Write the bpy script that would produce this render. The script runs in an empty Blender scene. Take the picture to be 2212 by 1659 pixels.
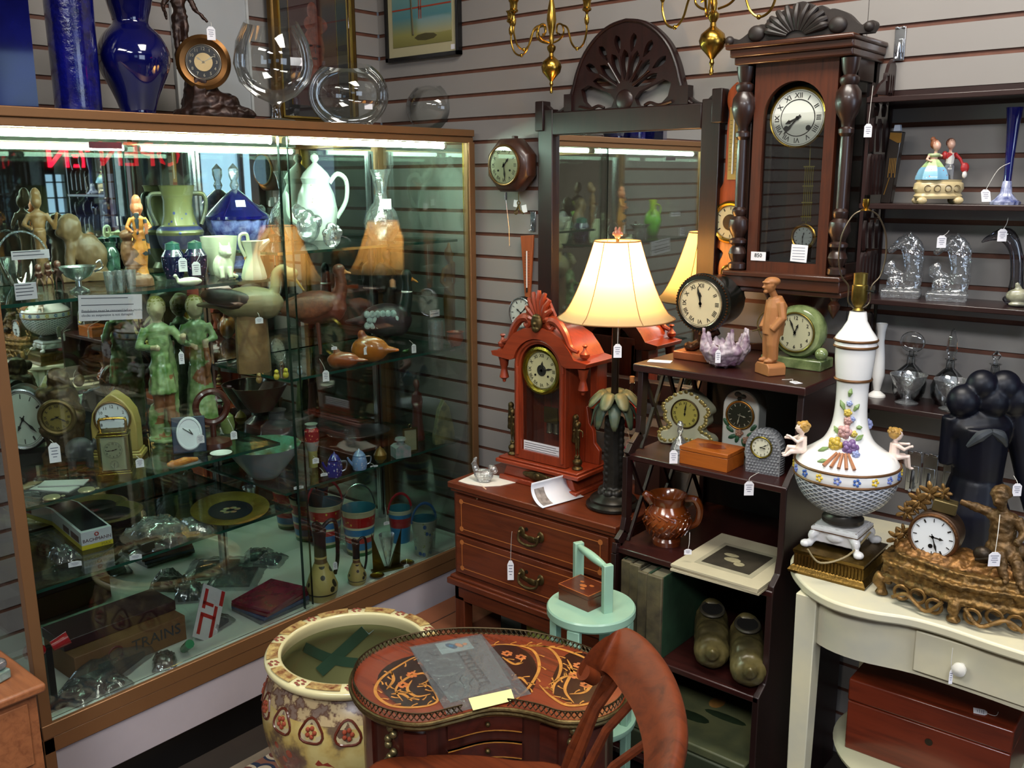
import bpy, math, random
from mathutils import Vector, Matrix, noise, kdtree
random.seed(7)
S = bpy.context.scene
COL = S.collection
PI = math.pi
# ---------------------------------------------------------------- camera
CAM = Vector((2.6492, -2.402, 1.6)); YAW, PITCH, ROLL, FPX = 0.70162, 0.21635, -0.00607, 2014.6
fw = Vector((-math.sin(YAW)*math.cos(PITCH), math.cos(YAW)*math.cos(PITCH), -math.sin(PITCH)))
r0 = Vector((math.cos(YAW), math.sin(YAW), 0)); u0 = r0.cross(fw)
cr, sr = math.cos(ROLL), math.sin(ROLL)
RT = cr*r0 + sr*u0; UP = -sr*r0 + cr*u0
cd = bpy.data.cameras.new('camera'); co = bpy.data.objects.new('camera', cd); COL.objects.link(co)
cd.sensor_fit = 'HORIZONTAL'; cd.sensor_width = 36; cd.lens = 36*FPX/2212; cd.clip_start = .02
mm = Matrix((RT, UP, -fw)).transposed().to_4x4(); mm.translation = CAM; co.matrix_world = mm
S.camera = co
# ---------------------------------------------------------------- world, exposure, area lights
w = bpy.data.worlds.new('world'); S.world = w; w.use_nodes = True
w.node_tree.nodes['Background'].inputs[0].default_value = (.55, .6, .7, 1)
w.node_tree.nodes['Background'].inputs[1].default_value = .1
S.view_settings.view_transform = 'Standard'; S.view_settings.look = 'None'
S.view_settings.gamma = 1; S.view_settings.use_curve_mapping = False
S.view_settings.exposure = 0.0
S.cycles.use_denoising = True; S.cycles.transparent_max_bounces = 24; S.cycles.max_bounces = 7; S.cycles.adaptive_threshold = .02
S.cycles.sample_clamp_indirect = 6; S.cycles.caustics_reflective = False; S.cycles.caustics_refractive = False
def area(name, loc, rot, sx, sy, power, col):
    l = bpy.data.lights.new(name, 'AREA'); l.shape = 'RECTANGLE'; l.size = sx; l.size_y = sy; l.energy = power; l.color = col
    o = bpy.data.objects.new(name, l); COL.objects.link(o); o.location = loc; o.rotation_euler = rot; return o
# the shop's ceiling panels, one added fill lamp, and daylight from the entrance side
area('ceiling_and_fill_light', (3.3, -3.5, 2.86), (0, 0, 0), 1.2, .6, 105, (.88, .92, 1.0))  # fill lamp added for frontal light, hung at ceiling height
area('ceiling_and_fill_light', (2.0, -1.0, 2.86), (0, 0, 0), 1.2, .6, 46, (1.0, .95, .86))
area('ceiling_and_fill_light', (4.0, -1.6, 2.86), (0, 0, 0), 1.2, .6, 26, (.95, .95, 1.0))
area('ceiling_and_fill_light', (1.5, -3.3, 2.86), (0, 0, 0), 1.2, .6, 44, (1.0, .95, .88))
area('entrance_daylight', (5.55, -1.4, 1.6), (PI/2, 0, PI/2), 1.6, 1.4, 20, (.74, .84, 1.0))
# ---------------------------------------------------------------- pixel -> point helpers
def ray(px, py): return fw*FPX + RT*(px-1106) - UP*(py-829.5)
def on(ax, v, px, py):
    d = ray(px, py); t = (v-CAM[ax])/d[ax]; return CAM + d*t
def at_x(px, py, x): return on(0, x, px, py)
def at_y(px, py, y): return on(1, y, px, py)
def at_z(px, py, z): return on(2, z, px, py)
def dep(p): return (Vector(p)-CAM).dot(fw)
def sz(px, p): return px*dep(p)/FPX
# ---------------------------------------------------------------- materials
MATS = {}
def lin(c):
    if isinstance(c, str):
        c = c.lstrip('#'); c = [int(c[i:i+2], 16)/255 for i in (0, 2, 4)]
        c = [x/12.92 if x <= .04045 else ((x+.055)/1.055)**2.4 for x in c]
    return (c[0], c[1], c[2], 1)
def new_mat(name):
    m = bpy.data.materials.new(name); m.use_nodes = True; t = m.node_tree; b = t.nodes['Principled BSDF']
    return m, t, b
def coords(t, kind='Object', scale=(1, 1, 1), rot=(0, 0, 0)):
    tc = t.nodes.new('ShaderNodeTexCoord'); mp = t.nodes.new('ShaderNodeMapping')
    mp.inputs['Scale'].default_value = scale; mp.inputs['Rotation'].default_value = rot
    t.links.new(tc.outputs[kind], mp.inputs[0]); return mp.outputs[0]
def noise_n(t, vec, scale, detail=4, rough=.55, dist=0):
    n = t.nodes.new('ShaderNodeTexNoise'); n.inputs['Scale'].default_value = scale; n.inputs['Detail'].default_value = detail
    n.inputs['Roughness'].default_value = rough; n.inputs['Distortion'].default_value = dist
    t.links.new(vec, n.inputs['Vector']); return n.outputs['Fac']
def ramp(t, fac, stops, interp='LINEAR'):
    r = t.nodes.new('ShaderNodeValToRGB'); r.color_ramp.interpolation = interp
    e = r.color_ramp.elements
    while len(e) < len(stops): e.new(.5)
    for i, (p, c) in enumerate(stops): e[i].position = p; e[i].color = lin(c)
    t.links.new(fac, r.inputs[0]); return r.outputs[0]
def bump(t, b, h, strength, dist=.002):
    n = t.nodes.new('ShaderNodeBump'); n.inputs['Strength'].default_value = strength; n.inputs['Distance'].default_value = dist
    t.links.new(h, n.inputs['Height'])
    if b: t.links.new(n.outputs[0], b.inputs['Normal'])
    return n.outputs[0]
def dark(c, k):
    c = lin(c); return (c[0]*k, c[1]*k, c[2]*k)
def mixc(t, fac, a, b_):
    m = t.nodes.new('ShaderNodeMix'); m.data_type = 'RGBA'
    if isinstance(fac, float): m.inputs[0].default_value = fac
    else: t.links.new(fac, m.inputs[0])
    for s, v in ((6, a), (7, b_)):
        if isinstance(v, (str, tuple)): m.inputs[s].default_value = lin(v)
        else: t.links.new(v, m.inputs[s])
    return m.outputs[2]
def math_n(t, op, a, b_=None):
    m = t.nodes.new('ShaderNodeMath'); m.operation = op
    for i, v in enumerate((a, b_)):
        if v is None: continue
        if isinstance(v, (int, float)): m.inputs[i].default_value = v
        else: t.links.new(v, m.inputs[i])
    return m.outputs[0]
def mat(c, rough=.5, metal=0., var=.25, vs=14, bmp=0., bs=60, coat=0., c2=None, spec=.5, emit=None, es=0, sss=0):
    key = ('m', str(c), rough, metal, var, vs, bmp, bs, coat, str(c2), spec, str(emit), es)
    if key in MATS: return MATS[key]
    m, t, b = new_mat('surface'); b.inputs['Roughness'].default_value = rough; b.inputs['Metallic'].default_value = metal
    b.inputs['Coat Weight'].default_value = coat; b.inputs['Coat Roughness'].default_value = .08
    b.inputs['Specular IOR Level'].default_value = spec
    v = coords(t)
    if var or c2:
        f = noise_n(t, v, vs)
        col = ramp(t, f, [(.32, c2 if c2 else dark(c, 1-var)), (.68, c)]); t.links.new(col, b.inputs['Base Color'])
    else: b.inputs['Base Color'].default_value = lin(c)
    if bmp: bump(t, b, noise_n(t, v, bs, 5), bmp)
    if emit: b.inputs['Emission Color'].default_value = lin(emit); b.inputs['Emission Strength'].default_value = es
    MATS[key] = m; return m
def wood(c1, c2, rough=.35, scale=1., axis=0, coat=.3, bmp=.08):
    key = ('w', c1, c2, rough, scale, axis, coat)
    if key in MATS: return MATS[key]
    m, t, b = new_mat('wood'); b.inputs['Roughness'].default_value = rough; b.inputs['Coat Weight'].default_value = coat
    b.inputs['Coat Roughness'].default_value = .15
    sc = [22*scale]*3; sc[axis] = 1.8*scale
    v = coords(t, scale=sc); f = noise_n(t, v, 3.2, 8, .62, .6); f2 = noise_n(t, coords(t), 5, 2)
    fa = math_n(t, 'ADD', math_n(t, 'MULTIPLY', f, .72), math_n(t, 'MULTIPLY', f2, .28))
    col = ramp(t, fa, [(.3, c1), (.52, c2), (.72, dark(c2, 1.25))]); t.links.new(col, b.inputs['Base Color'])
    bump(t, b, f, bmp, .001); MATS[key] = m; return m
def glass(tint=(.93, .97, .95), refl=.04, edge=.9, rough=.0, bmp=0, bs=40, frost=0.0, fcol=(1, 1, 1), blend=.25):
    """thin clear glass: light passes straight through, the rest mirrors by angle"""
    key = ('g', tint, refl, edge, rough, bmp, bs, frost, fcol, blend)
    if key in MATS: return MATS[key]
    m, t, b = new_mat('clear_glass'); N = t.nodes; L = t.links
    N.remove(b); out = N['Material Output']
    tr = N.new('ShaderNodeBsdfTransparent'); tr.inputs[0].default_value = (*tint, 1)
    gl = N.new('ShaderNodeBsdfGlossy'); gl.inputs['Roughness'].default_value = rough; gl.inputs[0].default_value = (1, 1, 1, 1)
    lw = N.new('ShaderNodeLayerWeight'); lw.inputs[0].default_value = blend
    if bmp:
        nb = bump(t, None, noise_n(t, coords(t), bs, 3), bmp, .003); L.new(nb, gl.inputs['Normal']); L.new(nb, lw.inputs['Normal'])
    f = math_n(t, 'ADD', math_n(t, 'MULTIPLY', lw.outputs['Fresnel'], edge), refl)
    f = math_n(t, 'MINIMUM', f, .97)
    mx = N.new('ShaderNodeMixShader'); L.new(f, mx.inputs[0]); L.new(tr.outputs[0], mx.inputs[1]); L.new(gl.outputs[0], mx.inputs[2])
    last = mx.outputs[0]
    if frost:
        df = N.new('ShaderNodeBsdfDiffuse'); df.inputs[0].default_value = (*fcol, 1)
        m2 = N.new('ShaderNodeMixShader'); m2.inputs[0].default_value = frost
        L.new(last, m2.inputs[1]); L.new(df.outputs[0], m2.inputs[2]); last = m2.outputs[0]
    L.new(last, out.inputs[0]); MATS[key] = m; return m
def crystal(tint=(.9, .93, .95), bs=55, refl=.12, bmp=.9): return glass(tint, refl, .9, .03, bmp, bs, .05, (.9, .93, .95), .35)
def glow(c, s):
    m, t, b = new_mat('light_source'); b.inputs['Base Color'].default_value = lin(c)
    b.inputs['Emission Color'].default_value = lin(c); b.inputs['Emission Strength'].default_value = s; return m
def bands(stops, lo, hi, rough=.4, metal=0, axis=2, coat=.2, bmp=0, bs=50, interp='CONSTANT', over=None):
    """colour bands along one local axis between lo and hi; over = (colour, scale, threshold) adds painted spots"""
    m, t, b = new_mat('painted_bands'); b.inputs['Roughness'].default_value = rough; b.inputs['Metallic'].default_value = metal
    b.inputs['Coat Weight'].default_value = coat
    v = coords(t); sp = t.nodes.new('ShaderNodeSeparateXYZ'); t.links.new(v, sp.inputs[0])
    f = math_n(t, 'DIVIDE', math_n(t, 'SUBTRACT', sp.outputs[axis], lo), hi-lo)
    col = ramp(t, f, stops, interp)
    for o in (over or []):
        vo = t.nodes.new('ShaderNodeTexVoronoi'); vo.inputs['Scale'].default_value = o[1]; t.links.new(v, vo.inputs['Vector'])
        fa = math_n(t, 'LESS_THAN', vo.outputs['Distance'], o[2])
        if len(o) > 3:
            fa = math_n(t, 'MULTIPLY', fa, math_n(t, 'MULTIPLY', math_n(t, 'GREATER_THAN', f, o[3]), math_n(t, 'LESS_THAN', f, o[4])))
        col = mixc(t, fa, col, o[0])
    t.links.new(col, b.inputs['Base Color'])
    if bmp: bump(t, b, noise_n(t, v, bs, 4), bmp)
    return m
# ---------------------------------------------------------------- mesh builder
def rotm(rx=0, ry=0, rz=0): return (Matrix.Rotation(rz, 4, 'Z') @ Matrix.Rotation(ry, 4, 'Y') @ Matrix.Rotation(rx, 4, 'X'))
def tr(x=0, y=0, z=0, rx=0, ry=0, rz=0, s=1): return Matrix.Translation((x, y, z)) @ rotm(rx, ry, rz) @ Matrix.Scale(s, 4)
def spl(pts, n=6, closed=False):
    """Catmull-Rom through the points"""
    P = [Vector(p) for p in pts]; out = []; N = len(P)
    rng = range(N if closed else N-1)
    for i in rng:
        if closed: a, b, c, d = P[(i-1) % N], P[i], P[(i+1) % N], P[(i+2) % N]
        else: a, b, c, d = P[max(i-1, 0)], P[i], P[i+1], P[min(i+2, N-1)]
        for k in range(n):
            s = k/n; out.append(.5*((2*b)+(c-a)*s+(2*a-5*b+4*c-d)*s*s+(3*b-3*c+d-a)*s**3))
    if not closed: out.append(P[-1])
    return out
TXT = {}
TMP = bpy.data.scenes.new('scratch')
def bake(data):
    """evaluated mesh of a curve, text or modified object, worked out in a scratch scene"""
    o = data if isinstance(data, bpy.types.Object) else bpy.data.objects.new('t', data)
    TMP.collection.objects.link(o); vl = TMP.view_layers[0]; vl.update()
    me = bpy.data.meshes.new_from_object(o.evaluated_get(vl.depsgraph)); bpy.data.objects.remove(o); return me
def font_mesh(s, size, ex, align='CENTER'):
    k = (s, size, ex, align)
    if k not in TXT:
        cu = bpy.data.curves.new('t', 'FONT'); cu.body = s; cu.size = size; cu.extrude = ex; cu.align_x = align; cu.align_y = 'CENTER'; cu.resolution_u = 2
        me = bake(cu)
        TXT[k] = ([v.co.copy() for v in me.vertices], [list(p.vertices) for p in me.polygons])
        bpy.data.curves.remove(cu); bpy.data.meshes.remove(me)
    return TXT[k]
class M:
    def __init__(s): s.v = []; s.f = []; s.mi = []; s.T = Matrix.Identity(4); s.k = 0
    def add(s, vs, fs):
        o = len(s.v); T = s.T
        s.v += [T @ Vector(v) for v in vs]; s.f += [[i+o for i in f] for f in fs]; s.mi += [s.k]*len(fs); return s
    def box(s, x0, x1, y0, y1, z0, z1):
        return s.add([(x0,y0,z0),(x1,y0,z0),(x1,y1,z0),(x0,y1,z0),(x0,y0,z1),(x1,y0,z1),(x1,y1,z1),(x0,y1,z1)],
            [(0,3,2,1),(4,5,6,7),(0,1,5,4),(1,2,6,5),(2,3,7,6),(3,0,4,7)])
    def cbox(s, c, d, rz=0, rx=0, ry=0):
        T = s.T; s.T = T @ tr(*c, rx=rx, ry=ry, rz=rz); s.box(-d[0]/2, d[0]/2, -d[1]/2, d[1]/2, -d[2]/2, d[2]/2); s.T = T; return s
    def lathe(s, prof, n=32, c=(0, 0, 0), sx=1, sy=1, flute=None, a0=0, a1=2*PI, cap=True):
        vs = []; fs = []; full = abs(a1-a0-2*PI) < 1e-6; nn = n if full else n+1
        for (r, z) in prof:
            for i in range(nn):
                a = a0+(a1-a0)*i/n; rr = r*(flute(a, z) if flute else 1)
                vs.append((c[0]+rr*sx*math.cos(a), c[1]+rr*sy*math.sin(a), c[2]+z))
        for j in range(len(prof)-1):
            for i in range(n):
                k = (i+1) % nn; fs.append((j*nn+i, j*nn+k, (j+1)*nn+k, (j+1)*nn+i))
        if full and cap:
            if prof[0][0] > 1e-6: fs.append(tuple(range(n-1, -1, -1)))
            if prof[-1][0] > 1e-6: fs.append(tuple(range((len(prof)-1)*n, len(prof)*n)))
        return s.add(vs, fs)
    def shell(s, prof, t, n=32, c=(0, 0, 0), sx=1, sy=1, flute=None):
        """open vessel: outer profile bottom to top, wall thickness t"""
        inn = [(max(r-t, .0005), z+(t if i == 0 else 0)) for i, (r, z) in enumerate(prof)][::-1]
        p = [(0.0001, prof[0][1])]+list(prof)+inn+[(0.0001, inn[-1][1])]
        return s.lathe(p, n, c, sx, sy, flute)
    def tube(s, pts, r, n=8, cap=True, flat=1.0):
        P = [Vector(p) for p in pts]; N = len(P); R = r if isinstance(r, (list, tuple)) else [r]*N
        if len(R) != N:
            R = [R[0]+(R[-1]-R[0])*i/(N-1) if len(R) == 2 else R[min(int(i/(N-1)*(len(R)-1)), len(R)-2)] + (R[min(int(i/(N-1)*(len(R)-1)), len(R)-2)+1]-R[min(int(i/(N-1)*(len(R)-1)), len(R)-2)])*(i/(N-1)*(len(R)-1)-min(int(i/(N-1)*(len(R)-1)), len(R)-2)) for i in range(N)]
        t0 = (P[1]-P[0]).normalized(); up = Vector((0, 0, 1)) if abs(t0.z) < .9 else Vector((0, 1, 0))
        nrm = t0.cross(up).normalized(); vs = []; fs = []
        for i in range(N):
            t = (P[min(i+1, N-1)]-P[max(i-1, 0)]).normalized()
            nrm = (nrm - t*nrm.dot(t)); nrm = nrm.normalized() if nrm.length > 1e-6 else t.orthogonal().normalized()
            bn = t.cross(nrm)
            for k in range(n):
                a = 2*PI*k/n; vs.append(P[i]+(nrm*math.cos(a)+bn*math.sin(a)*flat)*R[i])
        for i in range(N-1):
            for k in range(n):
                q = (k+1) % n; fs.append((i*n+k, i*n+q, (i+1)*n+q, (i+1)*n+k))
        if cap: fs.append(tuple(range(n-1, -1, -1))); fs.append(tuple(range((N-1)*n, N*n)))
        return s.add(vs, fs)
    def cyl(s, p0, p1, r, r1=None, n=20): return s.tube([p0, p1], [r, r if r1 is None else r1], n)
    def ball(s, c, r, n=16, m=10, T=None):
        if not isinstance(r, (tuple, list)): r = (r, r, r)
        T0 = s.T; s.T = T0 @ Matrix.Translation(c) @ (T if T else Matrix.Identity(4))
        vs = [(0, 0, -r[2])]; fs = []
        for j in range(1, m):
            a = -PI/2+PI*j/m
            for i in range(n): vs.append((r[0]*math.cos(a)*math.cos(2*PI*i/n), r[1]*math.cos(a)*math.sin(2*PI*i/n), r[2]*math.sin(a)))
        vs.append((0, 0, r[2])); L = len(vs)-1
        for i in range(n):
            k = (i+1) % n; fs.append((0, 1+k, 1+i)); fs.append((L, 1+(m-2)*n+i, 1+(m-2)*n+k))
            for j in range(m-2): fs.append((1+j*n+i, 1+j*n+k, 1+(j+1)*n+k, 1+(j+1)*n+i))
        s.add(vs, fs); s.T = T0; return s
    def prism(s, poly, y0, y1):
        """outline in the x-z plane, pushed through y"""
        n = len(poly); vs = [(p[0], y0, p[1]) for p in poly]+[(p[0], y1, p[1]) for p in poly]
        return s.add(vs, [tuple(range(n)), tuple(range(2*n-1, n-1, -1))]+[(i, i+n, (i+1) % n+n, (i+1) % n) for i in range(n)])
    def slab(s, poly, z0, z1):
        n = len(poly); vs = [(p[0], p[1], z0) for p in poly]+[(p[0], p[1], z1) for p in poly]
        return s.add(vs, [tuple(range(n-1, -1, -1)), tuple(range(n, 2*n))]+[(i, (i+1) % n, (i+1) % n+n, i+n) for i in range(n)])
    def ring(s, c, R, r, n=40, m=8, plane='xz', sq=1):
        pts = []
        vs = []; fs = []
        for i in range(n):
            a = 2*PI*i/n
            for k in range(m):
                b = 2*PI*k/m; d = R+r*math.cos(b); h = r*math.sin(b)*sq
                if plane == 'xz': vs.append((c[0]+d*math.cos(a), c[1]+h, c[2]+d*math.sin(a)))
                else: vs.append((c[0]+d*math.cos(a), c[1]+d*math.sin(a), c[2]+h))
        for i in range(n):
            for k in range(m):
                fs.append((i*m+k, i*m+(k+1) % m, ((i+1) % n)*m+(k+1) % m, ((i+1) % n)*m+k))
        return s.add(vs, fs)
    def disc(s, c, R, t, n=40, sx=1, sz=1):
        return s.prism([(c[0]+R*sx*math.cos(2*PI*i/n), c[2]+R*sz*math.sin(2*PI*i/n)) for i in range(n)], c[1]-t, c[1])
    def fret(s, loops, y0, y1):
        """pierced board: closed outlines in x-z, inner ones are holes"""
        cu = bpy.data.curves.new('f', 'CURVE'); cu.dimensions = '2D'; cu.fill_mode = 'BOTH'; cu.extrude = abs(y1-y0)/2
        for lp in loops:
            sp = cu.splines.new('POLY'); sp.points.add(len(lp)-1); sp.use_cyclic_u = True
            for q, p in zip(sp.points, lp): q.co = (p[0], p[1], 0, 1)
        me = bake(cu)
        s.add([(v.co.x, (y0+y1)/2-v.co.z, v.co.y) for v in me.vertices], [list(p.vertices) for p in me.polygons])
        bpy.data.curves.remove(cu); bpy.data.meshes.remove(me); return s
    def text(s, st, size, c, rx=PI/2, rz=0, ex=.0004, align='CENTER', ry=0):
        vs, fs = font_mesh(st, size, ex, align); T = s.T
        s.T = T @ tr(*c) @ Matrix.Rotation(rz, 4, 'Z') @ Matrix.Rotation(rx, 4, 'X') @ Matrix.Rotation(ry, 4, 'Z')
        s.add(vs, fs); s.T = T; return s
    def mesh(s, name='m', smooth=35):
        me = bpy.data.meshes.new(name); me.from_pydata(s.v, [], s.f); me.validate()
        if len(me.polygons) == len(s.mi): me.polygons.foreach_set('material_index', s.mi)
        me.update()
        import bmesh
        b = bmesh.new(); b.from_mesh(me); bmesh.ops.recalc_face_normals(b, faces=b.faces); b.to_mesh(me); b.free()
        if smooth:
            me.polygons.foreach_set('use_smooth', [True]*len(me.polygons)); me.set_sharp_from_angle(angle=math.radians(smooth))
        return me
def tag_(o, label=None, cat=None, group=None, kind=None):
    if label: o['label'] = label
    if cat: o['category'] = cat
    if group: o['group'] = group
    if kind: o['kind'] = kind
    return o
def thing(name, label, cat, loc=(0, 0, 0), rz=0, group=None):
    o = bpy.data.objects.new(name, None); COL.objects.link(o); o.location = loc; o.rotation_euler = (0, 0, rz); o.empty_display_size = .05
    return tag_(o, label, cat, group)
def part(name, m, mats, parent=None, label=None, bev=0, smooth=35, segs=2, sub=0):
    me = m.mesh(name, smooth) if isinstance(m, M) else m
    for x in (mats if isinstance(mats, (list, tuple)) else [mats]): me.materials.append(x)
    o = bpy.data.objects.new(name, me); COL.objects.link(o)
    if parent: o.parent = parent
    if label: o['label'] = label
    if bev:
        b = o.modifiers.new('bevel', 'BEVEL'); b.width = bev; b.segments = segs; b.limit_method = 'ANGLE'; b.angle_limit = math.radians(40); b.harden_normals = False
    if sub: q = o.modifiers.new('sub', 'SUBSURF'); q.levels = sub; q.render_levels = sub
    return o
def solo(name, m, mats, label, cat, loc=(0, 0, 0), rz=0, group=None, **k):
    o = part(name, m, mats, None, None, **k); o.location = loc; o.rotation_euler = (0, 0, rz); return tag_(o, label, cat, group)
def struct(name, m, mats, parent=None, **k):
    o = part(name, m, mats, parent, **k)
    if not parent: o['kind'] = 'structure'
    return o
def clone(o, parent=None):
    c = o.copy(); COL.objects.link(c); c.parent = parent
    for ch in list(o.children): clone(ch, c)
    return c
def organic(m, vox=.003, it=2, rough=0, rscale=30):
    """melt the primitives of m into one continuous skin; faces keep the material of the nearest primitive"""
    me = bpy.data.meshes.new('o'); me.from_pydata(m.v, [], m.f); me.update()
    o = bpy.data.objects.new('o', me)
    r = o.modifiers.new('r', 'REMESH'); r.mode = 'VOXEL'; r.voxel_size = vox
    if it: q = o.modifiers.new('s', 'SMOOTH'); q.iterations = it; q.factor = .5
    out = bake(o)
    if rough:
        n = len(out.vertices); no = [0.0]*(3*n); co_ = [0.0]*(3*n)
        out.vertices.foreach_get('co', co_); out.vertex_normals.foreach_get('vector', no); nz = noise.noise
        for i in range(0, 3*n, 3):
            p = Vector(co_[i:i+3]); d = rough*(nz(p*rscale)+.5*nz(p*rscale*2.3))
            co_[i] += no[i]*d; co_[i+1] += no[i+1]*d; co_[i+2] += no[i+2]*d
        out.vertices.foreach_set('co', co_)
    if max(m.mi) > 0:
        kd = kdtree.KDTree(len(m.f))
        for i, f in enumerate(m.f):
            c = Vector((0, 0, 0))
            for k in f: c += m.v[k]
            kd.insert(c/len(f), i)
        kd.balance()
        for p in out.polygons: p.material_index = m.mi[kd.find(p.center)[1]]
    out.polygons.foreach_set('use_smooth', [True]*len(out.polygons)); out.update()
    bpy.data.meshes.remove(me); return out
# ---------------------------------------------------------------- shared materials
BRASS = mat('#b8913f', .25, 1, .3, 30); GILT = mat('#a8803c', .35, .9, .5, 40, .3, 120); STEEL = mat('#c9ccd0', .22, 1, .1)
ANTBR = mat('#6b5936', .42, .85, .5, 60, .4, 150); DKBRZ = mat('#3d3226', .4, .6, .5, 40, .3, 120)
MAHOG = wood('#190807', '#2e100d', .36, coat=.15); MAHOGX = wood('#120605', '#210c0a', .4, 1, 2, .1); CHERRY = wood('#5e2512', '#8a3c1e', .35, 1, 0)
WALNUT = wood('#1f120d', '#3a2117', .4, 1, 2); WALNUTX = wood('#1f120d', '#3a2117', .4, 1, 0)
TAGC = mat('#e9e6ea', .7, 0, .04); STRING = mat('#d8d4cc', .8, 0, .1); PAPER = mat('#e8e4da', .7, 0, .06, 20)
INK = mat('#17130f', .5, 0, 0); BLUEINK = mat('#4b4f66', .7, 0, 0); CREAM = mat('#e9e3c0', .45, 0, .08, 30); WHITE = mat('#eceae6', .3, 0, .04, coat=.4)
PORC = mat('#f0eeea', .18, 0, .03, coat=.6); CLEAR = glass(); BLACK = mat('#0c0b0c', .35, 0, .2)
# ---------------------------------------------------------------- small builders used all over
ROM = ['XII', 'I', 'II', 'III', 'IIII', 'V', 'VI', 'VII', 'VIII', 'IX', 'X', 'XI']
def dial(par, c, R, tm=(10, 10), style='roman', face=CREAM, ink=INK, bez=None, bw=.1, holes=False, glassy=False, numk=1., sx=1, y=None):
    cx, cy, cz = c
    m = M(); m.disc((cx, cy, cz), R, .0015, sx=sx); d = part('dial', m, face, par)
    m = M()
    for i in range(12):
        a = PI/2-i*PI/6; rr = R*(.78 if style != 'bars' else .82)
        x, z = cx+rr*math.cos(a)*sx, cz+rr*math.sin(a)
        if style == 'roman': m.text(ROM[i], R*.26*numk, (x, cy-.0022, z), ex=.0003, ry=a-PI/2)
        elif style == 'arabic': m.text(str(i or 12), R*.27*numk, (x, cy-.0022, z), ex=.0003)
        else: m.cbox((x, cy-.002, z), (R*(.07 if i % 3 == 2 else .035), .001, R*.17), ry=-(a-PI/2))
    m.ring((cx, cy-.0016, cz), R*.95, R*.008, 48, 4)
    part('numerals', m, ink, d)
    if holes:
        m = M(); [m.disc((cx+sg*R*.42*sx, cy-.0016, cz-R*.28), R*.06, .0012, 16) for sg in (-1, 1)]; part('winding_hole', m, BLACK, d)
    h, mi = tm
    for nm, ang, ln, wd in (('hour_hand', (h % 12+mi/60)*PI/6, .5, .06), ('minute_hand', mi*PI/30, .76, .045)):
        a = PI/2-ang; m = M(); dx, dz = math.cos(a), math.sin(a)
        pts = [(-.15, -wd*.4), (-.15, wd*.4), (.3, wd*.5), (ln*.62, wd*1.3), (ln, 0), (ln*.62, -wd*1.3), (.3, -wd*.5)]
        m.prism([(cx+R*(p*dx-q*dz)*sx, cz+R*(p*dz+q*dx)) for p, q in pts], cy-.0042, cy-.0032)
        m.disc((cx, cy-.003, cz), R*.07, .0015, 12); part(nm, m, ink, par)
    if bez:
        m = M(); m.ring((cx, cy-.002, cz), R*(1+bw/2), R*bw*.6, 48, 8); part('bezel', m, bez, par)
    if glassy:
        m = M(); m.disc((cx, cy-.006, cz), R*.99, .001); part('glass', m, glass((.97, .98, .97), .03), par)
NTAG = 0
def price_tag(p, label, w=.018, h=.028, hang=None, rz=None, lean=0, group='white paper price tags on strings', flat=False, cat='price tag', card=TAGC):
    """p = middle of the card, hang = list of string points from the knot to the card hole"""
    rz = YAW if rz is None else rz
    t = thing('price_tag', label, cat, p, rz, group)
    m = M(); hw, hh = w/2, h/2
    poly = [(-hw, -hh), (hw, -hh), (hw, hh*.62), (hw*.45, hh), (-hw*.45, hh), (-hw, hh*.62)]
    if flat: m.slab(poly, .0005, .0012)
    else: m.T = rotm(lean); m.prism(poly, -.0004, .0004)
    c = part('card', m, card, t)
    m = M()
    for k, l in enumerate((.7, .5, .6, .35)):
        z = hh*.45-k*hh*.3
        if flat: m.box(-hw*l, hw*l, z, z+hh*.07, .0012, .0014)
        else: m.T = rotm(lean); m.box(-hw*l, hw*l, -.0007, -.0004, z, z+hh*.07)
    part('handwriting', m, BLUEINK, c)
    m = M()
    if flat: m.T = Matrix.Identity(4); m.tube(spl([(0, hh*.9, .001), (w*.4, hh*1.6, .003), (w*.1, hh*2.3, .001), (-w*.6, hh*2.6, .001)], 4), .0006, 5)
    else:
        top = rotm(lean) @ Vector((0, 0, hh*.82)); q = [(0, 0, 0)]
        pts = [Vector(x)-Vector(p) for x in (hang or [Vector(p)+Vector((0, 0, h*1.4))])]
        R = Matrix.Rotation(-rz, 4, 'Z'); pts = [R @ v for v in pts]
        if len(pts) == 1: pts = [pts[0], pts[0]*.5+top*.5+Vector((w*.08, -.0015, 0)), top]
        else: pts = pts+[top]
        m.tube(spl(pts, 5), .0006, 5)
    part('string', m, STRING, t); return t
def sticker(m, par, c, w, h, rz=0, label=None): pass
# ================================================================= the room
GROOVE = mat('#6a4030', .6, 0, .35, 20)
PANEL = mat('#8f8a86', .55, 0, .05, 5)
def slatwall(name, length, T, seams=(), ztop=2.9):
    m = M(); m.T = T; g = 2.1030
    while g < ztop-.09: g += .0762
    zs = []
    while g > .02: zs.append(g); g -= .0762
    edges = [ztop]+[z for z in zs]+[0]
    for i in range(len(edges)-1):
        hi = edges[i]-(.006 if i else 0); lo = edges[i+1]+(.006 if i < len(edges)-2 else 0)
        cuts = [0]+[s for s in seams]+[length]
        for a, b in zip(cuts, cuts[1:]): m.box(a+(.0008 if a else 0), b-(.0008 if b < length else 0), 0, .005, lo, hi)
    m.k = 1; m.box(0, length, .005, .05, 0, ztop)
    return struct(name, m, [PANEL, GROOVE], smooth=0)
p1, p2 = at_y(1268, 10, 0).x, at_y(1877, 10, 0).x
slatwall('wall_back', 2.25, Matrix.Identity(4), (p1, p2))
slatwall('wall_left', 6.0, Matrix.Translation((0, -6, 0)) @ Matrix.Rotation(PI/2, 4, 'Z'))
fl = M(); fl.box(-.05, 5.7, -6.05, 3.6, -.05, 0); struct('floor', fl, mat('#3a322c', .6, 0, .4, 3, .1), smooth=0)
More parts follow.
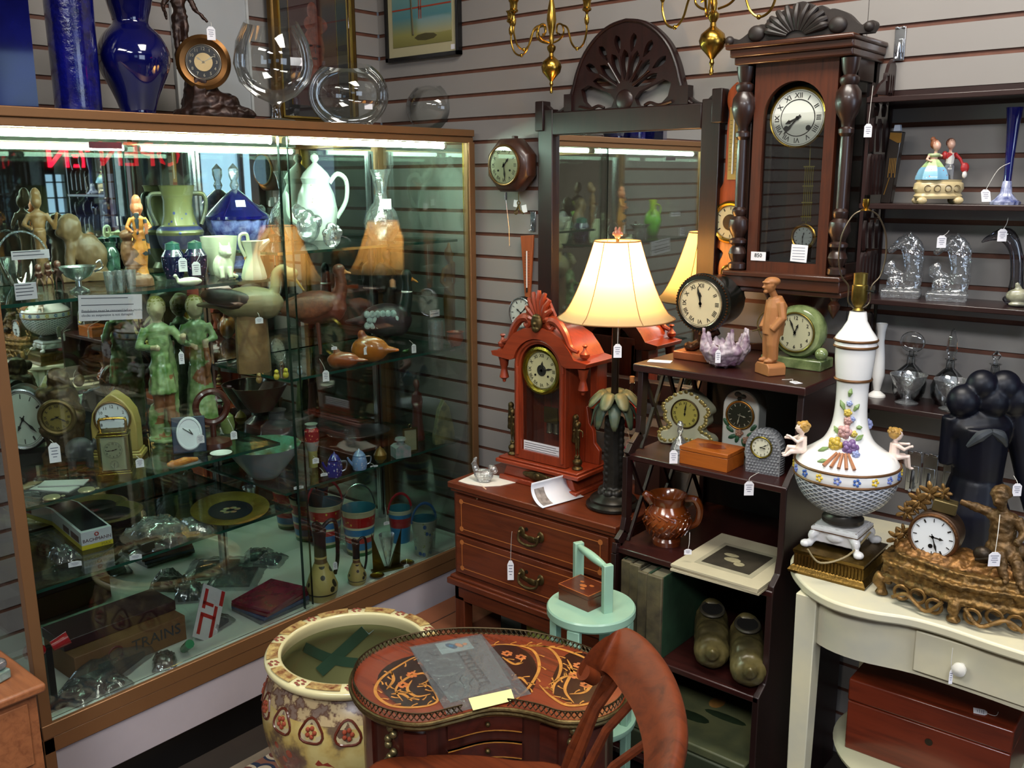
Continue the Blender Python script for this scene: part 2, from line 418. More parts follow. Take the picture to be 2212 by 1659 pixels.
ce = M(); ce.box(-.05, 5.7, -6.05, 3.6, 2.9, 2.95); struct('ceiling', ce, mat('#a9a7a2', .8, 0, .05), smooth=0)
wf = M(); wf.box(-.05, 5.7, -6.05, -6, 0, 2.9); struct('wall_front', wf, mat('#7b6d5e', .7, 0, .2, 2), smooth=0)
we = M(); we.box(2.19, 5.7, 3.6, 3.65, 0, 2.9); struct('wall_entrance', we, mat('#4a4038', .7, 0, .2, 2), smooth=0)
wp = M(); wp.box(2.19, 2.25, .05, 3.6, 0, 2.9); struct('wall_partition', wp, mat('#6d6a68', .7, 0, .1, 2), smooth=0)
# storefront wall on the right with window openings
wn = [(-3.7, -2.7, 1.3, 2.2), (-2.2, -.6, .9, 2.3), (1.18, 1.42, 1.2, 1.72), (2.62, 3.22, 1.55, 2.15)]
m = M(); ys = sorted({-6.05, 3.65} | {a for q in wn for a in q[:2]})
for a, b in zip(ys, ys[1:]):
    q = [q for q in wn if q[0] <= a and b <= q[1]]
    if q: m.box(5.6, 5.7, a, b, 0, q[0][2]); m.box(5.6, 5.7, a, b, q[0][3], 2.9)
    else: m.box(5.6, 5.7, a, b, 0, 2.9)
struct('wall_right', m, mat('#2e2723', .6, 0, .3, 3), smooth=0)
SKY = glow('#a9c9ec', 1.1)
for i, (a, b, c, d) in enumerate(wn):
    t = thing('window_%d' % (i+1), None, None, (5.6, (a+b)/2, c)); t['kind'] = 'structure'; h = d-c; w_ = (b-a)/2
    m = M(); m.box(-.01, .05, -w_, -w_+.04, 0, h); m.box(-.01, .05, w_-.04, w_, 0, h); m.box(-.01, .05, -w_, w_, 0, .04); m.box(-.01, .05, -w_, w_, h-.04, h)
    if i < 2: m.box(0, .04, -.02, .02, 0, h)
    if i == 2:
        for k in range(4): m.box(0, .02, -w_, w_, h*k/4, h*k/4+.012)
        m.box(0, .02, -.01, .01, 0, h)
    part('window_frame', m, BLACK, t, smooth=0)
    m = M(); m.box(.06, .07, -w_, w_, 0, h); part('daylit_pane', m, SKY, t, smooth=0)
# neon sign in the storefront, seen mirrored in the case back
t = thing('neon_sign', 'red neon sign reading OPEN mirrored in the back of the display case', 'sign', (5.5, 1.55, 1.80))
m = M(); m.box(.01, .03, -.36, .36, -.14, .14); part('backing', m, BLACK, t)
m = M(); m.text('OPEN', .27, (0, 0, 0), rz=-PI/2, ex=.008); part('neon_letters', m, glow('#ff1430', 5), t)
# ceiling lights (their panels, the last one added around the fill lamp; the area lamps sit just below)
for (x, y, wh) in ((2.0, -1.0, "above the middle of the shop"), (4.0, -1.6, "above the shop entrance side"), (1.5, -3.3, "at the rear left of the shop"), (3.3, -3.5, "added behind the camera as fill")):
    t = thing('ceiling_light', 'recessed fluorescent ceiling panel %s' % wh, 'ceiling light', (x, y, 2.88), 0)
    m = M(); m.box(-.63, .63, -.33, .33, -.005, .015); part('frame', m, WHITE, t, smooth=0)
    m = M(); m.box(-.6, .6, -.3, .3, -.008, -.005); part('diffuser', m, glow('#fff6e6', 1.2), t, smooth=0)
# rug on the floor
rm, rt, rb = new_mat('woven_rug'); rb.inputs['Roughness'].default_value = .95
v = coords(rt); vo = rt.nodes.new('ShaderNodeTexVoronoi'); vo.inputs['Scale'].default_value = 16; rt.links.new(v, vo.inputs[0])
rt.links.new(ramp(rt, vo.outputs['Distance'], [(0, '#6d3a30'), (.35, '#cbb79a'), (.5, '#2b3348'), (.62, '#8a5a48')], 'CONSTANT'), rb.inputs['Base Color'])
q = M(); q.box(.03, .58, 0, .85, 0, .008); q.k = 1; q.box(0, .03, 0, .88, 0, .008); q.box(.03, .58, .85, .88, 0, .008)
solo('area_rug', q, [rm, mat('#8f7f6a', .9)], 'patterned oriental rug with cream and rust border on the floor before the display case', 'rug', (.56, -1.5, 0), .0, smooth=0)
# ================================================================= display case
AL = mat('#8c6542', .38, .55, .12, 3, .05, 200); ALD = mat('#4a3a24', .35, .8, .2, 5)
MIRROR, mt_, mb_ = new_mat('silvered_mirror'); mb_.inputs['Metallic'].default_value = 1; mb_.inputs['Roughness'].default_value = .015; mb_.inputs['Base Color'].default_value = (.80, .86, .82, 1)
PANE = glass((.95, .985, .965), .028, .75); SHELF = glass((.90, .96, .93), .045, .7)
EDGE = mat('#1f4a3e', .1, 0, .2, 20, coat=.5)
XF = .488; Y0, Y1 = -1.60, -.03
case = thing('display_case', 'tall gold-framed glass showcase with mirrored back and lit glass shelves along the left wall', 'display case', (.25, -.815, 0))
def cp(name, m, mt, par=None, **k):
    m.v = [v-Vector((.25, -.815, 0)) for v in m.v]; return part(name, m, mt, par or case, **k)
m = M(); m.box(.04, XF-.05, Y0+.03, Y1-.03, 0, .126); cp('kick_board', m, BLACK, smooth=0)
m = M(); m.box(.02, XF-.006, Y0+.008, Y1, .126, .245); cp('base_panel', m, mat('#a9a1a6', .5, 0, .05), bev=.002)
m = M(); m.box(.012, XF, Y0, Y1, .245, .285); m.box(XF-.012, XF+.002, Y0, Y1, .285, .322); m.box(.012, XF, Y0, Y0+.012, .285, .322); m.box(.02, XF-.02, Y0+.02, Y1-.01, .285, .30)
cp('bottom_rail', m, AL, bev=.002)
m = M(); m.box(.02, XF-.014, Y0+.014, Y1-.004, .3005, .306); cp('deck', m, mat('#cfd4cc', .5, 0, .04))
m = M(); m.box(XF-.03, XF, Y0, Y1, 1.738, 1.76); m.box(XF-.036, XF-.006, Y0+.002, Y1, 1.718, 1.738)
m.box(.012, XF-.03, Y0, Y0+.03, 1.718, 1.76); m.box(.012, XF-.03, Y1-.03, Y1, 1.718, 1.76); m.box(.012, .04, Y0, Y1, 1.718, 1.76)
cp('top_rail', m, AL, bev=.002)
m = M(); m.box(.02, XF-.03, Y0+.02, Y1-.02, 1.742, 1.757); cp('top_board', m, mat('#9a9c90', .5, 0, .1))
for (x, y) in ((XF-.027, Y0), (XF-.027, Y1-.027), (.012, Y0), (.012, Y1-.027)):
    m = M(); m.box(x, x+.027, y, y+.027, .126 if x > .1 else .285, 1.72)
    if x > .1 and y > -1: 
        m.k = 1; m.box(x-.010, x-.0005, y+.004, y+.02, .30, 1.72)
    cp('corner_post', m, [AL, BRASS], bev=.0015)
m = M(); m.box(.012, .020, Y0+.02, Y1-.02, .306, 1.72); cp('mirror_back', m, MIRROR, label='silvered mirror back', smooth=0)
m = M(); m.box(.468, .472, Y0+.02, -.775, .325, 1.735); cp('sliding_door', m, PANE, smooth=0)
m = M(); m.box(.477, .481, -.81, Y1-.02, .325, 1.735); cp('sliding_door', m, PANE, smooth=0)
for y in (Y0+.006, Y1-.010):
    m = M(); m.box(.035, XF-.02, y, y+.004, .32, 1.72); cp('end_glass', m, PANE, smooth=0)
m = M(); m.box(.47, .4795, -.8105, -.8085, .33, 1.72); m.box(.4665, .473, -.7765, -.7745, .33, 1.72); cp('door_edge', m, mat('#12231c', .2, 0, 0), smooth=0)
SH = dict(s1l=(1.330, -1.575, -.985), s1r=(1.400, -.80, -.06), s2r=(1.03, -.785, -.06), s3l=(.850, -1.575, -.83), s3r=(.690, -.82, -.06), s4l=(.640, -1.575, -.80), s15=(1.375, -1.0, -.80))
SH['s1l'] = (1.330, -1.575, -.83); SH.pop('s15')
for k, (z, a, b) in SH.items():
    m = M(); m.box(.03, .43, a, b, z-.008, z); m.k = 0
    mm_ = M(); v = [v for v in m.v]
    mm_.v = v; mm_.f = m.f; mm_.mi = [0, 0, 1, 1, 1, 1]; cp('glass_shelf', mm_, [SHELF, EDGE], smooth=0)
for y in (-.085, -.79, -1.55):
    m = M(); m.box(.0205, .03, y-.012, y+.012, .306, 1.7); m.k = 1; m.box(.0301, .0305, y-.003, y+.003, .32, 1.69); cp('shelf_standard', m, [STEEL, BLACK], smooth=0)
for k, (z, a, b) in SH.items():
    for y in (a+.03, b-.03):
        m = M(); m.prism([(.03, z-.03), (.03, z-.009), (.33, z-.009), (.33, z-.014)], y-.002, y+.002); cp('bracket', m, STEEL, smooth=0)
TUBEM = glow('#dcffea', 150)
for (a, b) in ((-1.57, -.80), (-.74, -.12)):
    m = M(); m.cyl((.425, a, 1.708), (.425, b, 1.708), .0085); tb = cp('fluorescent_tube', m, TUBEM)
    m = M(); m.cyl((.425, a-.012, 1.708), (.425, a, 1.708), .011); m.cyl((.425, b, 1.708), (.425, b+.012, 1.708), .011); m.box(.41, .455, a-.01, b+.01, 1.7225, 1.74); cp('tube_holder', m, WHITE, tb)
m = M(); m.box(.4735, .4765, -1.335, -1.255, 1.675, 1.69); cp('case_lock', m, STEEL)
# ================================================================= furniture
def wpart(name, m, mats, par, **k):
    """mesh given in world coordinates, parented to a thing"""
    r = par
    while r.parent: r = r.parent
    T = (Matrix.Translation(r.location) @ Matrix.Rotation(r.rotation_euler[2], 4, 'Z')).inverted()
    m.v = [T @ v for v in m.v]; return part(name, m, mats, par, **k)
def stroke(m, pts, w, z0, z1, plane='xy'):
    """a flat ribbon along the points (inlay, lattice bars)"""
    P = [Vector((p[0], p[1])) for p in pts]; N = len(P); Wd = w if isinstance(w, (list, tuple)) else [w]*N
    if len(Wd) != N: Wd = [Wd[0]+(Wd[-1]-Wd[0])*i/(N-1) if len(Wd) == 2 else (Wd[1]*math.sin(PI*i/(N-1))+Wd[0]) for i in range(N)]
    L, R = [], []
    for i in range(N):
        t = (P[min(i+1, N-1)]-P[max(i-1, 0)]); t = t.normalized() if t.length else Vector((1, 0)); n = Vector((-t.y, t.x))
        L.append(P[i]+n*Wd[i]/2); R.append(P[i]-n*Wd[i]/2)
    vs = []; fs = []
    for i in range(N):
        for q in (L[i], R[i]):
            for z in (z0, z1): vs.append((q.x, q.y, z) if plane == 'xy' else (q.x, z, q.y))
    for i in range(N-1):
        a = i*4; b = a+4
        fs += [(a, a+2, b+2, b), (a+1, b+1, b+3, a+3), (a, b, b+1, a+1), (a+2, a+3, b+3, b+2)]
    fs += [(0, 1, 3, 2), ((N-1)*4, (N-1)*4+2, (N-1)*4+3, (N-1)*4+1)]; m.add(vs, fs)
def pull(par, c, mt, k=1.0):
    """cast bail pull with leafy backplate on a drawer front facing -y"""
    x, y, z = c; m = M()
    for s in (-1, 1):
        m.ball((x+s*.034*k, y-.004, z+.008), (.012*k, .004, .016*k), 10, 6); m.ball((x+s*.022*k, y-.004, z-.004), (.012*k, .003, .008*k), 8, 5)
        m.ball((x+s*.034*k, y-.012, z+.012), (.005, .008, .005), 8, 6)
    m.ball((x, y-.003, z-.008), (.022*k, .003, .01*k), 10, 6)
    b = part('backplate', m, mt, par)
    m = M(); m.tube(spl([(x-.034*k, y-.018, z+.01), (x-.03*k, y-.022, z-.012), (x, y-.024, z-.02), (x+.03*k, y-.022, z-.012), (x+.034*k, y-.018, z+.01)], 5), [.0035, .0045, .0035], 8)
    m.ball((x, y-.024, z-.02), (.012*k, .005, .005), 8, 6); part('handle', m, mt, par)
# ---- chest of drawers on stand
t = thing('chest_of_drawers', 'small reddish-brown two-drawer chest on a stand with cast bail pulls, beside the showcase', 'chest of drawers', (1.01, -.22, 0))
CW = wood('#40170a', '#642c14', .38, .8, 0); CWX = wood('#381409', '#582611', .4, .8, 2)
X0, X1, YB, YF = .712-1.01, 1.318-1.01, -.03+.22, -.40+.22
m = M(); m.box(X0-.012, X1+.012, YF-.012, YB, .660, .680); m.box(X0-.005, X1+.005, YF-.005, YB, .648, .660); part('top', m, CW, t, bev=.003)
m = M(); m.box(X0, X1, YF+.006, YB, .36, .648); part('carcass', m, CWX, t, bev=.001)
for i, (a, b) in enumerate(((.515, .642), (.384, .508))):
    m = M(); m.box(X0+.016, X1-.016, YF-.006, YF+.01, a, b); d = part('drawer', m, CW, t, bev=.002)
    m = M(); g = .002
    for (u0, u1, w0, w1) in ((X0+.04, X1-.04, a+.018, a+.018+g), (X0+.04, X1-.04, b-.02, b-.02+g), (X0+.04, X0+.04+g, a+.018, b-.02), (X1-.04-g, X1-.04, a+.018, b-.02)): m.box(u0, u1, YF-.0068, YF-.005, w0, w1)
    for u in (X0+.041, X1-.041):
        for w_ in (a+.019, b-.019): m.disc((u, YF-.0055, w_), .008, .0014, 12)
    part('inlay_line', m, mat('#b36a35', .4, 0, .1), d)
    m = M(); m.disc(((X0+X1)/2, YF-.0055, b-.045), .006, .002, 12); part('keyhole', m, DKBRZ, d)
    pull(d, ((X0+X1)/2+.02, YF-.006, (a+b)/2), ANTBR, 1.05)
m = M(); m.box(X0-.018, X1+.018, YF-.018, YB, .34, .36); m.box(X0-.01, X1+.01, YF-.01, YB, .36, .37); m.box(X0, X1, YF, YF+.02, .285, .34); m.box(X0, X0+.02, YF, YB, .285, .34); m.box(X1-.02, X1, YF, YB, .285, .34); part('stand_frame', m, CW, t, bev=.003)
for x in (X0+.02, X1-.02):
    for y in (YF+.02, YB-.02):
        m = M(); m.box(x-.02, x+.02, y-.02, y+.02, 0, .30); part('leg', m, CWX, t, bev=.003)
# ---- waterfall etagere bookcase
t = thing('bookcase', 'tall dark mahogany waterfall bookcase with lattice sides full of clocks and books', 'bookcase', (1.603, -.2, 0))
EX0, EX1 = 1.384-1.603, 1.822-1.603
sh = [(1.137, -.40, .02), (.909, -.455, .016), (.670, -.50, .016), (.421, -.545, .016), (.13, -.545, .016)]
for i, (z, yf, th) in enumerate(sh):
    o = .012 if i == 0 else 0
    m = M(); m.box(EX0-o+.001, EX1+o-.001, yf+.2-o, .17, z-th, z); part('top' if i == 0 else 'shelf', m, MAHOG, t, bev=.003)
# side outline (y, z) stepping outward; left side pierced with lattice
prof = [(.17, 1.118), (-.19, 1.118), (-.195, 1.0), (-.20, .95), (-.235, .925), (-.255, .905), (-.255, .74), (-.265, .70), (-.295, .68), (-.30, .655), (-.30, .47), (-.31, .44), (-.345, .42), (-.345, .10), (-.33, 0), (.17, 0)]
m = M(); m.T = Matrix.Rotation(PI/2, 4, 'Z') ; m.prism([(y, z) for y, z in prof], -EX1, -(EX1-.016)); part('side_panel', m, MAHOGX, t, bev=.002)
m = M(); m.T = Matrix.Rotation(PI/2, 4, 'Z')
m.prism([(y, z) for y, z in prof if z < .43 or z == 0] if 0 else [(.17, .43), (-.32, .43), (-.345, .42), (-.345, .10), (-.33, 0), (.17, 0)], -EX0-.016, -EX0)
fr = [(p[0], p[1]) for p in prof[:13]]
for a, b in zip(fr[1:], fr[2:]): stroke(m, [a, b], .028, -EX0-.015, -EX0-.001, 'xz')
stroke(m, [(.155, 1.118), (.155, .43)], .03, -EX0-.015, -EX0-.001, 'xz')
part('side_panel', m, MAHOGX, t, bev=.001)
m = M(); m.T = Matrix.Rotation(PI/2, 4, 'Z')
for (zt, zb, yf) in ((1.118, .909, -.19), (.893, .67, -.245), (.654, .43, -.29)):
    n = 3; w_ = (.15-yf)/n
    for i in range(n):
        a = yf+i*w_
        stroke(m, spl([(a, zb), (a+w_*.35, zb+(zt-zb)*.35), (a+w_*.62, zb+(zt-zb)*.6), (a+w_, zt)], 4), .009, -EX0-.012, -EX0-.004, 'xz')
        stroke(m, spl([(a+w_, zb), (a+w_*.65, zb+(zt-zb)*.35), (a+w_*.38, zb+(zt-zb)*.6), (a, zt)], 4), .009, -EX0-.0118, -EX0-.0042, 'xz')
part('lattice', m, MAHOGX, t)
m = M(); m.box(EX0+.016, EX1-.016, .155, .165, 0, 1.118); part('back_panel', m, mat('#0d0504', .6, 0, .2), t)  # near black: the shade of the interior is put into this colour
m = M(); m.prism([(EX0, 1.137), (EX1, 1.137), (EX1, 1.15), (EX0+.3, 1.155), (EX0+.22, 1.165), (EX0+.14, 1.155), (EX0, 1.15)], .155, .168); part('back_rail', m, MAHOG, t, bev=.002)
# ---- white demilune table
t = thing('console_table', 'cream painted console table with bowed top and one drawer at the right', 'table', (2.2, -.35, 0))
WP = mat('#d3caa9', .42, 0, .12, 7, .08, 40, .15, '#bdb9a6')
out = [(1.842, -.12), (1.838, -.30), (1.838, -.43), (1.86, -.50), (1.90, -.555), (1.95, -.60), (2.01, -.625), (2.08, -.622), (2.15, -.600), (2.22, -.598), (2.30, -.608), (2.38, -.612), (2.46, -.60), (2.55, -.60), (2.62, -.57), (2.66, -.50), (2.67, -.40), (2.67, -.10), (2.3, -.085), (1.9, -.085)]
top = [(p.x-2.2, p.y+.35) for p in spl([(a, b, 0) for a, b in out], 4, True)]
m = M(); m.slab(top, .728, .75); part('top', m, WP, t, bev=.005, smooth=50)
ap = [(1.90, -.51), (1.97, -.57), (2.05, -.585), (2.16, -.565), (2.28, -.568), (2.40, -.575), (2.55, -.55)]
m = M(); P = spl([(a-2.2, b+.35, 0) for a, b in ap], 4); stroke(m, [(p.x, p.y) for p in P], .018, .62, .727); m.box(1.895-2.2, 1.913-2.2, -.16, .24, .62, .727); m.box(-.29, .4, .225, .243, .62, .727); part('apron', m, WP, t, smooth=50)
m = M(); P = spl([(a-2.2, b+.35-.012, 0) for a, b in ap[3:6]], 6); stroke(m, [(p.x, p.y) for p in P], .012, .632, .718); d = part('drawer', m, WP, t, bev=.002, smooth=50)
m = M(); m.T = tr(2.25-2.2, -.58+.35-.004, .675, rx=PI/2); m.lathe([(.006, 0), (.005, .01), (.013, .018), (.013, .026), (.004, .031), (0.0001, .031)], 20); part('knob', m, mat('#ddd9ce', .3, 0, .05, coat=.4), d)
for (x, y) in ((1.935, -.565), (1.935, -.135), (2.56, -.535), (2.56, -.135)):
    m = M(); m.T = tr(x-2.2, y+.35, 0); q = [(.017, 0), (.021, .40), (.023, .727)]
    vs = []; 
    for r_, z in q: vs += [(-r_, -r_, z), (r_, -r_, z), (r_, r_, z), (-r_, r_, z)]
    m.add(vs, [(3, 2, 1, 0), (8, 9, 10, 11)]+[(k*4+i, k*4+(i+1) % 4, k*4+4+(i+1) % 4, k*4+4+i) for k in range(2) for i in range(4)]); part('leg', m, WP, t, bev=.002)
# ---- round cream stool with the mahogany box
SC = Vector((2.16, -.36, 0))
t = thing('pedestal_stool', 'round cream painted stool with moulded rim under the console table', 'stool', SC)
m = M(); m.lathe([(0.0001, .305), (.19, .305), (.20, .309), (.202, .315), (.195, .32), (.212, .324), (.214, .332), (.205, .338), (.0001, .338)], 56); part('seat', m, mat('#cfcba8', .4, 0, .08, 8), t)
m = M(); m.lathe([(.16, .0), (.165, .015), (.12, .03), (.05, .05), (.035, .10), (.045, .18), (.03, .26), (.07, .29), (.09, .305)], 32); part('pedestal', m, mat('#cfcba8', .4, 0, .08, 8), t)
BXW = wood('#431509', '#6a2612', .28, .7, 0, .5)
t = thing('wooden_box', 'large lidded mahogany writing box lying on the cream stool under the table', 'box', (2.165, -.35, .338), .02)
m = M(); m.box(-.165, .165, -.125, .125, 0, .118); part('body', m, BXW, t, bev=.003)
m = M(); m.box(-.166, .166, -.126, .126, .120, .172); part('lid', m, BXW, t, bev=.004)
m = M(); m.disc((.01, -.1255, .085), .008, .001, 14); part('keyhole', m, DKBRZ, t)
# ---- mint carrying stand
MINT = mat('#93b8a0', .42, 0, .12, 9, .05, 60, .2)
zt = .58; ST = at_z(1277, 1306, zt); RS = sz(96, ST); U_ = Vector((ST.x, ST.y, 0))
t = thing('plant_stand', 'mint green round two-tier stand with a carrying handle in front of the chest', 'stand', U_)
m = M(); m.lathe([(0.0001, zt-.026), (RS-.005, zt-.026), (RS, zt-.02), (RS, zt-.004), (RS-.003, zt), (.0001, zt)], 56); part('top', m, MINT, t)
m = M(); m.lathe([(0.0001, .27), (RS+.005, .27), (RS+.007, .275), (RS+.007, .286), (.0001, .288)], 48); part('shelf', m, MINT, t)
hp = [at_z(1249, 1268, zt)-U_, at_z(1311, 1322, zt)-U_]; ha = math.atan2(hp[1].y-hp[0].y, hp[1].x-hp[0].x)
for h_ in hp:
    m = M(); m.T = tr(h_.x, h_.y, 0, rz=ha); m.box(-.008, .008, -.0125, .0125, zt-.03, zt+.122); part('handle_post', m, MINT, t, bev=.002)
m = M(); a, b = Vector((hp[0].x, hp[0].y, zt+.112)), Vector((hp[1].x, hp[1].y, zt+.112)); m.tube([a+(b-a)*k/10 for k in range(11)], [.006+.005*math.sin(PI*k/10) for k in range(11)], 12); part('handle', m, MINT, t)
for k in range(4):
    a = .2+k*PI/2; x, y = (RS-.012)*math.cos(a), (RS-.012)*math.sin(a)
    m = M(); m.T = tr(x, y, 0, rz=a); m.box(-.009, .009, -.016, .016, 0, zt-.026); part('leg', m, MINT, t, bev=.002)
BOXI = wood('#38160d', '#5a2513', .3, 1, 0, .5)
ib = thing('inlaid_box', 'small inlaid wooden box with floral marquetry lid on the mint green stand', 'box', (at_z(1262, 1298, zt).x, at_z(1262, 1298, zt).y, zt), -.12)
m = M(); m.T = Matrix.Scale(.8, 4); m.box(-.062, .062, -.05, .05, 0, .038); part('body', m, BOXI, ib, bev=.001)
m = M(); m.T = Matrix.Scale(.8, 4); m.box(-.063, .063, -.051, .051, .039, .052); l = part('lid', m, BOXI, ib, bev=.001)
m = M(); m.T = Matrix.Scale(.8, 4); g = .0018
for (a, b, c, d) in ((-.063, .063, -.051, -.051+g), (-.063, .063, .051-g, .051), (-.063, -.063+g, -.051, .051), (.063-g, .063, -.051, .051)): m.box(a, b, c, d, .0515, .0526)
for (x, y, r_) in ((0, -.005, .012), (.02, .012, .008), (-.022, .014, .007), (.012, -.022, .008)): m.T = tr(x*.8, y*.8, .0418, s=.9); m.lathe([(.0001, 0), (r_, 0), (r_, .0005), (.0001, .0005)], 7, sx=1, sy=.7)
part('marquetry', m, mat('#b9672f', .4, 0, .2, 60), l)
# ---- planter
URN = at_z(765, 1404, .42); URN = Vector((URN.x, URN.y, .008))
um, ut, ub = new_mat('painted_porcelain'); ub.inputs['Roughness'].default_value = .25; ub.inputs['Coat Weight'].default_value = .4
v = coords(ut); sp = ut.nodes.new('ShaderNodeSeparateXYZ'); ut.links.new(v, sp.inputs[0])
n1 = noise_n(ut, v, 7, 5); vo = ut.nodes.new('ShaderNodeTexVoronoi'); vo.inputs['Scale'].default_value = 26; ut.links.new(v, vo.inputs[0])
base = ramp(ut, n1, [(.40, '#c9b878'), (.5, '#b89f5c'), (.56, '#6d5a44'), (.62, '#5c463c'), (.7, '#7b5146')])
base = mixc(ut, math_n(ut, 'MULTIPLY', math_n(ut, 'LESS_THAN', vo.outputs['Distance'], .28), math_n(ut, 'GREATER_THAN', n1, .55)), base, '#8f3f2a')
base = mixc(ut, math_n(ut, 'GREATER_THAN', sp.outputs[2], .335), base, ramp(ut, noise_n(ut, v, 40, 3), [(.42, '#b7a27a'), (.52, '#5d4033'), (.6, '#7d6a5e')]))
ut.links.new(base, ub.inputs['Base Color'])
t = thing('fishbowl_planter', 'large oriental porcelain fishbowl planter painted with landscapes on the floor', 'planter', URN)
R = .222
prof = [(.13, 0), (.135, .01), (.15, .03), (.19, .10), (.225, .18), (.238, .25), (.235, .30), (.222, .345), (.205, .375), (.198, .388)]
inn = [(.188, .388), (.19, .37), (.21, .33), (.222, .26), (.21, .18), (.17, .09), (.12, .05), (.0001, .045)]
pr = [(.0001, 0)]+prof; m = M(); m.lathe([(p.x, p.z) for p in spl([(a, 0, b) for a, b in pr], 3)], 72, cap=False)
m.k = 1; m.lathe([(p.x, p.z) for p in spl([(a, 0, b) for a, b in inn], 3)], 72, cap=False)
part('body', m, [um, mat('#6f7048', .3, 0, .15, 6, coat=.4)], t, smooth=50)
rimc = mat('#d8cf9f', .25, 0, .05, coat=.5)
m = M(); m.lathe([(p.x, p.z) for p in spl([(.198, 0, .388), (.208, 0, .392), (.221, 0, .402), (.225, 0, .412), (.221, 0, .42), (.206, 0, .424), (.186, 0, .424), (.182, 0, .418), (.183, 0, .405), (.188, 0, .388)], 3)], 80, cap=False); rim = part('rim', m, rimc, t, smooth=60)
rmat = mat('#6b2f1c', .35, 0, .5, 60, c2='#c8b070'); rmat2 = mat('#8d5a3a', .35, 0, .3, 80, c2='#d8cf9f')
for k in range(10):
    a = 2*PI*k/10+.2
    m = M(); m.lathe([(.190, .4245), (.218, .4245), (.218, .4255), (.190, .4255)], 8, a0=a-.2, a1=a+.2); part('rim_panel', m, rmat, rim)
    m = M()
    for j in range(6):
        b = a+PI/10+.0; m.ball((.204*math.cos(b)+.010*math.cos(j), .204*math.sin(b)+.010*math.sin(j), .4245), (.006, .004, .0012), 8, 4)
    part('rim_flower', m, mat('#8e4a3a', .4, 0, .3, 90), rim)
def on_body(a, z, d=.0):
    # point on the outer body surface
    for (r1, z1), (r2, z2) in zip(prof, prof[1:]):
        if z1 <= z <= z2: r = r1+(r2-r1)*(z-z1)/(z2-z1); return Vector(((r+d)*math.cos(a), (r+d)*math.sin(a), z))
for k in range(16):
    a = 2*PI*k/16
    q = []; n = 20
    for j in range(n):
        u = 2*PI*j/n; w_ = .030*(1+.12*math.cos(3*u+PI/2)); q.append(on_body(a+w_*math.cos(u)/.235, .318+w_*.95*math.sin(u), .001))
    m = M(); m.tube(q+[q[0]], .0035, 6); b = part('medallion', m, mat('#5f2716', .35, 0, .2, coat=.4), t)
    m = M(); c = on_body(a, .318, .0008); q2 = [on_body(a+(p-.0 if 0 else .85)*0+ (math.atan2(p.y, p.x)-a+PI) % (2*PI)*1-PI if 0 else math.atan2(p.y, p.x), p.z, .0012) if p.z < .38 else p for p in q]
    m.add([c*1.0]+q2, [(0, i+1, (i+1) % n+1) for i in range(n)]); part('medallion_field', m, mat('#b8aa86', .35, 0, .1, 60), b)
    m = M()
    for j in range(5): p = on_body(a+.010*math.cos(j*1.257)/.235*1.0, .318+.010*math.sin(j*1.257), .002); m.ball(p, (.006, .006, .006), 8, 5)
    part('painted_flower', m, mat('#a04a32', .4, 0, .3, 80), b)
m = M(); a0 = -YAW-.35-PI/2+YAW*0
def mount(m, a, z, w_, h):
    q = [on_body(a-w_/.24, z, .0015), on_body(a-w_*.4/.24, z+h*.95, .0015), on_body(a-w_*.1/.24, z+h*.6, .0015), on_body(a+w_*.25/.24, z+h*.8, .0015), on_body(a+w_/.24, z, .0015)]
    m.add(q, [(0, 1, 2), (0, 2, 4), (2, 3, 4)])
va = math.atan2(CAM.y-URN.y, CAM.x-URN.x)
mount(m, va-.35, .225, .035, .03); mount(m, va+1.2, .22, .04, .03); part('painted_mountain', m, mat('#9a3622', .4, 0, .1), t)
# strips of green tape crossed inside the bowl
def on_in(a, z, d=.0015):
    T = [(.188, .388), (.19, .37), (.21, .33), (.222, .26), (.21, .18), (.17, .09)]
    for (r1, z1), (r2, z2) in zip(T, T[1:]):
        if z2 <= z <= z1: r = r1+(r2-r1)*(z-z1)/(z2-z1); return Vector(((r-d)*math.cos(a), (r-d)*math.sin(a), z))
    return Vector(((.17-d)*math.cos(a), (.17-d)*math.sin(a), .09))
TAPE = mat('#2f4a38', .45, 0, .1)
fa = va+PI
def hit_in(px, py):
    for k in range(200):
        p = at_z(px, py, .42-.0015*k)-URN; r = math.hypot(p.x, p.y); q = on_in(0, p.z, 0).x if p.z < .388 else .19
        if p.z < .385 and r >= q-.003: return p
    return p
for (x1, y1, x2, y2, w_) in ((800, 1352, 690, 1452, 12), (658, 1398, 770, 1432, 11)):
    m = M(); N = 10; vs = []
    for i in range(N+1):
        x, y = x1+(x2-x1)*i/N, y1+(y2-y1)*i/N+(8*math.sin(PI*i/N) if w_ == 11 else 0); d = math.hypot(x2-x1, y2-y1)
        for sg in (-1, 1): vs.append(hit_in(x-sg*(y2-y1)/d*w_, y+sg*(x2-x1)/d*w_))
    m.add(vs, [(2*i, 2*i+1, 2*i+3, 2*i+2) for i in range(N)]); part('tape_strip', m, TAPE, t)
m = M()
for k in range(7):
    a = fa+PI*.0+.5-k*.13+PI; m.tube([on_in(fa+.35-.12*k, .10+.01*k, .004), on_in(fa+.28-.12*k, .13+.008*k, .004), on_in(fa+.2-.12*k, .15, .003)], [.006, .008, .003], 6)
part('painted_fish', m, mat('#a5452a', .4, 0, .4, 40), t)
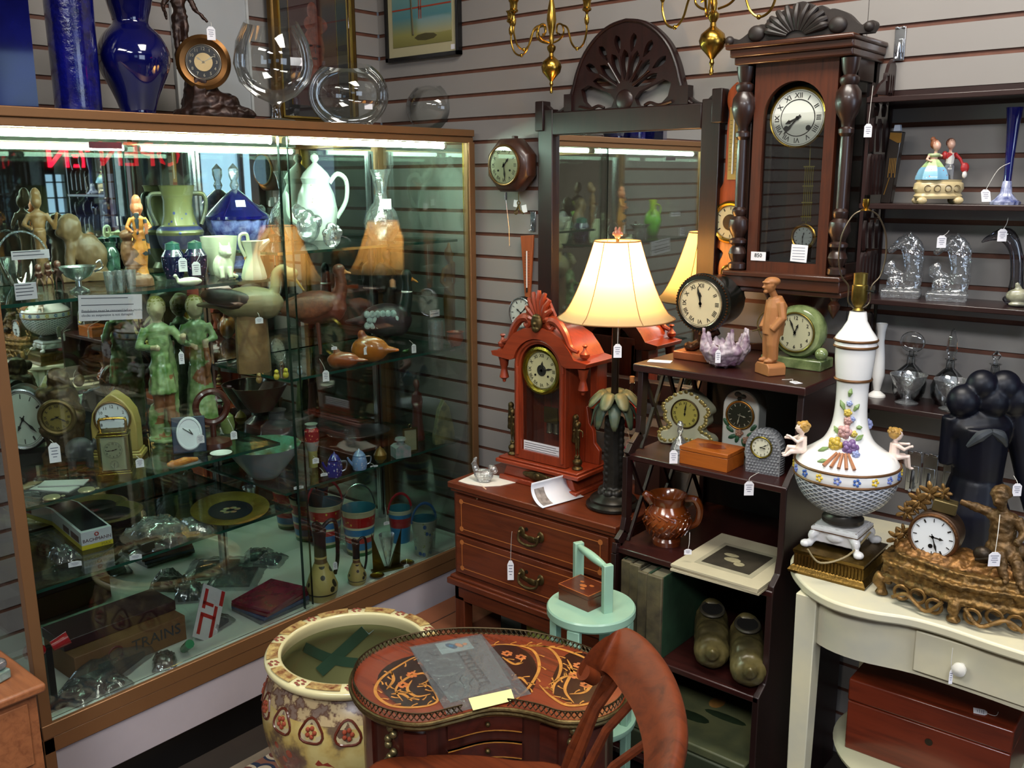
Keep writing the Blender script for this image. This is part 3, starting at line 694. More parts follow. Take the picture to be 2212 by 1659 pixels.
# ---- kidney table
KZ = .58
kp = [(757, 1482), (772, 1435), (828, 1398), (900, 1378), (980, 1368), (1060, 1368), (1140, 1374), (1220, 1392), (1290, 1418), (1342, 1455), (1356, 1492), (1340, 1528), (1290, 1552), (1215, 1556), (1160, 1540), (1105, 1530), (1050, 1530), (985, 1546), (910, 1562), (835, 1552), (782, 1524)]
KP = [at_z(x, y, KZ) for x, y in kp]; KC = sum(KP, Vector())/len(KP); KC.z = 0
t = thing('kidney_table', 'small kidney-shaped marquetry table with pierced brass gallery before the planter', 'table', KC)
KPs = spl(KP, 6, True); KW = wood('#4a1c10', '#74301a', .22, .8, 0, .6); KD = wood('#22100c', '#3d1a12', .28, .8, 2, .5)
def inset(P, d):
    N = len(P); o = []
    for i in range(N):
        tt = (P[(i+1) % N]-P[i-1]).normalized(); n = Vector((tt.y, -tt.x, 0)); c = Vector((KC.x, KC.y, P[i].z))
        if n.dot(c-P[i]) < 0: n = -n
        o.append(P[i]+n*d)
    return o
m = M(); m.slab([(p.x, p.y) for p in inset(KPs, .003)], KZ-.012, KZ); wpart('top', m, KW, t, smooth=50)
m = M(); q = KPs+[KPs[0]]; m.tube([(p.x, p.y, KZ-.004) for p in q], .0045, 8); m.tube([(p.x, p.y, KZ-.014) for p in inset(q[:-1], .004)]+[inset(q[:-1], .004)[0]-Vector((0, 0, .014))], .0055, 8); wpart('brass_edge', m, ANTBR, t)
GAL = mat('#4a3d27', .4, .8, .3)
m = M(); qi = inset(KPs, .006); N = len(qi)
L = [0]
for i in range(N): L.append(L[-1]+(qi[(i+1) % N]-qi[i]).length)
def pt(s_):
    s_ %= L[-1]
    for i in range(N):
        if L[i] <= s_ <= L[i+1]: f = (s_-L[i])/(L[i+1]-L[i]); return qi[i].lerp(qi[(i+1) % N], f)
    return qi[0]
nn = int(L[-1]/.0115)
gh = .016
for i in range(nn):
    a, b = pt(L[-1]*i/nn), pt(L[-1]*(i+1)/nn); 
    px_mid = (a+b)/2
    # the gallery is open along the middle of the front
    f = i/nn
    if .735 < f < .80: continue
    c_ = (a+b)/2; zz = Vector((0, 0, 1))
    m.tube([a+zz*.001, c_+zz*gh*.5, b+zz*gh], .0011, 4, False); m.tube([b+zz*.001, c_+zz*gh*.5, a+zz*gh], .0011, 4, False)
    m.tube([a+zz*gh, c_+zz*gh*.72, b+zz*gh], .0011, 4, False); m.tube([a+zz*gh, b+zz*gh], .0016, 5, False)
wpart('gallery', m, GAL, t)
GOLDI = mat('#b97b32', .4, 0, .35, 70); DKI = mat('#2a100b', .22, 0, .2, 30, coat=.6); GRNI = mat('#585a3c', .3, 0, .3, 20, coat=.5)
def kz(x, y): p = at_z(x, y, KZ); return (p.x, p.y)
for poly in ([(815, 1470), (850, 1430), (930, 1412), (960, 1440), (965, 1490), (930, 1525), (860, 1522)], [(1020, 1450), (1060, 1400), (1110, 1395), (1150, 1420), (1160, 1460), (1140, 1500), (1080, 1490)], [(1190, 1490), (1210, 1430), (1240, 1408), (1290, 1425), (1310, 1460), (1290, 1505), (1240, 1520)]):
    m = M(); m.slab([(p.x, p.y) for p in spl([(*kz(*p), 0) for p in poly], 4, True)], KZ, KZ+.0006); wpart('dark_medallion', m, DKI, t, smooth=0)
m = M()
SCR = [[(945, 1425), (905, 1418), (860, 1440), (820, 1470), (812, 1500), (845, 1525), (905, 1528), (945, 1515), (930, 1485), (905, 1478)],
       [(870, 1515), (855, 1490), (880, 1465), (915, 1455), (925, 1470), (905, 1480)], [(835, 1490), (850, 1470), (845, 1450)], [(930, 1500), (900, 1505), (880, 1490), (890, 1470)], [(845, 1500), (870, 1500), (890, 1515)],
       [(1055, 1395), (1100, 1393), (1150, 1405), (1165, 1440), (1150, 1475), (1125, 1500), (1110, 1485)], [(1085, 1420), (1110, 1435), (1130, 1432)], [(1120, 1395), (1180, 1398), (1210, 1430), (1205, 1465), (1185, 1480)], [(1165, 1480), (1190, 1505), (1230, 1525), (1290, 1515), (1310, 1490)],
       [(1195, 1500), (1200, 1475), (1230, 1460), (1255, 1470)], [(1230, 1500), (1265, 1495), (1280, 1470), (1268, 1455)], [(1225, 1440), (1245, 1455), (1275, 1450)], [(1140, 1395), (1200, 1400), (1255, 1418), (1290, 1440)], [(1105, 1470), (1125, 1465), (1140, 1480)], [(1240, 1520), (1220, 1490), (1235, 1450), (1225, 1425)]]
for s_ in SCR:
    P = spl([(*kz(*p), 0) for p in s_], 6); stroke(m, [(p.x, p.y) for p in P], [.0015+.0055*math.sin(PI*i/(len(P)-1)) for i in range(len(P))], KZ+.0007, KZ+.0011)
    for k in range(2, len(P)-2, 4):
        d = (P[k+1]-P[k-1]).normalized(); n = Vector((-d.y, d.x, 0))*(.014 if k % 8 else -.014)
        stroke(m, [(P[k].x, P[k].y), (P[k].x+n.x*.6+d.x*.006, P[k].y+n.y*.6+d.y*.006), (P[k].x+n.x+d.x*.014, P[k].y+n.y+d.y*.014)], [.001, .004], KZ+.0007, KZ+.0011)
wpart('scroll_inlay', m, GOLDI, t, smooth=0)
m = M()
for (x, y) in ((890, 1458), (915, 1432), (1095, 1412), (1125, 1420), (1250, 1438), (1240, 1460), (1265, 1480), (870, 1480)):
    for k in range(6):
        c = kz(x, y); m.ball((c[0]+.008*math.cos(k*1.05), c[1]+.008*math.sin(k*1.05), KZ+.0008), (.006, .004, .0009), 8, 4)
wpart('flower_inlay', m, mat('#b5622c', .4, 0, .35, 70), t)
bodyp = inset(KPs, .028); m = M(); m.slab([(p.x, p.y) for p in bodyp], .10, KZ-.02); wpart('cabinet', m, KD, t, smooth=50)
# front panels: three curved drawers, side doors, gilt mounts; facing the camera side
def fpt(px, dz, off=0):
    """point on the cabinet front: same bearing as pixel column px, on the inset outline"""
    best = None
    for i in range(len(bodyp)):
        a, b = bodyp[i], bodyp[(i+1) % len(bodyp)]
        pa, pb = [1106+FPX*((q-CAM).dot(RT))/((q-CAM).dot(fw)) for q in (Vector((a.x, a.y, dz)), Vector((b.x, b.y, dz)))]
        if min(pa, pb) <= px <= max(pa, pb) and abs(pb-pa) > 1e-6:
            p = a.lerp(b, (px-pa)/(pb-pa)); d = (Vector((p.x, p.y, 0))-Vector((CAM.x, CAM.y, 0))).length
            if best is None or d < best[0]:
                tt = (b-a).normalized(); n = Vector((tt.y, -tt.x, 0))
                if n.dot(Vector((CAM.x, CAM.y, 0))-p) < 0: n = -n
                best = (d, Vector((p.x, p.y, dz))+n*off)
    if best is None: return fpt(px+(6 if px < 1000 else -6), dz, off)
    return best[1]
def panel(x0, x1, z0, z1, th=.006, n=8):
    m = M(); vs = []
    for i in range(n+1):
        px = x0+(x1-x0)*i/n
        for o in (-.002, th):
            for z in (z0, z1): q = fpt(px, (z0+z1)/2, o); vs.append((q.x, q.y, z))
    fs = []
    for i in range(n):
        a = 4*i; b = a+4; fs += [(a, a+1, b+1, b), (a+2, b+2, b+3, a+3), (a+1, a+3, b+3, b+1), (a, b, b+2, a+2)]
    fs += [(0, 2, 3, 1), (4*n, 4*n+1, 4*n+3, 4*n+2)]; m.add(vs, fs); return m
KM = wood('#2a0f09', '#45190f', .3, .8, 0, .4)
for (z0, z1) in ((.515, .55), (.455, .49), (.395, .43), (.335, .37)):
    d = wpart('drawer', panel(965, 1130, z0, z1), KM, t); 
    m = M(); 
    for (u0, u1, w0, w1) in ((966, 1129, z1-.002, z1), (966, 1129, z0, z0+.002)):
        g = panel(u0, u1, w0, w1, .0068); m.v += g.v; m.f += [[i+len(m.v)-len(g.v) for i in f] for f in g.f]; m.mi += g.mi
    wpart('inlay_line', m, GOLDI, d)
    q = fpt(1052, (z0+z1)/2, .010); m = M(); m.ball(q, .0055, 12, 8); m.cyl(q, fpt(1052, (z0+z1)/2, .004), .0025, n=8); wpart('knob', m, ANTBR, d)
for (x0, x1) in ((790, 815), (880, 925), (1168, 1205), (1262, 1300)): wpart('door_panel', panel(x0, x1, .16, .54), KM, t)
for px in (847, 1237):
    m = M(); random.seed(px)
    for k in range(26):
        z = .545-k*.013; q = fpt(px+math.sin(k*1.9)*7, z, .006); m.ball(q, (.008, .008, .0085), 8, 6)
    wpart('gilt_mount', m, mat('#8d8056', .35, .8, .4, 90), t)
for i in range(4):
    q = bodyp[int(len(bodyp)*(i+.35)/4)]; q = q.lerp(Vector((KC.x, KC.y, q.z)), .12); m = M(); m.tube([(q.x, q.y, .12), (q.x, q.y, .06), (q.x*1.0+(q.x-KC.x)*.1, q.y+(q.y-KC.y)*.1, 0)], [.018, .012, .009], 10); wpart('leg', m, KD, t)
# sheet music in a plastic sleeve with a yellow note
cz = [at_z(*p, KZ+.002) for p in ((884, 1398), (1040, 1370), (1148, 1500), (966, 1545))]
KP0 = sum(cz, Vector())/4; t = thing('sheet_music', 'old grey printed sheet with a small bather picture, on the kidney table', 'sheet music', KP0)
m = M(); m.slab([(p.x, p.y) for p in (cz[0].lerp(cz[2], .01), cz[1].lerp(cz[3], .01), cz[2].lerp(cz[0], .14).lerp(cz[1], .05), cz[3].lerp(cz[1], .12).lerp(cz[0], .03))][::-1], KZ+.0012, KZ+.0022); sp_ = wpart('paper', m, mat('#767d7a', .6, 0, .22, 30, c2='#5c625e'), t, smooth=0)
def q4(u, v): return cz[0].lerp(cz[1], u).lerp(cz[3].lerp(cz[2], u), v)
def quad(m, u0, u1, v0, v1, z0, z1): m.slab([(q4(*p).x, q4(*p).y) for p in ((u0, v0), (u0, v1), (u1, v1), (u1, v0))], z0, z1)
m = M(); quad(m, .34, .78, .02, .20, KZ+.0022, KZ+.0025); pc = wpart('picture', m, mat('#b9d6d0', .6, 0, .1), sp_, smooth=0)
m = M(); a, b = q4(.52, .10), q4(.70, .11); m.ball((a.x, a.y, KZ+.0024), (.018, .010, .0007), 12, 4); wpart('blue_dress', m, mat('#3c6f8f', .6), pc)
m = M(); c = q4(.62, .11); m.ball((c.x, c.y, KZ+.0026), (.013, .007, .0007), 12, 4); m.ball((b.x, b.y, KZ+.0027), (.006, .006, .0007), 10, 4); wpart('bather_figure', m, mat('#b98968', .6), pc)
m = M()
for (p_, q_) in (((.12, .12), (.3, .2)), ((.1, .7), (.3, .62)), ((.3, .75), (.42, .55)), ((.35, .8), (.52, .62)), ((.4, .82), (.6, .74)), ((.8, .04), (.86, .14))):
    P = [q4(p_[0]+(q_[0]-p_[0])*s/8+.03*math.sin(s*.8), p_[1]+(q_[1]-p_[1])*s/8) for s in range(9)]; stroke(m, [(p.x, p.y) for p in P], [.0005, .0035], KZ+.0022, KZ+.0025)
ang = math.atan2(q4(.6, .7).y-q4(.6, .2).y, q4(.6, .7).x-q4(.6, .2).x)
for k in range(9):
    a = q4(.60-.02*0, .24+.06*k); m.T = Matrix.Translation((a.x, a.y, KZ+.0023)) @ Matrix.Rotation(ang, 4, 'Z'); m.box(-.007, .007, -.012, -.008, 0, .0004); m.box(-.007, -.002, -.012, .012, 0, .0004); m.box(-.007, .007, .006, .012, 0, .0004)
m.T = Matrix.Identity(4); wpart('title_print', m, mat('#2c2723', .6), sp_, smooth=0)
m = M(); m.slab([(p.x, p.y) for p in cz][::-1], KZ+.003, KZ+.0034); wpart('plastic_sleeve', m, glass((.95, .95, .97), .05, .7, .08, .5, 30, .05, (.5, .5, .52)), t, smooth=0)
no = [at_z(*p, KZ+.005) for p in ((1012, 1508), (1104, 1488), (1112, 1512), (1022, 1534))]; nc = sum(no, Vector())/4
m = M(); m.slab([(p.x-nc.x, p.y-nc.y) for p in no][::-1], 0, .0005); solo('sticky_note', m, mat('#dcd894', .7, 0, .04), 'pale yellow paper note stuck on the sleeved sheet', 'note', (nc.x, nc.y, KZ+.0042), smooth=0)
# ---- cherry chair in the foreground
cpth = [at_z(x, y, z) for x, y, z in ((1318, 1374, .912), (1348, 1364, .917), (1390, 1395, .925), (1440, 1470, .925), (1462, 1570, .92), (1440, 1680, .91), (1375, 1800, .90), (1300, 1870, .89))]
CC = at_z(1010, 1800, .0); CC = Vector((1.80, -1.50, 0))
t = thing('spindle_chair', 'reddish cherry spindle-back chair with curved scrolled crest rail in the right foreground', 'chair', CC)
CH = wood('#3c1709', '#5e280f', .55, .8, 0, .0); CH.node_tree.nodes['Principled BSDF'].inputs['Specular IOR Level'].default_value = .2
V2 = Vector((1.87, -1.50, .9)); P = spl(cpth, 6); m = M(); vs = []; fs = []; N = len(P)
def sect(p, n, h):
    wv = (Vector((0, 0, 1))*.8+n*.6); nv = (n*.8-Vector((0, 0, 1))*.6); c_ = p-n*.014-Vector((0, 0, .03))
    for (a, b) in ((-1, -1), (-1.15, 0), (-1, 1), (-.4, 1.12), (.4, 1.12), (1, 1), (1.15, 0), (1, -1)): vs.append(c_+nv*.011*a+wv*h*b)
    return c_, wv, nv
n = Vector((P[0].x-V2.x, P[0].y-V2.y, 0)).normalized(); td = (P[0]-P[1]).normalized(); K = 7
for k in range(K): d = 1-k/K; c0_ = sect(P[0]+td*.034*d, n, .0325*math.sqrt(max(.02, 1-d*d)))
for i, p in enumerate(P): sect(p, Vector((p.x-V2.x, p.y-V2.y, 0)).normalized(), .036*(1-.12*abs(i/(N-1)-.3))*(.9+.1*min(1, i/6)))
N2 = N+K
for i in range(N2-1):
    for k in range(8): fs.append((i*8+k, i*8+(k+1) % 8, (i+1)*8+(k+1) % 8, (i+1)*8+k))
fs += [tuple(range(8)), tuple(range((N2-1)*8, N2*8))]; m.add(vs, fs)
q = P[0]-n*.014-Vector((0, 0, .03))-c0_[1]*.024+td*.014; m.tube([q-c0_[2]*.0145, q+c0_[2]*.0145], [.0125, .0125], 18); wpart('crest_rail', m, CH, t, smooth=60)
sf = [at_z(x, y, .49) for x, y in ((775, 1700), (800, 1652), (860, 1632), (1000, 1628), (1110, 1640), (1235, 1668))]
sf = [Vector((p.x, p.y, 0)) for p in sf]; back = [Vector((1.93, -1.30, 0)), Vector((2.02, -1.50, 0)), Vector((1.92, -1.68, 0)), Vector((1.72, -1.74, 0)), Vector((1.55, -1.62, 0))]
SP = spl(sf+back, 4, True); m = M(); m.slab([(p.x, p.y) for p in SP], .462, .492); wpart('seat', m, CH, t, bev=.008, smooth=50)
for i in range(7):
    s_ = (i+.35)/7.2; a = P[int(s_*(N-1))]; bx = Vector((1.80, -1.335, .49)).lerp(Vector((1.84, -1.66, .49)), i/6)+Vector((.035*math.sin(PI*i/6), 0, 0))
    if i in (0, 6): m = M(); m.tube([bx-Vector((0,0,.02)), bx.lerp(a, .5)+Vector((0, 0, 0)), a-Vector((0, 0, .06))], [.014, .012, .011], 10); wpart('back_post', m, CH, t)
    else: m = M(); m.tube([bx-Vector((0,0,.02)), bx.lerp(a, .35), bx.lerp(a, .7), a-Vector((0, 0, .06))], [.007, .010, .007, .006], 8); wpart('spindle', m, CH, t)
for (x, y, ox, oy) in ((1.66, -1.38, -.05, .05), (1.90, -1.40, .06, .06), (1.66, -1.64, -.05, -.06), (1.90, -1.64, .06, -.06)):
    m = M(); m.tube([(x, y, .465), (x+ox*.3, y+oy*.3, .33), (x+ox*.6, y+oy*.6, .17), (x+ox, y+oy, 0)], [.013, .019, .014, .011], 12); wpart('leg', m, CH, t)
for (a, b) in (((1.62, -1.34, .17), (1.62, -1.67, .17)), ((1.94, -1.36, .17), (1.94, -1.68, .17)), ((1.62, -1.5, .17), (1.94, -1.5, .17))):
    m = M(); m.tube([a, [(p+q)/2 for p, q in zip(a, b)], b], [.007, .011, .007], 8); wpart('stretcher', m, CH, t)
# ---- small chest at the left edge with a plastic tray on top
lc = at_z(100, 1475, .62); OC = wood('#6a3a20', '#8f5734', .4, .9, 0)
t = thing('small_drawer_chest', 'small light-brown drawer chest at the left edge beside the showcase', 'chest of drawers', (lc.x-.13, lc.y-.16, 0), .0)
m = M(); m.box(-.19, .13, -.16, .16, .600, .62); part('top', m, OC, t, bev=.006)
m = M(); m.box(-.175, .112, -.145, .145, 0, .60); part('carcass', m, OC, t, bev=.002)
for (a, b) in ((.45, .585), (.30, .44), (.15, .29)):
    m = M(); m.T = Matrix.Rotation(PI/2, 4, 'Z'); m.box(-.125, .125, -.118, -.108, a, b); d = part('drawer', m, OC, t, bev=.002)
    m = M(); m.T = tr(.119, 0, (a+b)/2-.0, ry=PI/2); m.lathe([(.005, 0), (.004, .008), (.010, .014), (.009, .02), (.0001, .022)], 14); part('knob', m, OC, d)
    m = M(); m.T = Matrix.Rotation(0, 4, 'Z'); m.box(-.16, .10, -.155, -.145, a, b); part('drawer', m, OC, t, bev=.002)
# ================================================================= things hung on the back wall
def V(x, y, z): return Vector((x, y, z))
# ---- mahogany mirror with pierced crest
MX = 1.080
t = thing('wall_mirror', 'tall dark mahogany mirror with arched pierced fan crest hung on the slat wall', 'mirror', (MX, -.006, 0))
m = M(); y0, y1 = -.034, 0
m.box(-.315, -.258, y0, y1, .955, 1.81); m.box(.258, .315, y0, y1, .955, 1.81); m.box(-.258, .258, y0, y1, 1.732, 1.80); m.box(-.258, .258, y0, y1, .945, 1.0)
m.box(-.322, -.29, y0-.006, y1, 1.745, 1.835); m.box(.29, .322, y0-.006, y1, 1.745, 1.835); part('frame', m, MAHOGX, t, bev=.003)
L_ = [(-.31, 1.79), (-.31, 1.828), (-.285, 1.82), (-.262, 1.803), (-.235, 1.806), (-.208, 1.826), (-.19, 1.87), (-.175, 1.915), (-.148, 1.965), (-.105, 2.008), (-.055, 2.036), (0, 2.046)]
sm = [(p.x, p.z) for p in spl([(a, 0, b) for a, b in L_], 4)]; outl = sm+[(-a, b) for a, b in sm[::-1][1:]]
def petal(a, r0_, r1_, w0_, w1_, c=(0, 1.845)):
    n = 8; dx, dz = math.cos(a), math.sin(a); pts = []
    for sg in (1, -1):
        rng = range(n+1) if sg == 1 else range(n-1, 0, -1)
        for i in rng:
            s_ = i/n; w_ = (w0_+(w1_-w0_)*s_)*math.sin(PI*min(.98, max(.02, s_)))**.6; r = r0_+(r1_-r0_)*s_
            pts.append((c[0]+r*dx-sg*w_*dz, c[1]+r*dz+sg*w_*dx))
    return pts
holes = []
for d in (160, 136, 112, 90, 68, 44, 20):
    a = math.radians(d); holes.append(petal(a, .032, .118, .005, .018))
for d in (148, 124, 101, 79, 56, 32): holes.append(petal(math.radians(d), .108, .162, .005, .015))
sd = [(-.145, 1.825), (-.155, 1.86), (-.13, 1.872), (-.08, 1.855), (-.05, 1.843), (-.035, 1.825), (-.045, 1.805), (-.085, 1.80), (-.12, 1.803)]
holes += [sd, [(-a, b) for a, b in sd[::-1]]]
m = M(); m.fret([outl]+holes, -.026, -.006)
for d in (148, 124, 101, 79, 56, 32): a = math.radians(d); m.tube([(.03*math.cos(a), -.026, 1.845+.03*math.sin(a)), (.1*math.cos(a), -.030, 1.845+.1*math.sin(a))], [.002, .003], 6)
m.ball((0, -.026, 1.822), (.03, .008, .03), 14, 8); m.tube([(p[0]*.96, -.027, p[1]*1.0-.006) for p in outl[16:-16]], .004, 6, False)
for s_ in (-1, 1): m.box(s_*.20-.014, s_*.20+.014, -.034, -.006, 1.80, 1.85); m.tube(spl([(s_*.16, -.028, 1.81), (s_*.12, -.03, 1.802), (s_*.09, -.028, 1.81), (s_*.07, -.026, 1.803)], 4), .005, 6)
part('pierced_crest', m, MAHOGX, t, bev=.0)
WM, a_, b_ = new_mat('mirror_glass'); b_.inputs['Metallic'].default_value = 1; b_.inputs['Roughness'].default_value = .01; b_.inputs['Base Color'].default_value = (.92, .93, .9, 1)
m = M(); m.box(-.259, .259, -.014, -.01, .995, 1.735); part('mirror_glass', m, WM, t, smooth=0)
# ---- brass candle sconces
def sconce(x, y, zb, label, arms, k=1.0):
    t = thing('candle_sconce', label, 'candle sconce', (x, y, zb), 0, 'brass candelabra hanging above the mirror')
    m = M(); m.lathe([(0.0001, -.062), (.004, -.06), (.005, -.052), (.003, -.047), (.004, -.04), (.006, -.035), (.004, -.028), (.012, -.018), (.026, -.003), (.030, .012), (.026, .026), (.014, .036), (.007, .042), (.006, .05), (.012, .06), (.013, .068), (.006, .075), (.008, .09), (.006, .10), (.011, .12), (.014, .14), (.011, .17), (.006, .195), (.008, .21), (.005, .23), (.006, .30), (.0001, .31)], 24)
    m.v = [V(v.x*k, v.y*k, v.z*k) for v in m.v]; part('stem', m, BRASS, t)
    for a in arms:
        ca, sa = math.cos(a), math.sin(a); m = M()
        prof = [(.01, .078), (.035, .085), (.05, .1), (.044, .122), (.025, .125), (.022, .105), (.034, .098)]
        P = spl([(u*ca, u*sa, w_) for u, w_ in prof], 5); m.tube([p*k for p in P], .0028*k, 7)
        prof = [(.044, .122), (.066, .11), (.082, .07), (.104, .052), (.128, .062), (.140, .09), (.141, .11)]
        P = spl([(u*ca, u*sa, w_) for u, w_ in prof], 5); m.tube([p*k for p in P], .0028*k, 7); m.ball(V(.104*ca, .104*sa, .052)*k, .0055*k, 10, 6); part('arm', m, BRASS, t)
        m = M(); m.T = Matrix.Translation(V(.141*ca, .141*sa, .11)*k) @ Matrix.Scale(k, 4); m.lathe([(.003, 0), (.006, .006), (.007, .018), (.003, .028), (.005, .034), (.012, .038), (.013, .042), (.010, .046), (.011, .062), (.015, .068), (.013, .069), (.008, .06), (.0001, .05)], 18); part('candle_cup', m, BRASS, t)
    return t
q_ = at_y(1191, 148, -.16); sconce(q_.x, -.16, q_.z-.008, 'brass candle sconce with scrolled arms, left of the mirror crest', (PI+.1, -.15, -1.75))
q_ = at_y(1539, 93, -.20); sconce(q_.x, -.20, q_.z-.008, 'brass candle sconce with scrolled arms and larger ball, right of the mirror crest', (PI-.1, .1, -1.2), 1.12)
# ---- octagonal wall clock
t = thing('octagonal_clock', 'small dark octagonal wall clock with cream roman dial between showcase and mirror', 'clock', (.664, -.001, 1.643))
def octo(R, y, a0=PI/8): return [(R*math.cos(a0+k*PI/4), y, R*math.sin(a0+k*PI/4)) for k in range(8)]
m = M(); rings = [(.072, 0), (.086, -.02), (.090, -.03), (.090, -.062), (.083, -.074), (.066, -.082)]
vs = [p for R_, y in rings for p in octo(R_, y)]; m.add(vs, [tuple(range(8)), tuple(range(47, 39, -1))]+[(j*8+i, j*8+(i+1) % 8, (j+1)*8+(i+1) % 8, (j+1)*8+i) for j in range(5) for i in range(8)])
m.box(-.006, .006, -.04, -.02, .08, .092); part('case', m, WALNUT, t, bev=.002)
dial(t, (0, -.0835, 0), .058, (12.95, 29), face=mat('#c7c499', .5, 0, .1, 30), bez=mat('#6d4a26', .3, .8, .2), bw=.12, holes=True, glassy=True)
m = M(); m.tube([(-.04, -.03, -.085), (-.04, -.03, -.11)], .0045, 8); m.tube([(-.04, -.03, -.11), (-.036, -.02, -.2), (-.038, -.016, -.26), (-.032, -.016, -.262)], .0008, 5); part('pendulum_chain', m, STEEL, t)
t = thing('winding_key', 'brass winding key with two small paper labels hanging below the octagonal clock', 'key', (.682, -.035, 1.51))
m = M(); m.tube([(0, 0, .05), (0, 0, .02)], .0015, 6); m.ring((0, 0, .014), .006, .002, 16, 6); m.ring((-.012, 0, -.016), .006, .0022, 16, 6); m.tube([(0, 0, .008), (.004, 0, -.008), (.02, 0, -.02)], .003, 6); m.tube([(0, 0, .008), (-.009, 0, -.01)], .003, 6); part('key', m, ANTBR, t)
m = M(); m.cbox((-.014, .002, .012), (.018, .0006, .022), ry=.15); m.cbox((.022, .002, -.004), (.02, .0006, .024), ry=-.2); part('paper_label', m, TAGC, t)
# slat hooks
def slat_hook(x, z, label, grp='chrome slat wall hooks', s=1.):
    t = thing('slat_hook', label, 'wall hook', (x, -.001, z), 0, grp)
    m = M(); m.box(-.011*s, .011*s, -.004, -.0015, -.055*s, .012*s); m.box(-.010*s, -.003*s, -.010, -.004, .008*s, .012*s); m.box(.003*s, .010*s, -.010, -.004, .008*s, .012*s); m.box(-.008*s, .008*s, -.0065, -.004, -.04*s, -.012*s); part('plate', m, STEEL, t, bev=.001)
    m = M(); m.tube(spl([(0, -.006, -.02*s), (0, -.012, -.035*s), (0, -.014, -.05*s), (0, -.022, -.05*s)], 4), .0025*s, 8); part('hook', m, STEEL, t)
slat_hook(.717, 1.485, 'chrome slat hook above the orange wooden thermometer', s=.95)
slat_hook(1.843, 1.935, 'chrome slat hook at top right above the hanging whatnot shelf', s=1.15)
for x, nm in ((1.962, 'leftmost'), (2.001, 'middle'), (2.05, 'rightmost')): slat_hook(x, .90, '%s of three chrome hooks low on the wall right of the cherub lamp' % nm, s=1.6)
# tapered thermometer
t = thing('thermometer', 'narrow tapered orange-brown wooden thermometer hanging left of the mirror', 'thermometer', (.706, -.014, 1.2))
m = M(); m.prism([(-.028, .218), (.026, .222), (.008, -.01), (-.008, -.01)], -.008, 0); part('board', m, wood('#7b3b1c', '#9c5028', .45, 1, 2), t, bev=.001)
m = M(); m.tube([(0, -.010, .17), (0, -.010, .05)], .0022, 8); part('glass_tube', m, WHITE, t)
m = M(); m.tube([(0, -.010, .05), (0, -.010, .035)], .003, 8); [m.box(s_*.007-.003, s_*.007+.003, -.0086, -.008, .06+k*.009, .061+k*.009) for k in range(13) for s_ in (-1, 1)]; part('scale', m, INK, t)
# banjo barometer
t = thing('barometer', 'honey-brown banjo-shaped wall barometer with brass dials, half behind the long regulator clock', 'barometer', (1.432, -.002, 1.33))
bl = [(.0, .52), (.022, .50), (.027, .47), (.02, .44), (.024, .40), (.026, .28), (.032, .25), (.05, .225), (.07, .19), (.075, .15), (.065, .11), (.04, .08), (.022, .065), (.032, .04), (.034, .01), (.02, -.015), (0, -.025)]
P = [(p.x, p.z) for p in spl([(a, 0, b) for a, b in bl], 3)]; poly = P+[(-a, b) for a, b in P[::-1][1:-1]]
m = M(); m.prism(poly, -.022, 0); part('case', m, wood('#6a2a10', '#9a471c', .3, 1, 2, .5), t, bev=.002)
m = M(); m.box(-.015, .015, -.026, -.022, .265, .455); pl = part('scale_plate', m, mat('#b79a58', .4, .3, .1), t)
m = M(); m.tube([(0, -.028, .43), (0, -.028, .28)], .0022, 8); part('glass_tube', m, WHITE, pl)
m = M(); [m.box(s_*.009-.003, s_*.009+.003, -.0266, -.026, .29+k*.01, .2908+k*.01) for k in range(14) for s_ in (-1, 1)]; part('scale_marks', m, INK, pl)
dial(t, (0, -.024, .15), .046, (1, 20), style='bars', face=mat('#c8bf96', .4, 0, .1), bez=BRASS, bw=.25)
m = M(); m.disc((0, -.0265, .15), .022, .001, 24); part('dial_centre', m, DKBRZ, t)
dial(t, (0, -.024, .012), .017, (10, 12), style='bars', face=mat('#c4ac72', .4, 0, .1), bez=BRASS, bw=.3)
# ---- Vienna regulator
RX = 1.664
t = thing('regulator_clock', 'large dark carved pendulum wall clock with turned columns and white roman dial', 'clock', (RX, 0, -.008))
DW = wood('#160b07', '#2b1710', .38, 1, 2, .4); DWX = wood('#241009', '#43200f', .36, 1, 0, .4); DWZ = wood('#2a120a', '#4f2411', .36, 1, 2, .4)
m = M(); m.box(-.135, .135, -.016, 0, 1.33, 1.90); part('back_board', m, mat('#1d0e0a', .5, 0, .3), t)
m = M()
for s_ in (-1, 1):
    x0, x1 = (.118, .134) if s_ > 0 else (-.134, -.118)
    m.box(x0, x1, -.035, -.016, 1.36, 1.89); m.box(x0, x1, -.16, -.135, 1.36, 1.89); m.box(x0, x1, -.16, -.016, 1.36, 1.40); m.box(x0, x1, -.16, -.016, 1.83, 1.89)
part('side_frame', m, DW, t, bev=.001)
for s_ in (-1, 1): m = M(); m.box(s_*.126-.001, s_*.126+.001, -.135, -.035, 1.40, 1.83); part('side_glass', m, glass((.75, .78, .78), .05), t, smooth=0)
m = M(); ar = [(.078*math.cos(a), 1.756+.078*math.sin(a)) for a in [PI*k/20 for k in range(21)]]
m.fret([[(-.104, 1.375), (.104, 1.375), (.104, 1.89), (-.104, 1.89)], [(.078, 1.40)]+ar+[(-.078, 1.40)]], -.178, -.16)
part('door_frame', m, DWZ, t, bev=.001)
m = M(); m.box(-.08, .08, -.168, -.166, 1.40, 1.76); part('door_glass', m, glass((.96, .97, .96), .03), t, smooth=0)
m = M(); m.box(-.078, .078, -.0175, -.0165, 1.40, 1.83); part('inner_panel', m, mat('#34160d', .4, 0, .3, 12), t, smooth=0)
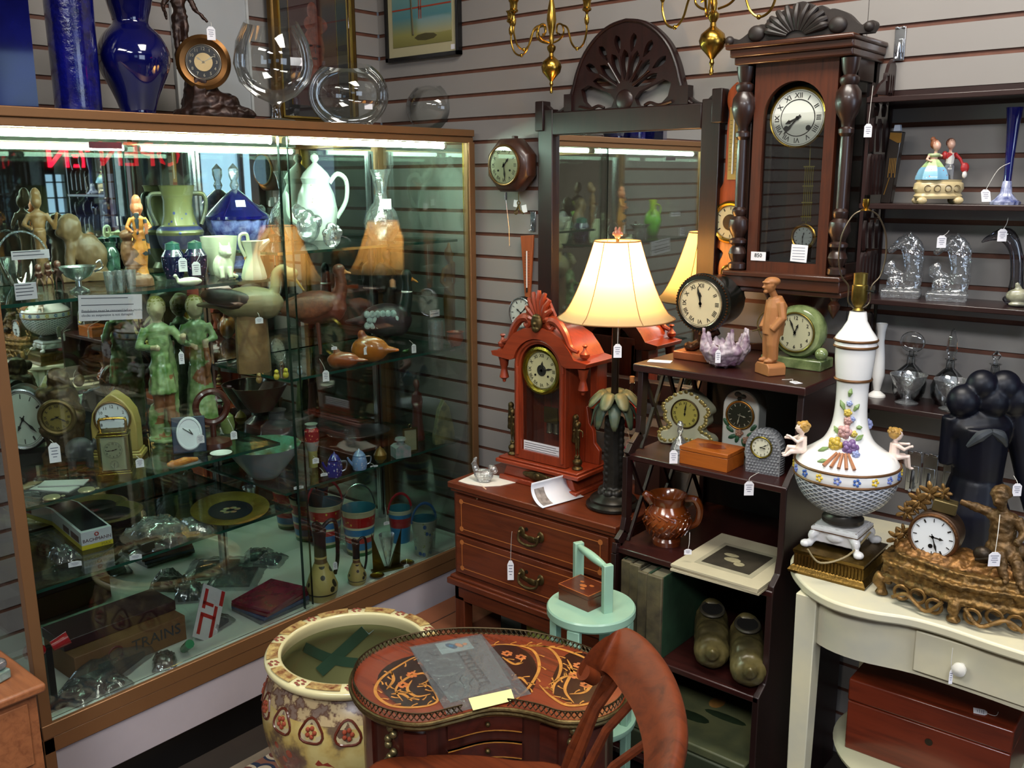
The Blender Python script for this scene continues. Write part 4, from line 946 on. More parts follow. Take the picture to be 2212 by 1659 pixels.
for s_ in (-1, 1):
    x = s_*.131; m = M(); base = [(.018, 1.375), (.022, 1.38), (.022, 1.392), (.014, 1.397), (.019, 1.405), (.023, 1.418), (.019, 1.43), (.013, 1.437), (.022, 1.445), (.022, 1.452), (.014, 1.458), (.018, 1.465), (.026, 1.482), (.023, 1.503), (.014, 1.512), (.018, 1.52), (.018, 1.528), (.012, 1.535), (.013, 1.62), (.012, 1.70), (.018, 1.708), (.018, 1.717), (.012, 1.722), (.014, 1.735), (.024, 1.752), (.030, 1.775), (.028, 1.80), (.018, 1.815), (.022, 1.823), (.022, 1.832), (.014, 1.838), (.018, 1.85), (.022, 1.875)]
    m.lathe([(.0001, 1.375)]+base, 24, (x, -.178, 0)); part('turned_column', m, DW, t)
m = M(); m.box(-.158, .148, -.215, 0, 1.895, 1.915); m.box(-.15, .144, -.205, 0, 1.878, 1.897); m.box(-.166, .152, -.225, 0, 1.913, 1.925); part('cornice', m, DWX, t, bev=.004)
m = M(); cz_ = [(-.175, 1.925), (-.182, 1.94), (-.175, 1.955), (-.160, 1.95), (-.145, 1.945), (-.12, 1.965), (-.095, 1.985), (-.078, 1.985), (-.075, 1.998), (-.058, 2.005), (-.045, 2.003), (-.04, 2.018), (-.02, 2.026), (-.012, 2.022), (-.01, 2.036), (.012, 2.042), (.03, 2.034)]
fan = [(p.x, p.z) for p in spl([(a, 0, b) for a, b in cz_], 3)]; cz2 = [(.03, 2.034), (.045, 2.02), (.06, 2.022), (.075, 2.008), (.09, 2.008), (.12, 1.99), (.142, 1.96), (.155, 1.95), (.165, 1.957), (.18, 1.96), (.186, 1.945), (.178, 1.925)]
fan += [(p.x, p.z) for p in spl([(a, 0, b) for a, b in cz2], 3)][1:]
sc = lambda b: 1.925+(b-1.925)*.72
m.prism([(a, sc(b)) for a, b in fan], -.19, -.165)
for i in range(11):
    a = PI*(.12+.76*i/10); L = .06+.045*math.sin(a)
    m.tube(spl([(.025*math.cos(a), -.192, sc(1.935+.02*math.sin(a))), (.07*math.cos(a), -.198, sc(1.935+.065*math.sin(a))), (L*1.05*math.cos(a), -.192, sc(1.935+L*.95*math.sin(a)))], 4), [.004, .009, .006], 8)
for s_ in (-1, 1): m.ball((s_*.10, -.193, sc(1.958)), (.022, .012, .019), 14, 8); m.ball((s_*.172, -.19, sc(1.943)), (.012, .012, .012), 12, 8)
part('carved_crest', m, mat('#2b2320', .5, 0, .35, 30, .2), t)
m = M(); m.box(-.15, .148, -.20, 0, 1.335, 1.372); m.box(-.158, .151, -.208, 0, 1.362, 1.375); m.box(-.15, .15, -.19, 0, 1.322, 1.336)
m.lathe([(.0001, 1.21), (.03, 1.225), (.065, 1.26), (.085, 1.30), (.095, 1.323), (.0001, 1.323)], 28, (0, -.07, 0), sx=1.1, sy=.7); part('base', m, DWX, t, bev=.003)
for s_ in (-1, 1): m = M(); m.lathe([(.0001, 1.268), (.005, 1.275), (.013, 1.292), (.015, 1.303), (.008, 1.312), (.011, 1.317), (.012, 1.323), (.0001, 1.323)], 16, (s_*.125, -.165, 0)); part('drop_finial', m, DWX, t)
dial(t, (0, -.152, 1.749), .067, (7.6, 37), face=mat('#dfe0d6', .3, 0, .04, coat=.3), bez=mat('#a58a3c', .25, 1, .2), bw=.09)
m = M(); m.ring((0, -.1535, 1.749), .043, .0012, 40, 5); part('inner_ring', m, INK, t)
for s_ in (-1, 1): m = M(); m.disc((s_*.028, -.153, 1.725), .0065, .001, 16); part('winding_hole', m, BLACK, t)
p = thing('x', None, None) if 0 else None
m = M(); [m.tube([(x, -.12, 1.50), (x, -.12, 1.632)], .0013, 6) for x in (.013, .018, .023, .028, .033)]; [m.box(.009, .037, -.1225, -.1195, z, z+.003) for z in (1.632, 1.585, 1.545, 1.51)]; m.tube([(.023, -.12, 1.635), (.022, -.12, 1.69)], .001, 5); m.tube([(.023, -.12, 1.5), (.023, -.12, 1.47)], .0018, 5)
pd = part('pendulum_rod', m, mat('#8d8340', .35, .8, .15), t)
m = M(); m.disc((.020, -.118, 1.462), .034, .006, 36); m.ring((.02, -.124, 1.462), .030, .004, 36, 8); part('pendulum_bob', m, BRASS, t)
dial(t, (.020, -.1255, 1.462), .024, (12, 30), style='bars', face=mat('#a9b0ac', .4, 0, .1))
m = M(); m.box(-.092, -.052, -.1805, -.179, 1.402, 1.424); lb = part('price_label', m, TAGC, t); m = M(); m.text('850', .014, (-.072, -.1808, 1.415)); part('number', m, INK, lb)
m = M(); m.cbox((.035, -.1795, 1.425), (.042, .0008, .042), ry=.05); lb = part('paper_note', m, TAGC, t); m = M(); [m.box(.018, .05, -.1802, -.1799, 1.41+k*.007, 1.411+k*.007) for k in range(5)]; part('handwriting', m, BLUEINK, lb)
# ---- hanging whatnot shelf
t = thing('whatnot_shelf', 'dark mahogany hanging wall shelf with pierced gothic ends at the upper right', 'shelf', (1.832, -.004, 1.06))
SX = .405; WD = mat('#2a1614', .35, 0, .3, 12, .05, 60, .3); zs = [0, .255, .478, .718]
for k, z in enumerate(zs): m = M(); m.box(0, SX, -.150, 0, z-.010, z); m.box(-.003, SX+.003, -.154, -.146, z-.012, z+.001); part('shelf_board', m, WD, t, bev=.002)
m = M(); m.box(.01, SX, -.006, 0, .70, .718); m.box(.01, SX, -.006, 0, .728, .742); part('back_rail', m, WD, t)
for x in (0, SX-.008):
    m = M(); m.T = Matrix.Translation((x, 0, 0)) @ Matrix.Rotation(PI/2, 4, 'Z')
    loops = [[(-.150, -.04), (0, -.06), (0, .80), (-.02, .815), (-.045, .80), (-.065, .765), (-.10, .75), (-.125, .728), (-.150, .72)]]
    for a, b in zip(zs, zs[1:]):
        h = b-a
        loops += [[(y, a+.02), (y+.012, a+.02), (y+.012, a+h*.42), (y+.006, a+h*.48), (y, a+h*.42)] for y in (-.13, -.107, -.084, -.061, -.038)]
        loops += [petal(PI/2, 0, h*.32, .004, .012, (y, a+h*.5)) for y in (-.118, -.075, -.032)]
        loops += [petal(PI/2, 0, h*.12, .003, .010, (y, a+h*.84)) for y in (-.10, -.052)]
    loops += [petal(PI/2, 0, .05, .003, .006, (y, .73)) for y in (-.06, -.044, -.028, -.014)]
    m.fret(loops, -.008, 0); part('pierced_end', m, WD, t)
# ---- pictures above the case
t = thing('framed_portrait', 'gilt-framed dark red portrait print of a sculpted head above the showcase', 'picture', (0, 0, 0))
a, b = at_x(590, 235, .03), at_x(768, 210, .03); t.location = (.02, (a.y+b.y)/2, 1.775); wd = (b.y-a.y)/2*1.0
t.rotation_euler[2] = PI/2
m = M(); H_ = .60
m.box(-wd, -wd+.030, -.03, 0, 0, H_); m.box(wd-.030, wd, -.03, 0, 0, H_); m.box(-wd, wd, -.03, 0, 0, .030); m.box(-wd, wd, -.03, 0, H_-.03, H_); part('frame', m, mat('#6b4f22', .4, .7, .4, 20), t, bev=.008)
m = M(); m.box(-wd+.024, wd-.024, -.034, -.028, .026, .032); m.box(-wd+.024, -wd+.030, -.034, -.028, .026, H_-.03); m.box(wd-.030, wd-.024, -.034, -.028, .026, H_-.03); part('gilt_liner', m, mat('#b79a4e', .3, .9, .2), t)
m = M(); m.box(-wd+.03, wd-.03, -.012, -.01, .03, H_-.03); pm = part('mat_board', m, mat('#141211', .6), t, smooth=0)
iw = wd-.075
m = M(); m.box(-iw, iw, -.0135, -.012, .07, .42); pp = part('print', m, mat('#3d1410', .5, 0, .3, 12), pm, smooth=0)
m = M(); m.box(-iw, -iw+.003, -.0145, -.0135, .07, .42); m.box(iw-.003, iw, -.0145, -.0135, .07, .42); part('gold_fillet', m, BRASS, pm)
m = M(); m.ball((.0, -.0135, .255), (.045, .003, .065), 16, 10); m.ball((.012, -.0135, .33), (.05, .003, .03), 16, 8); m.ball((0, -.0135, .37), (.022, .003, .03), 12, 8); m.ball((-.01, -.0135, .17), (.03, .003, .04), 12, 8); fh = part('sculpted_head', m, mat('#8d4a34', .5, 0, .5, 30, c2='#4a1b14'), pp)
m = M(); m.ball((-.017, -.0165, .262), (.011, .001, .004), 8, 4); m.ball((.017, -.0165, .262), (.011, .001, .004), 8, 4); m.ball((0, -.0165, .222), (.012, .001, .004), 8, 4); m.tube([(0, -.0165, .262), (.004, -.017, .238)], .002, 5); part('painted_features', m, mat('#2c0f0b', .5), fh)
m = M(); m.box(-wd+.03, wd-.03, -.024, -.023, .03, H_-.03); part('glass', m, glass((.97, .97, .97), .03), t, smooth=0)
t = thing('framed_watercolor', 'black-framed watercolour of a red bridge over blue water on the back wall', 'picture', (0, 0, 0))
a, b = at_y(833, 132, -.02), at_y(990, 120, -.02); wd = (b.x-a.x)/2; t.location = ((a.x+b.x)/2+.002, -.002, (a.z+b.z)/2)
m = M(); m.box(-wd, -wd+.012, -.02, 0, 0, .42); m.box(wd-.012, wd, -.02, 0, 0, .42); m.box(-wd, wd, -.02, 0, 0, .012); m.box(-wd, wd, -.02, 0, .408, .42); part('frame', m, BLACK, t)
m = M(); m.box(-wd+.012, wd-.012, -.012, -.010, .012, .408); pm = part('mat_board', m, mat('#b5ac88', .7, 0, .05), t, smooth=0)
wcm = bands([(0, '#76713c'), (.12, '#8d8a4e'), (.30, '#4f8288'), (.55, '#6f9690'), (.62, '#a9a781'), (1, '#b7b095')], .045, .36, .6, interp='LINEAR')
m = M(); m.box(-wd+.035, wd-.035, -.0135, -.012, .045, .375); pp = part('painting', m, wcm, pm, smooth=0)
m = M(); [m.box(x, x+.0035, -.0142, -.0135, .13, .37) for x in (-.012, -.002)]; [m.box(-.012, .0015, -.0142, -.0135, z, z+.004) for z in (.16, .20, .25, .3, .35)]; m.box(-wd+.036, wd-.036, -.0142, -.0135, .165, .170); part('bridge', m, mat('#a2412a', .6), pp)
m = M(); m.tube([(-.055, -.0138, .36), (-.048, -.0138, .2), (-.04, -.0138, .08)], [.002, .003, .004], 6); m.ball((.02, -.0135, .07), (.055, .0006, .012), 12, 4); part('tree_and_shore', m, mat('#4a4422', .6), pp)
m = M(); m.box(wd-.04, wd-.022, -.013, -.0125, .018, .034); part('price_sticker', m, TAGC, t)
# ================================================================= figures
def doll(m, H, skirt=None, hat=None, arms=None, legs=None, ks=(0, 0, 0, 0), T=None, hair=True, head=1.0, belly=1.0, lean=0):
    """little standing figure facing -y, height H; ks = slots for skin, hair, top, lower"""
    T0 = m.T; m.T = T0 @ (T or Matrix.Identity(4)) @ Matrix.Rotation(lean, 4, 'X') @ Matrix.Scale(H, 4)
    sk, hr, tp, lo = ks; hd = .062*head
    m.k = sk; m.ball((0, -.004, .905), (hd*.88, hd*.95, hd*1.15), 14, 10); m.ball((0, -hd*.95, .90), (.008, .012, .012), 6, 4); m.ball((0, -hd*.8, .87), (.016, .01, .006), 6, 4)
    for s in (-1, 1): m.ball((s*.022*head, -hd*.86, .915), (.008, .006, .006), 6, 4); m.ball((s*hd*.9, 0, .90), (.008, .012, .018), 6, 4)
    m.tube([(0, 0, .86), (0, .003, .80)], [.026, .032], 8)
    if hair: m.k = hr; m.ball((0, .014, .925), (hd*1.02, hd*1.0, hd*1.12), 12, 8)
    m.k = tp; m.ball((0, .004, .76), (.092, .055, .06), 12, 8); m.ball((0, 0, .68), (.075*belly, .055*belly, .11), 12, 8); m.ball((0, .002, .59), (.07*belly, .052*belly, .07), 12, 8)
    for s, (el, ha) in zip((-1, 1), arms or [((-.12, .0, .63), (-.08, -.07, .55)), ((.12, .0, .63), (.08, -.07, .55))]):
        m.k = tp; m.tube([(s*.085, .004, .78), el], [.032, .026], 8); m.tube([el, ha], [.026, .018], 8); m.ball(el, .026, 8, 6); m.k = sk; m.ball(ha, .022, 8, 6)
        for f in range(4): m.tube([ha, (ha[0]+(f-1.5)*.008, ha[1]-.02, ha[2]-.018)], [.006, .005], 5)
    m.k = lo
    if skirt:
        P = skirt; m.lathe([(r, z) for r, z in P], 24, flute=lambda a, z: 1+.06*math.sin(9*a))
    else:
        for s, l in zip((-1, 1), legs or [[(-.04, 0, .55), (-.045, -.01, .29), (-.045, .01, .04)], [(.04, 0, .55), (.045, -.01, .29), (.045, .01, .04)]]):
            m.tube(l, [.05, .036, .024], 8); m.ball(l[1], .037, 8, 6); f = l[-1]; m.k = lo; m.ball((f[0], f[1]-.025, f[2]-.018), (.024, .048, .02), 8, 6)
    m.T = T0
def fig(name, label, cat, loc, rz, m, mats, vox, base=None, basemat=None, group=None, partname='body', **k):
    t = thing(name, label, cat, loc, rz, group); part(partname, organic(m, vox, **k), mats, t)
    if base: part('base', base, basemat, t, bev=.001)
    return t
# ================================================================= console table: cherub lamp
LP = at_z(1812, 1212, .75); LP = Vector((1.953, -.455, .75))
t = thing('cherub_lamp', 'white and gold porcelain lamp base with applied roses and two cherubs, bare harp on top', 'lamp', LP, .02)
GD = mat('#7a5f2c', .3, .9, .35, 60, .3, 200); GL = mat('#6b4a2c', .4, .5, .15)
def sq(m, levels, rz=0):
    T = m.T; vs = []
    for r_, z in levels: vs += [(-r_, -r_, z), (r_, -r_, z), (r_, r_, z), (-r_, r_, z)]
    n = len(levels); m.add(vs, [(3, 2, 1, 0), (4*n-4, 4*n-3, 4*n-2, 4*n-1)]+[(k*4+i, k*4+(i+1) % 4, k*4+4+(i+1) % 4, k*4+4+i) for k in range(n-1) for i in range(4)])
m = M(); sq(m, [(.083, 0), (.085, .006), (.080, .014), (.074, .017), (.074, .042), (.077, .046), (.078, .052), (.064, .058)]); pl = part('plinth', m, GD, t)
m = M()
for k in range(20):
    for sx_, sy_, rr in ((1, 0, 0), (-1, 0, 0), (0, 1, 1), (0, -1, 1)):
        u = -.070+.140*k/19
        x, y = (sx_*.0745, u) if not rr else (u, sy_*.0745); m.cyl((x, y, .018), (x, y, .041), .0028, n=6)
part('reeding', m, GD, pl)
m = M(); m.box(-.045, .045, -.045, .045, .069, .098); m.box(-.051, .051, -.051, .051, .094, .104); m.box(-.046, .046, -.046, .046, .104, .108)
for sx_ in (-1, 1):
    for sy_ in (-1, 1):
        P = spl([(sx_*.036, sy_*.036, .092), (sx_*.048, sy_*.048, .084), (sx_*.047, sy_*.047, .072), (sx_*.054, sy_*.054, .062)], 4); m.tube(P, [.012, .010, .007, .009], 8); m.ball((sx_*.058, sy_*.058, .0645), (.012, .012, .009), 8, 6)
    m.ball((sx_*.045, 0, .085), (.008, .02, .01), 8, 6); m.ball((0, sx_*.045, .085), (.02, .008, .01), 8, 6)
part('footed_base', organic(m, .0022, 2, .0006, 120), mat('#dcdad8', .25, 0, .06, 60, coat=.5), t)
m = M(); m.box(-.0515, .0515, -.0515, .0515, .0955, .0975); m.box(-.0465, .0465, -.0465, .0465, .1045, .1065); part('gold_line', m, GL, t)
m = M(); m.lathe([(.036, .108), (.044, .114), (.044, .122), (.036, .128), (.034, .134)], 36); part('socle', m, mat('#4a4640', .35, .6, .3), t)
lm, lt_, lb_ = new_mat('basket_weave'); lb_.inputs['Roughness'].default_value = .3; lb_.inputs['Coat Weight'].default_value = .3
v = coords(lt_); sp = lt_.nodes.new('ShaderNodeSeparateXYZ'); lt_.links.new(v, sp.inputs[0])
at2 = math_n(lt_, 'MULTIPLY', math_n(lt_, 'ARCTAN2', sp.outputs[1], sp.outputs[0]), 28)
zz_ = math_n(lt_, 'MULTIPLY', sp.outputs[2], 620)
f1 = math_n(lt_, 'SINE', math_n(lt_, 'ADD', at2, zz_)); f2 = math_n(lt_, 'SINE', math_n(lt_, 'SUBTRACT', at2, zz_))
ff = math_n(lt_, 'MAXIMUM', f1, f2); lt_.links.new(ramp(lt_, ff, [(.5, '#6f7580'), (.8, '#dfe1e6')]), lb_.inputs['Base Color']); bump(lt_, lb_, ff, .6, .002)
m = M(); m.lathe([(p.x, p.z) for p in spl([(.034, 0, .134), (.06, 0, .146), (.088, 0, .170), (.104, 0, .20), (.108, 0, .222)], 6)], 64, cap=False); part('woven_bowl', m, lm, t, smooth=60)
m = M(); m.lathe([(.1085, .222), (.1095, .224), (.1095, .246), (.1085, .248)], 64, cap=False); part('flower_band', m, PORC, t)
for z in (.222, .248): m = M(); m.ring((0, 0, z), .109, .003, 64, 6, 'xy'); part('gold_line', m, GL, t)
for k in range(18):
    a = 2*PI*k/18; m = M(); c = ('#3f62a8', '#d6b83c', '#6d7fbf')[k % 3]
    for j in range(5): b = j*1.2566; q = V((.110)*math.cos(a+.05*math.cos(b)), .110*math.sin(a+.05*math.cos(b)), .235+.006*math.sin(b)); m.ball(q, .0033, 6, 4)
    part('applied_flower', m, mat(c, .35, 0, .1), t)
m = M(); m.lathe([(p.x, p.z) for p in spl([(.108, 0, .248), (.098, 0, .262), (.075, 0, .278), (.052, 0, .298), (.038, 0, .33), (.033, 0, .37), (.033, 0, .42), (.036, 0, .435), (.040, 0, .475), (.0405, 0, .50)], 5)], 56, cap=False)
m.lathe([(.0405, .50), (.044, .503), (.0415, .513), (.044, .516), (.041, .523), (.030, .538), (.020, .556), (.017, .575), (.0001, .576)], 48); part('neck', m, PORC, t, smooth=50)
for z, r in ((.432, .0365), (.503, .0425), (.516, .0425)): m = M(); m.ring((0, 0, z), r, .0032, 48, 6, 'xy'); part('gold_line', m, GL, t)
m = M(); m.lathe([(.008, .576), (.012, .578), (.008, .584), (.013, .592), (.016, .60), (.016, .63), (.014, .632), (.014, .655), (.0001, .657)], 24); part('bulb_socket', m, mat('#8a7436', .35, .85, .4, 50), t)
m = M(); m.cyl((.016, -.004, .62), (.030, -.01, .62), .0018, n=6); m.cyl((.028, -.009, .62), (.036, -.012, .62), .004, n=10); part('switch_knob', m, BLACK, t)
m = M()
for s in (-1, 1): P = spl([(s*.004, 0, .785), (s*.026, 0, .772), (s*.044, 0, .735), (s*.048, 0, .69), (s*.04, 0, .65), (s*.024, 0, .628), (s*.022, 0, .595), (s*.008, 0, .582)], 5); m.tube([V(p.x*math.cos(.65), p.x*math.sin(.65), p.z) for p in P], .0017, 6)
part('harp', m, mat('#6d6250', .35, .8, .2), t)
m = M(); m.lathe([(.012, .783), (.008, .786), (.004, .788), (.007, .794), (.007, .806), (.0001, .807)], 14); part('finial', m, BRASS, t)
def rose(m, c, r, n=5):
    c = Vector(c); d = Vector((c.x, c.y, 0)).normalized(); u = Vector((-d.y, d.x, 0)); w_ = Vector((0, 0, 1))
    for ring_, k_, rr in ((0, n, .62), (1, n, .38)):
        for j in range(k_):
            a = 2*PI*j/k_+ring_*.6; p = c+(u*math.cos(a)+w_*math.sin(a))*r*rr+d*(.25*r*ring_); m.ball(p, (r*.42, r*.42, r*.42), 8, 6)
    m.ball(c+d*r*.35, r*.25, 8, 6)
va = math.atan2(CAM.y-LP.y, CAM.x-LP.x)-.02-.15
def nk(a, z, off=0.004):
    pr = [(.108, .248), (.098, .262), (.075, .278), (.052, .298), (.038, .33), (.033, .37), (.033, .42)]
    for (r1, z1), (r2, z2) in zip(pr, pr[1:]):
        if z1 <= z <= z2: r = r1+(r2-r1)*(z-z1)/(z2-z1)+off; return V(r*math.cos(va+a), r*math.sin(va+a), z)
for (a, z, r, c) in ((-.32, .298, .017, '#c3a53c'), (.22, .296, .018, '#7d5f8f'), (-.05, .325, .016, '#c79a96'), (.05, .348, .010, '#b98f88'), (-.0, .365, .009, '#cdb24a'), (.25, .352, .007, '#8f9ac4'), (.35, .322, .008, '#d2bc5a'), (.38, .285, .009, '#8f9ac4'), (.05, .385, .007, '#9aa6cc'), (2.2, .33, .012, '#8a94c0')):
    m = M(); rose(m, nk(a, z), r); part('applied_rose', m, mat(c, .35, 0, .25, 90), t)
m = M()
for (a, z, da, dz) in ((-.5, .29, -.25, -.01), (-.35, .32, -.35, .012), (.45, .31, .35, .01), (.3, .37, .3, .015), (-.2, .37, -.3, .02), (0, .40, .1, .03), (-.3, .27, -.2, -.005), (.5, .335, .3, .0)):
    p, q = nk(a, z), nk(a+da, min(max(z+dz, .25), .418)); m.tube([p, p.lerp(q, .5), q], [.002, .0055, .001], 6)
part('leaves', m, mat('#7f9a5c', .4, 0, .3, 60), t)
m = M()
for k in range(5): p, q = nk(-.15+.08*k, .285, .005), nk(-.3+.15*k, .262, .007); m.tube([p, q], [.003, .004], 6)
part('flower_stems', m, mat('#a86f4c', .4, 0, .2), t)
SKIN = mat('#e6cfc2', .35, 0, .06, coat=.4); BLOND = mat('#b98f45', .45, 0, .3, 90)
for nm, px, a, rot in (('left', -1, 0, 0), ('right', 1, 0, 0)):
    c = at_z(1742 if px < 0 else 1945, 1003 if px < 0 else 1048, .0) if 0 else None
    ang = YAW+(PI if px < 0 else 0)+(-.15 if px < 0 else -.1); bp = V(.098*math.cos(ang), .098*math.sin(ang), .262 if px < 0 else .252)
    ch = part('cherub_'+'figure', organic((lambda m: (m.__setattr__('T', Matrix.Translation(bp) @ Matrix.Rotation(ang+PI/2, 4, 'Z')), 
        m.ball((0, 0, .012), (.013, .012, .012), 10, 8), m.tube([(0, 0, .012), (0, .001, .04)], [.012, .010], 8), m.ball((0, -.002, .058), (.0115, .0125, .0135), 12, 8), m.ball((0, -.0145, .057), (.002, .002, .002), 6, 4), m.tube([(0, 0, .04), (0, 0, .05)], [.005, .005], 6),
        m.tube([(-.012, 0, .038), (-.018, -.014, .030), (-.008, -.03, .034)], [.0048, .0042, .003], 7), m.tube([(.012, 0, .038), (.02, -.012, .032), (.012, -.03, .044 if px < 0 else .034)], [.0048, .0042, .003], 7),
        m.tube([(-.007, -.002, .01), (-.010, -.026, .012), (-.010, -.030, -.012 if px > 0 else -.002)], [.0075, .006, .004], 7), m.tube([(.007, -.002, .01), (.012, -.024, .008), (.012, -.032, -.016 if px > 0 else .0)], [.0075, .006, .004], 7),
        m.ball((-.010, -.034, -.014 if px > 0 else -.003), (.004, .007, .003), 6, 4), m.ball((.012, -.036, -.018 if px > 0 else -.001), (.004, .007, .003), 6, 4),
        m.ball((-.008, -.033, .034), .0035, 6, 5), m.ball((.012, -.033, .044 if px < 0 else .034), .0035, 6, 5), m)[-1])(M()), .0013, 1), SKIN, t)
    m = M(); m.T = Matrix.Translation(bp) @ Matrix.Rotation(ang+PI/2, 4, 'Z'); m.ball((0, .003, .061), (.0135, .013, .0135), 12, 8)
    for k in range(10): a = k*.63; m.ball((.011*math.cos(a), .003+.011*math.sin(a), .066+.003*math.sin(3*a)), .0045, 6, 4)
    part('curly_hair', m, BLOND, ch)
m = M(); m.tube(spl([at_z(1742, 1185, .83)-LP, at_z(1770, 1215, .80)-LP, at_z(1830, 1200, .815)-LP, at_z(1880, 1150, .85)-LP], 6), .0022, 6); part('lamp_cord', m, mat('#8a7a55', .4, 0, .1), t)
# ---- gilt figural mantel clock
MC = Vector((2.222, -.478, .75)); t = thing('figural_mantel_clock', 'ornate gilt mantel clock with seated figure and white dial on the console table', 'clock', MC, .0)
RG = mat('#8a6836', .42, .65, .55, 70, .5, 220, c2='#4f3c20'); RG2 = mat('#94703c', .42, .6, .45, 60, .7, 150, c2='#5c4424')
m = M()
outl = [(-.165, .0), (-.15, -.06), (-.10, -.075), (-.05, -.09), (0, -.10), (.05, -.09), (.10, -.075), (.15, -.06), (.165, 0), (.14, .05), (0, .06), (-.14, .05)]
P = [(p.x, p.y) for p in spl([(a, b, 0) for a, b in outl], 4, True)]
for sc_, z0, z1 in ((1.0, .040, .050), (.95, .05, .075), (1.0, .072, .082), (.85, .08, .10)): m.slab([(a*sc_, b*sc_) for a, b in P], z0, z1)
for k in range(9):
    a = -.14+.035*k; m.ball((a, -.085+abs(a)*.2, .040), (.016, .010, .012), 8, 6); m.ball((a, -.088+abs(a)*.2, .065), (.012, .008, .010), 8, 6)
part('pierced_base', organic(m, .003, 1, .0028, 120), RG, t)
for (x, y) in ((-.15, -.055), (.15, -.055), (-.13, .045), (.13, .045), (0, -.09)):
    m = M(); m.tube(spl([(x, y, .045), (x*1.05, y*1.08, .03), (x, y, .018), (x*1.02, y*1.1, .004)], 3), [.014, .012, .008, .012], 8); m.ball((x, y, .007), (.014, .013, .007), 8, 6); part('scroll_foot', organic(m, .003, 1, .002, 70), RG2, t)
for s in (-1, 1):
    m = M()
    for j in range(3): m.ring((s*(.035+.035*j), -.098+.012*j, .026+.006*(j % 2)), .014, .0035, 18, 6)
    m.tube(spl([(s*.02, -.10, .04), (s*.05, -.10, .012), (s*.09, -.09, .032), (s*.12, -.08, .014)], 5), .004, 6); part('scroll_apron', m, RG2, t)
m = M(); m.ball((-.02, -.01, .095), (.125, .055, .022), 20, 10); m.ball((.06, -.02, .10), (.06, .04, .03), 14, 8); m.ball((-.09, -.01, .10), (.05, .04, .018), 14, 8); m.ball((.11, .0, .095), (.035, .03, .012), 12, 8); part('rocky_mound', organic(m, .003, 1, .006, 70), mat('#8f6433', .45, .55, .5, 60, .5, 200, c2='#5a3c1c'), t)
m = M(); m.T = tr(-.065, -.025, .145, rx=PI/2); m.lathe([(.0001, -.045), (.046, -.045), (.049, -.02), (.049, .008), (.045, .010), (.0001, .010)], 40); part('drum', m, mat('#5a4434', .4, .7, .3), t)
dial(t, (-.065, -.037, .145), .042, (2.75, 27), style='bars', face=mat('#e6e9ea', .2, 0, .02, coat=.5), bez=mat('#7a5334', .35, .8, .4, 150, .5, 300), bw=.14)
m = M(); m.disc((-.068, -.0385, .125), .0045, .001, 12); part('winding_hole', m, BLACK, t)
m = M(); m.cbox((-.055, -.01, .205), (.045, .03, .024), ry=.15, rz=.2); part('book_block', m, mat('#6b5d3a', .4, .7, .3), t, bev=.002)
for (cx, cz_, rr) in ((-.105, .205, .022), (-.085, .225, .022), (-.128, .175, .018), (-.06, .232, .016), (-.13, .13, .016), (-.14, .115, .02), (-.115, .19, .016)):
    m = M()
    for j in range(7): a = j*.9; m.ball((cx+rr*.6*math.cos(a), -.012-.006*math.sin(j*2), cz_+rr*.6*math.sin(a)), (rr*.26, .004, rr*.55), 8, 5, rotm(0, PI/2-a, 0))
    part('leaf_spray', m, RG2, t)
m = M(); m.k = 0
m.ball((.055, .0, .135), (.036, .034, .03), 14, 8); m.tube([(.052, .0, .135), (.048, .0, .175), (.046, -.004, .20)], [.026, .024, .020], 10); m.ball((.046, -.004, .196), (.030, .018, .014), 12, 8)
m.tube([(.046, -.004, .205), (.042, -.012, .222)], [.009, .009], 8); m.ball((.040, -.014, .232), (.0145, .016, .018), 14, 10); m.ball((.037, -.030, .230), (.003, .004, .004), 6, 4)
m.ball((.041, -.009, .241), (.019, .020, .014), 14, 8); m.ring((.041, -.010, .238), .016, .004, 20, 6, 'xy')
m.tube([(.024, -.004, .20), (.0, -.006, .205), (-.03, -.012, .212)], [.010, .008, .005], 8); m.tube([(.072, -.004, .198), (.088, -.01, .175), (.078, -.03, .160)], [.010, .009, .006], 8)
m.tube([(.05, -.01, .135), (.055, -.045, .140), (.07, -.05, .105)], [.018, .013, .008], 8); m.ball((.075, -.058, .103), (.006, .014, .005), 8, 5); m.tube([(.07, -.01, .132), (.088, -.04, .128), (.098, -.05, .098)], [.016, .012, .008], 8); m.ball((.104, -.056, .097), (.006, .013, .005), 8, 5)
m.tube([(.078, -.02, .15), (.098, .0, .14), (.105, .0, .12)], [.010, .014, .012], 8)
m.v = [V(v.x+.004, v.y-.006, (v.z-.12)*1.12+.12) for v in m.v]
part('seated_figure', organic(m, .0024, 1, .0022, 110), mat('#6f5330', .5, .45, .5, 60, .6, 160, c2='#453319'), t)
m = M(); m.tube([(.02, -.055, .125), (.055, -.06, .138)], [.003, .003], 8); m.ball((.03, -.045, .135), (.018, .014, .016), 10, 8); part('pitcher', m, DKBRZ, t)
price_tag(at_y(2148, 1208, -.575), 'white price tag hanging on the seated figure of the gilt mantel clock', .022, .028, [at_y(2160, 1112, -.53), at_y(2156, 1150, -.56)])
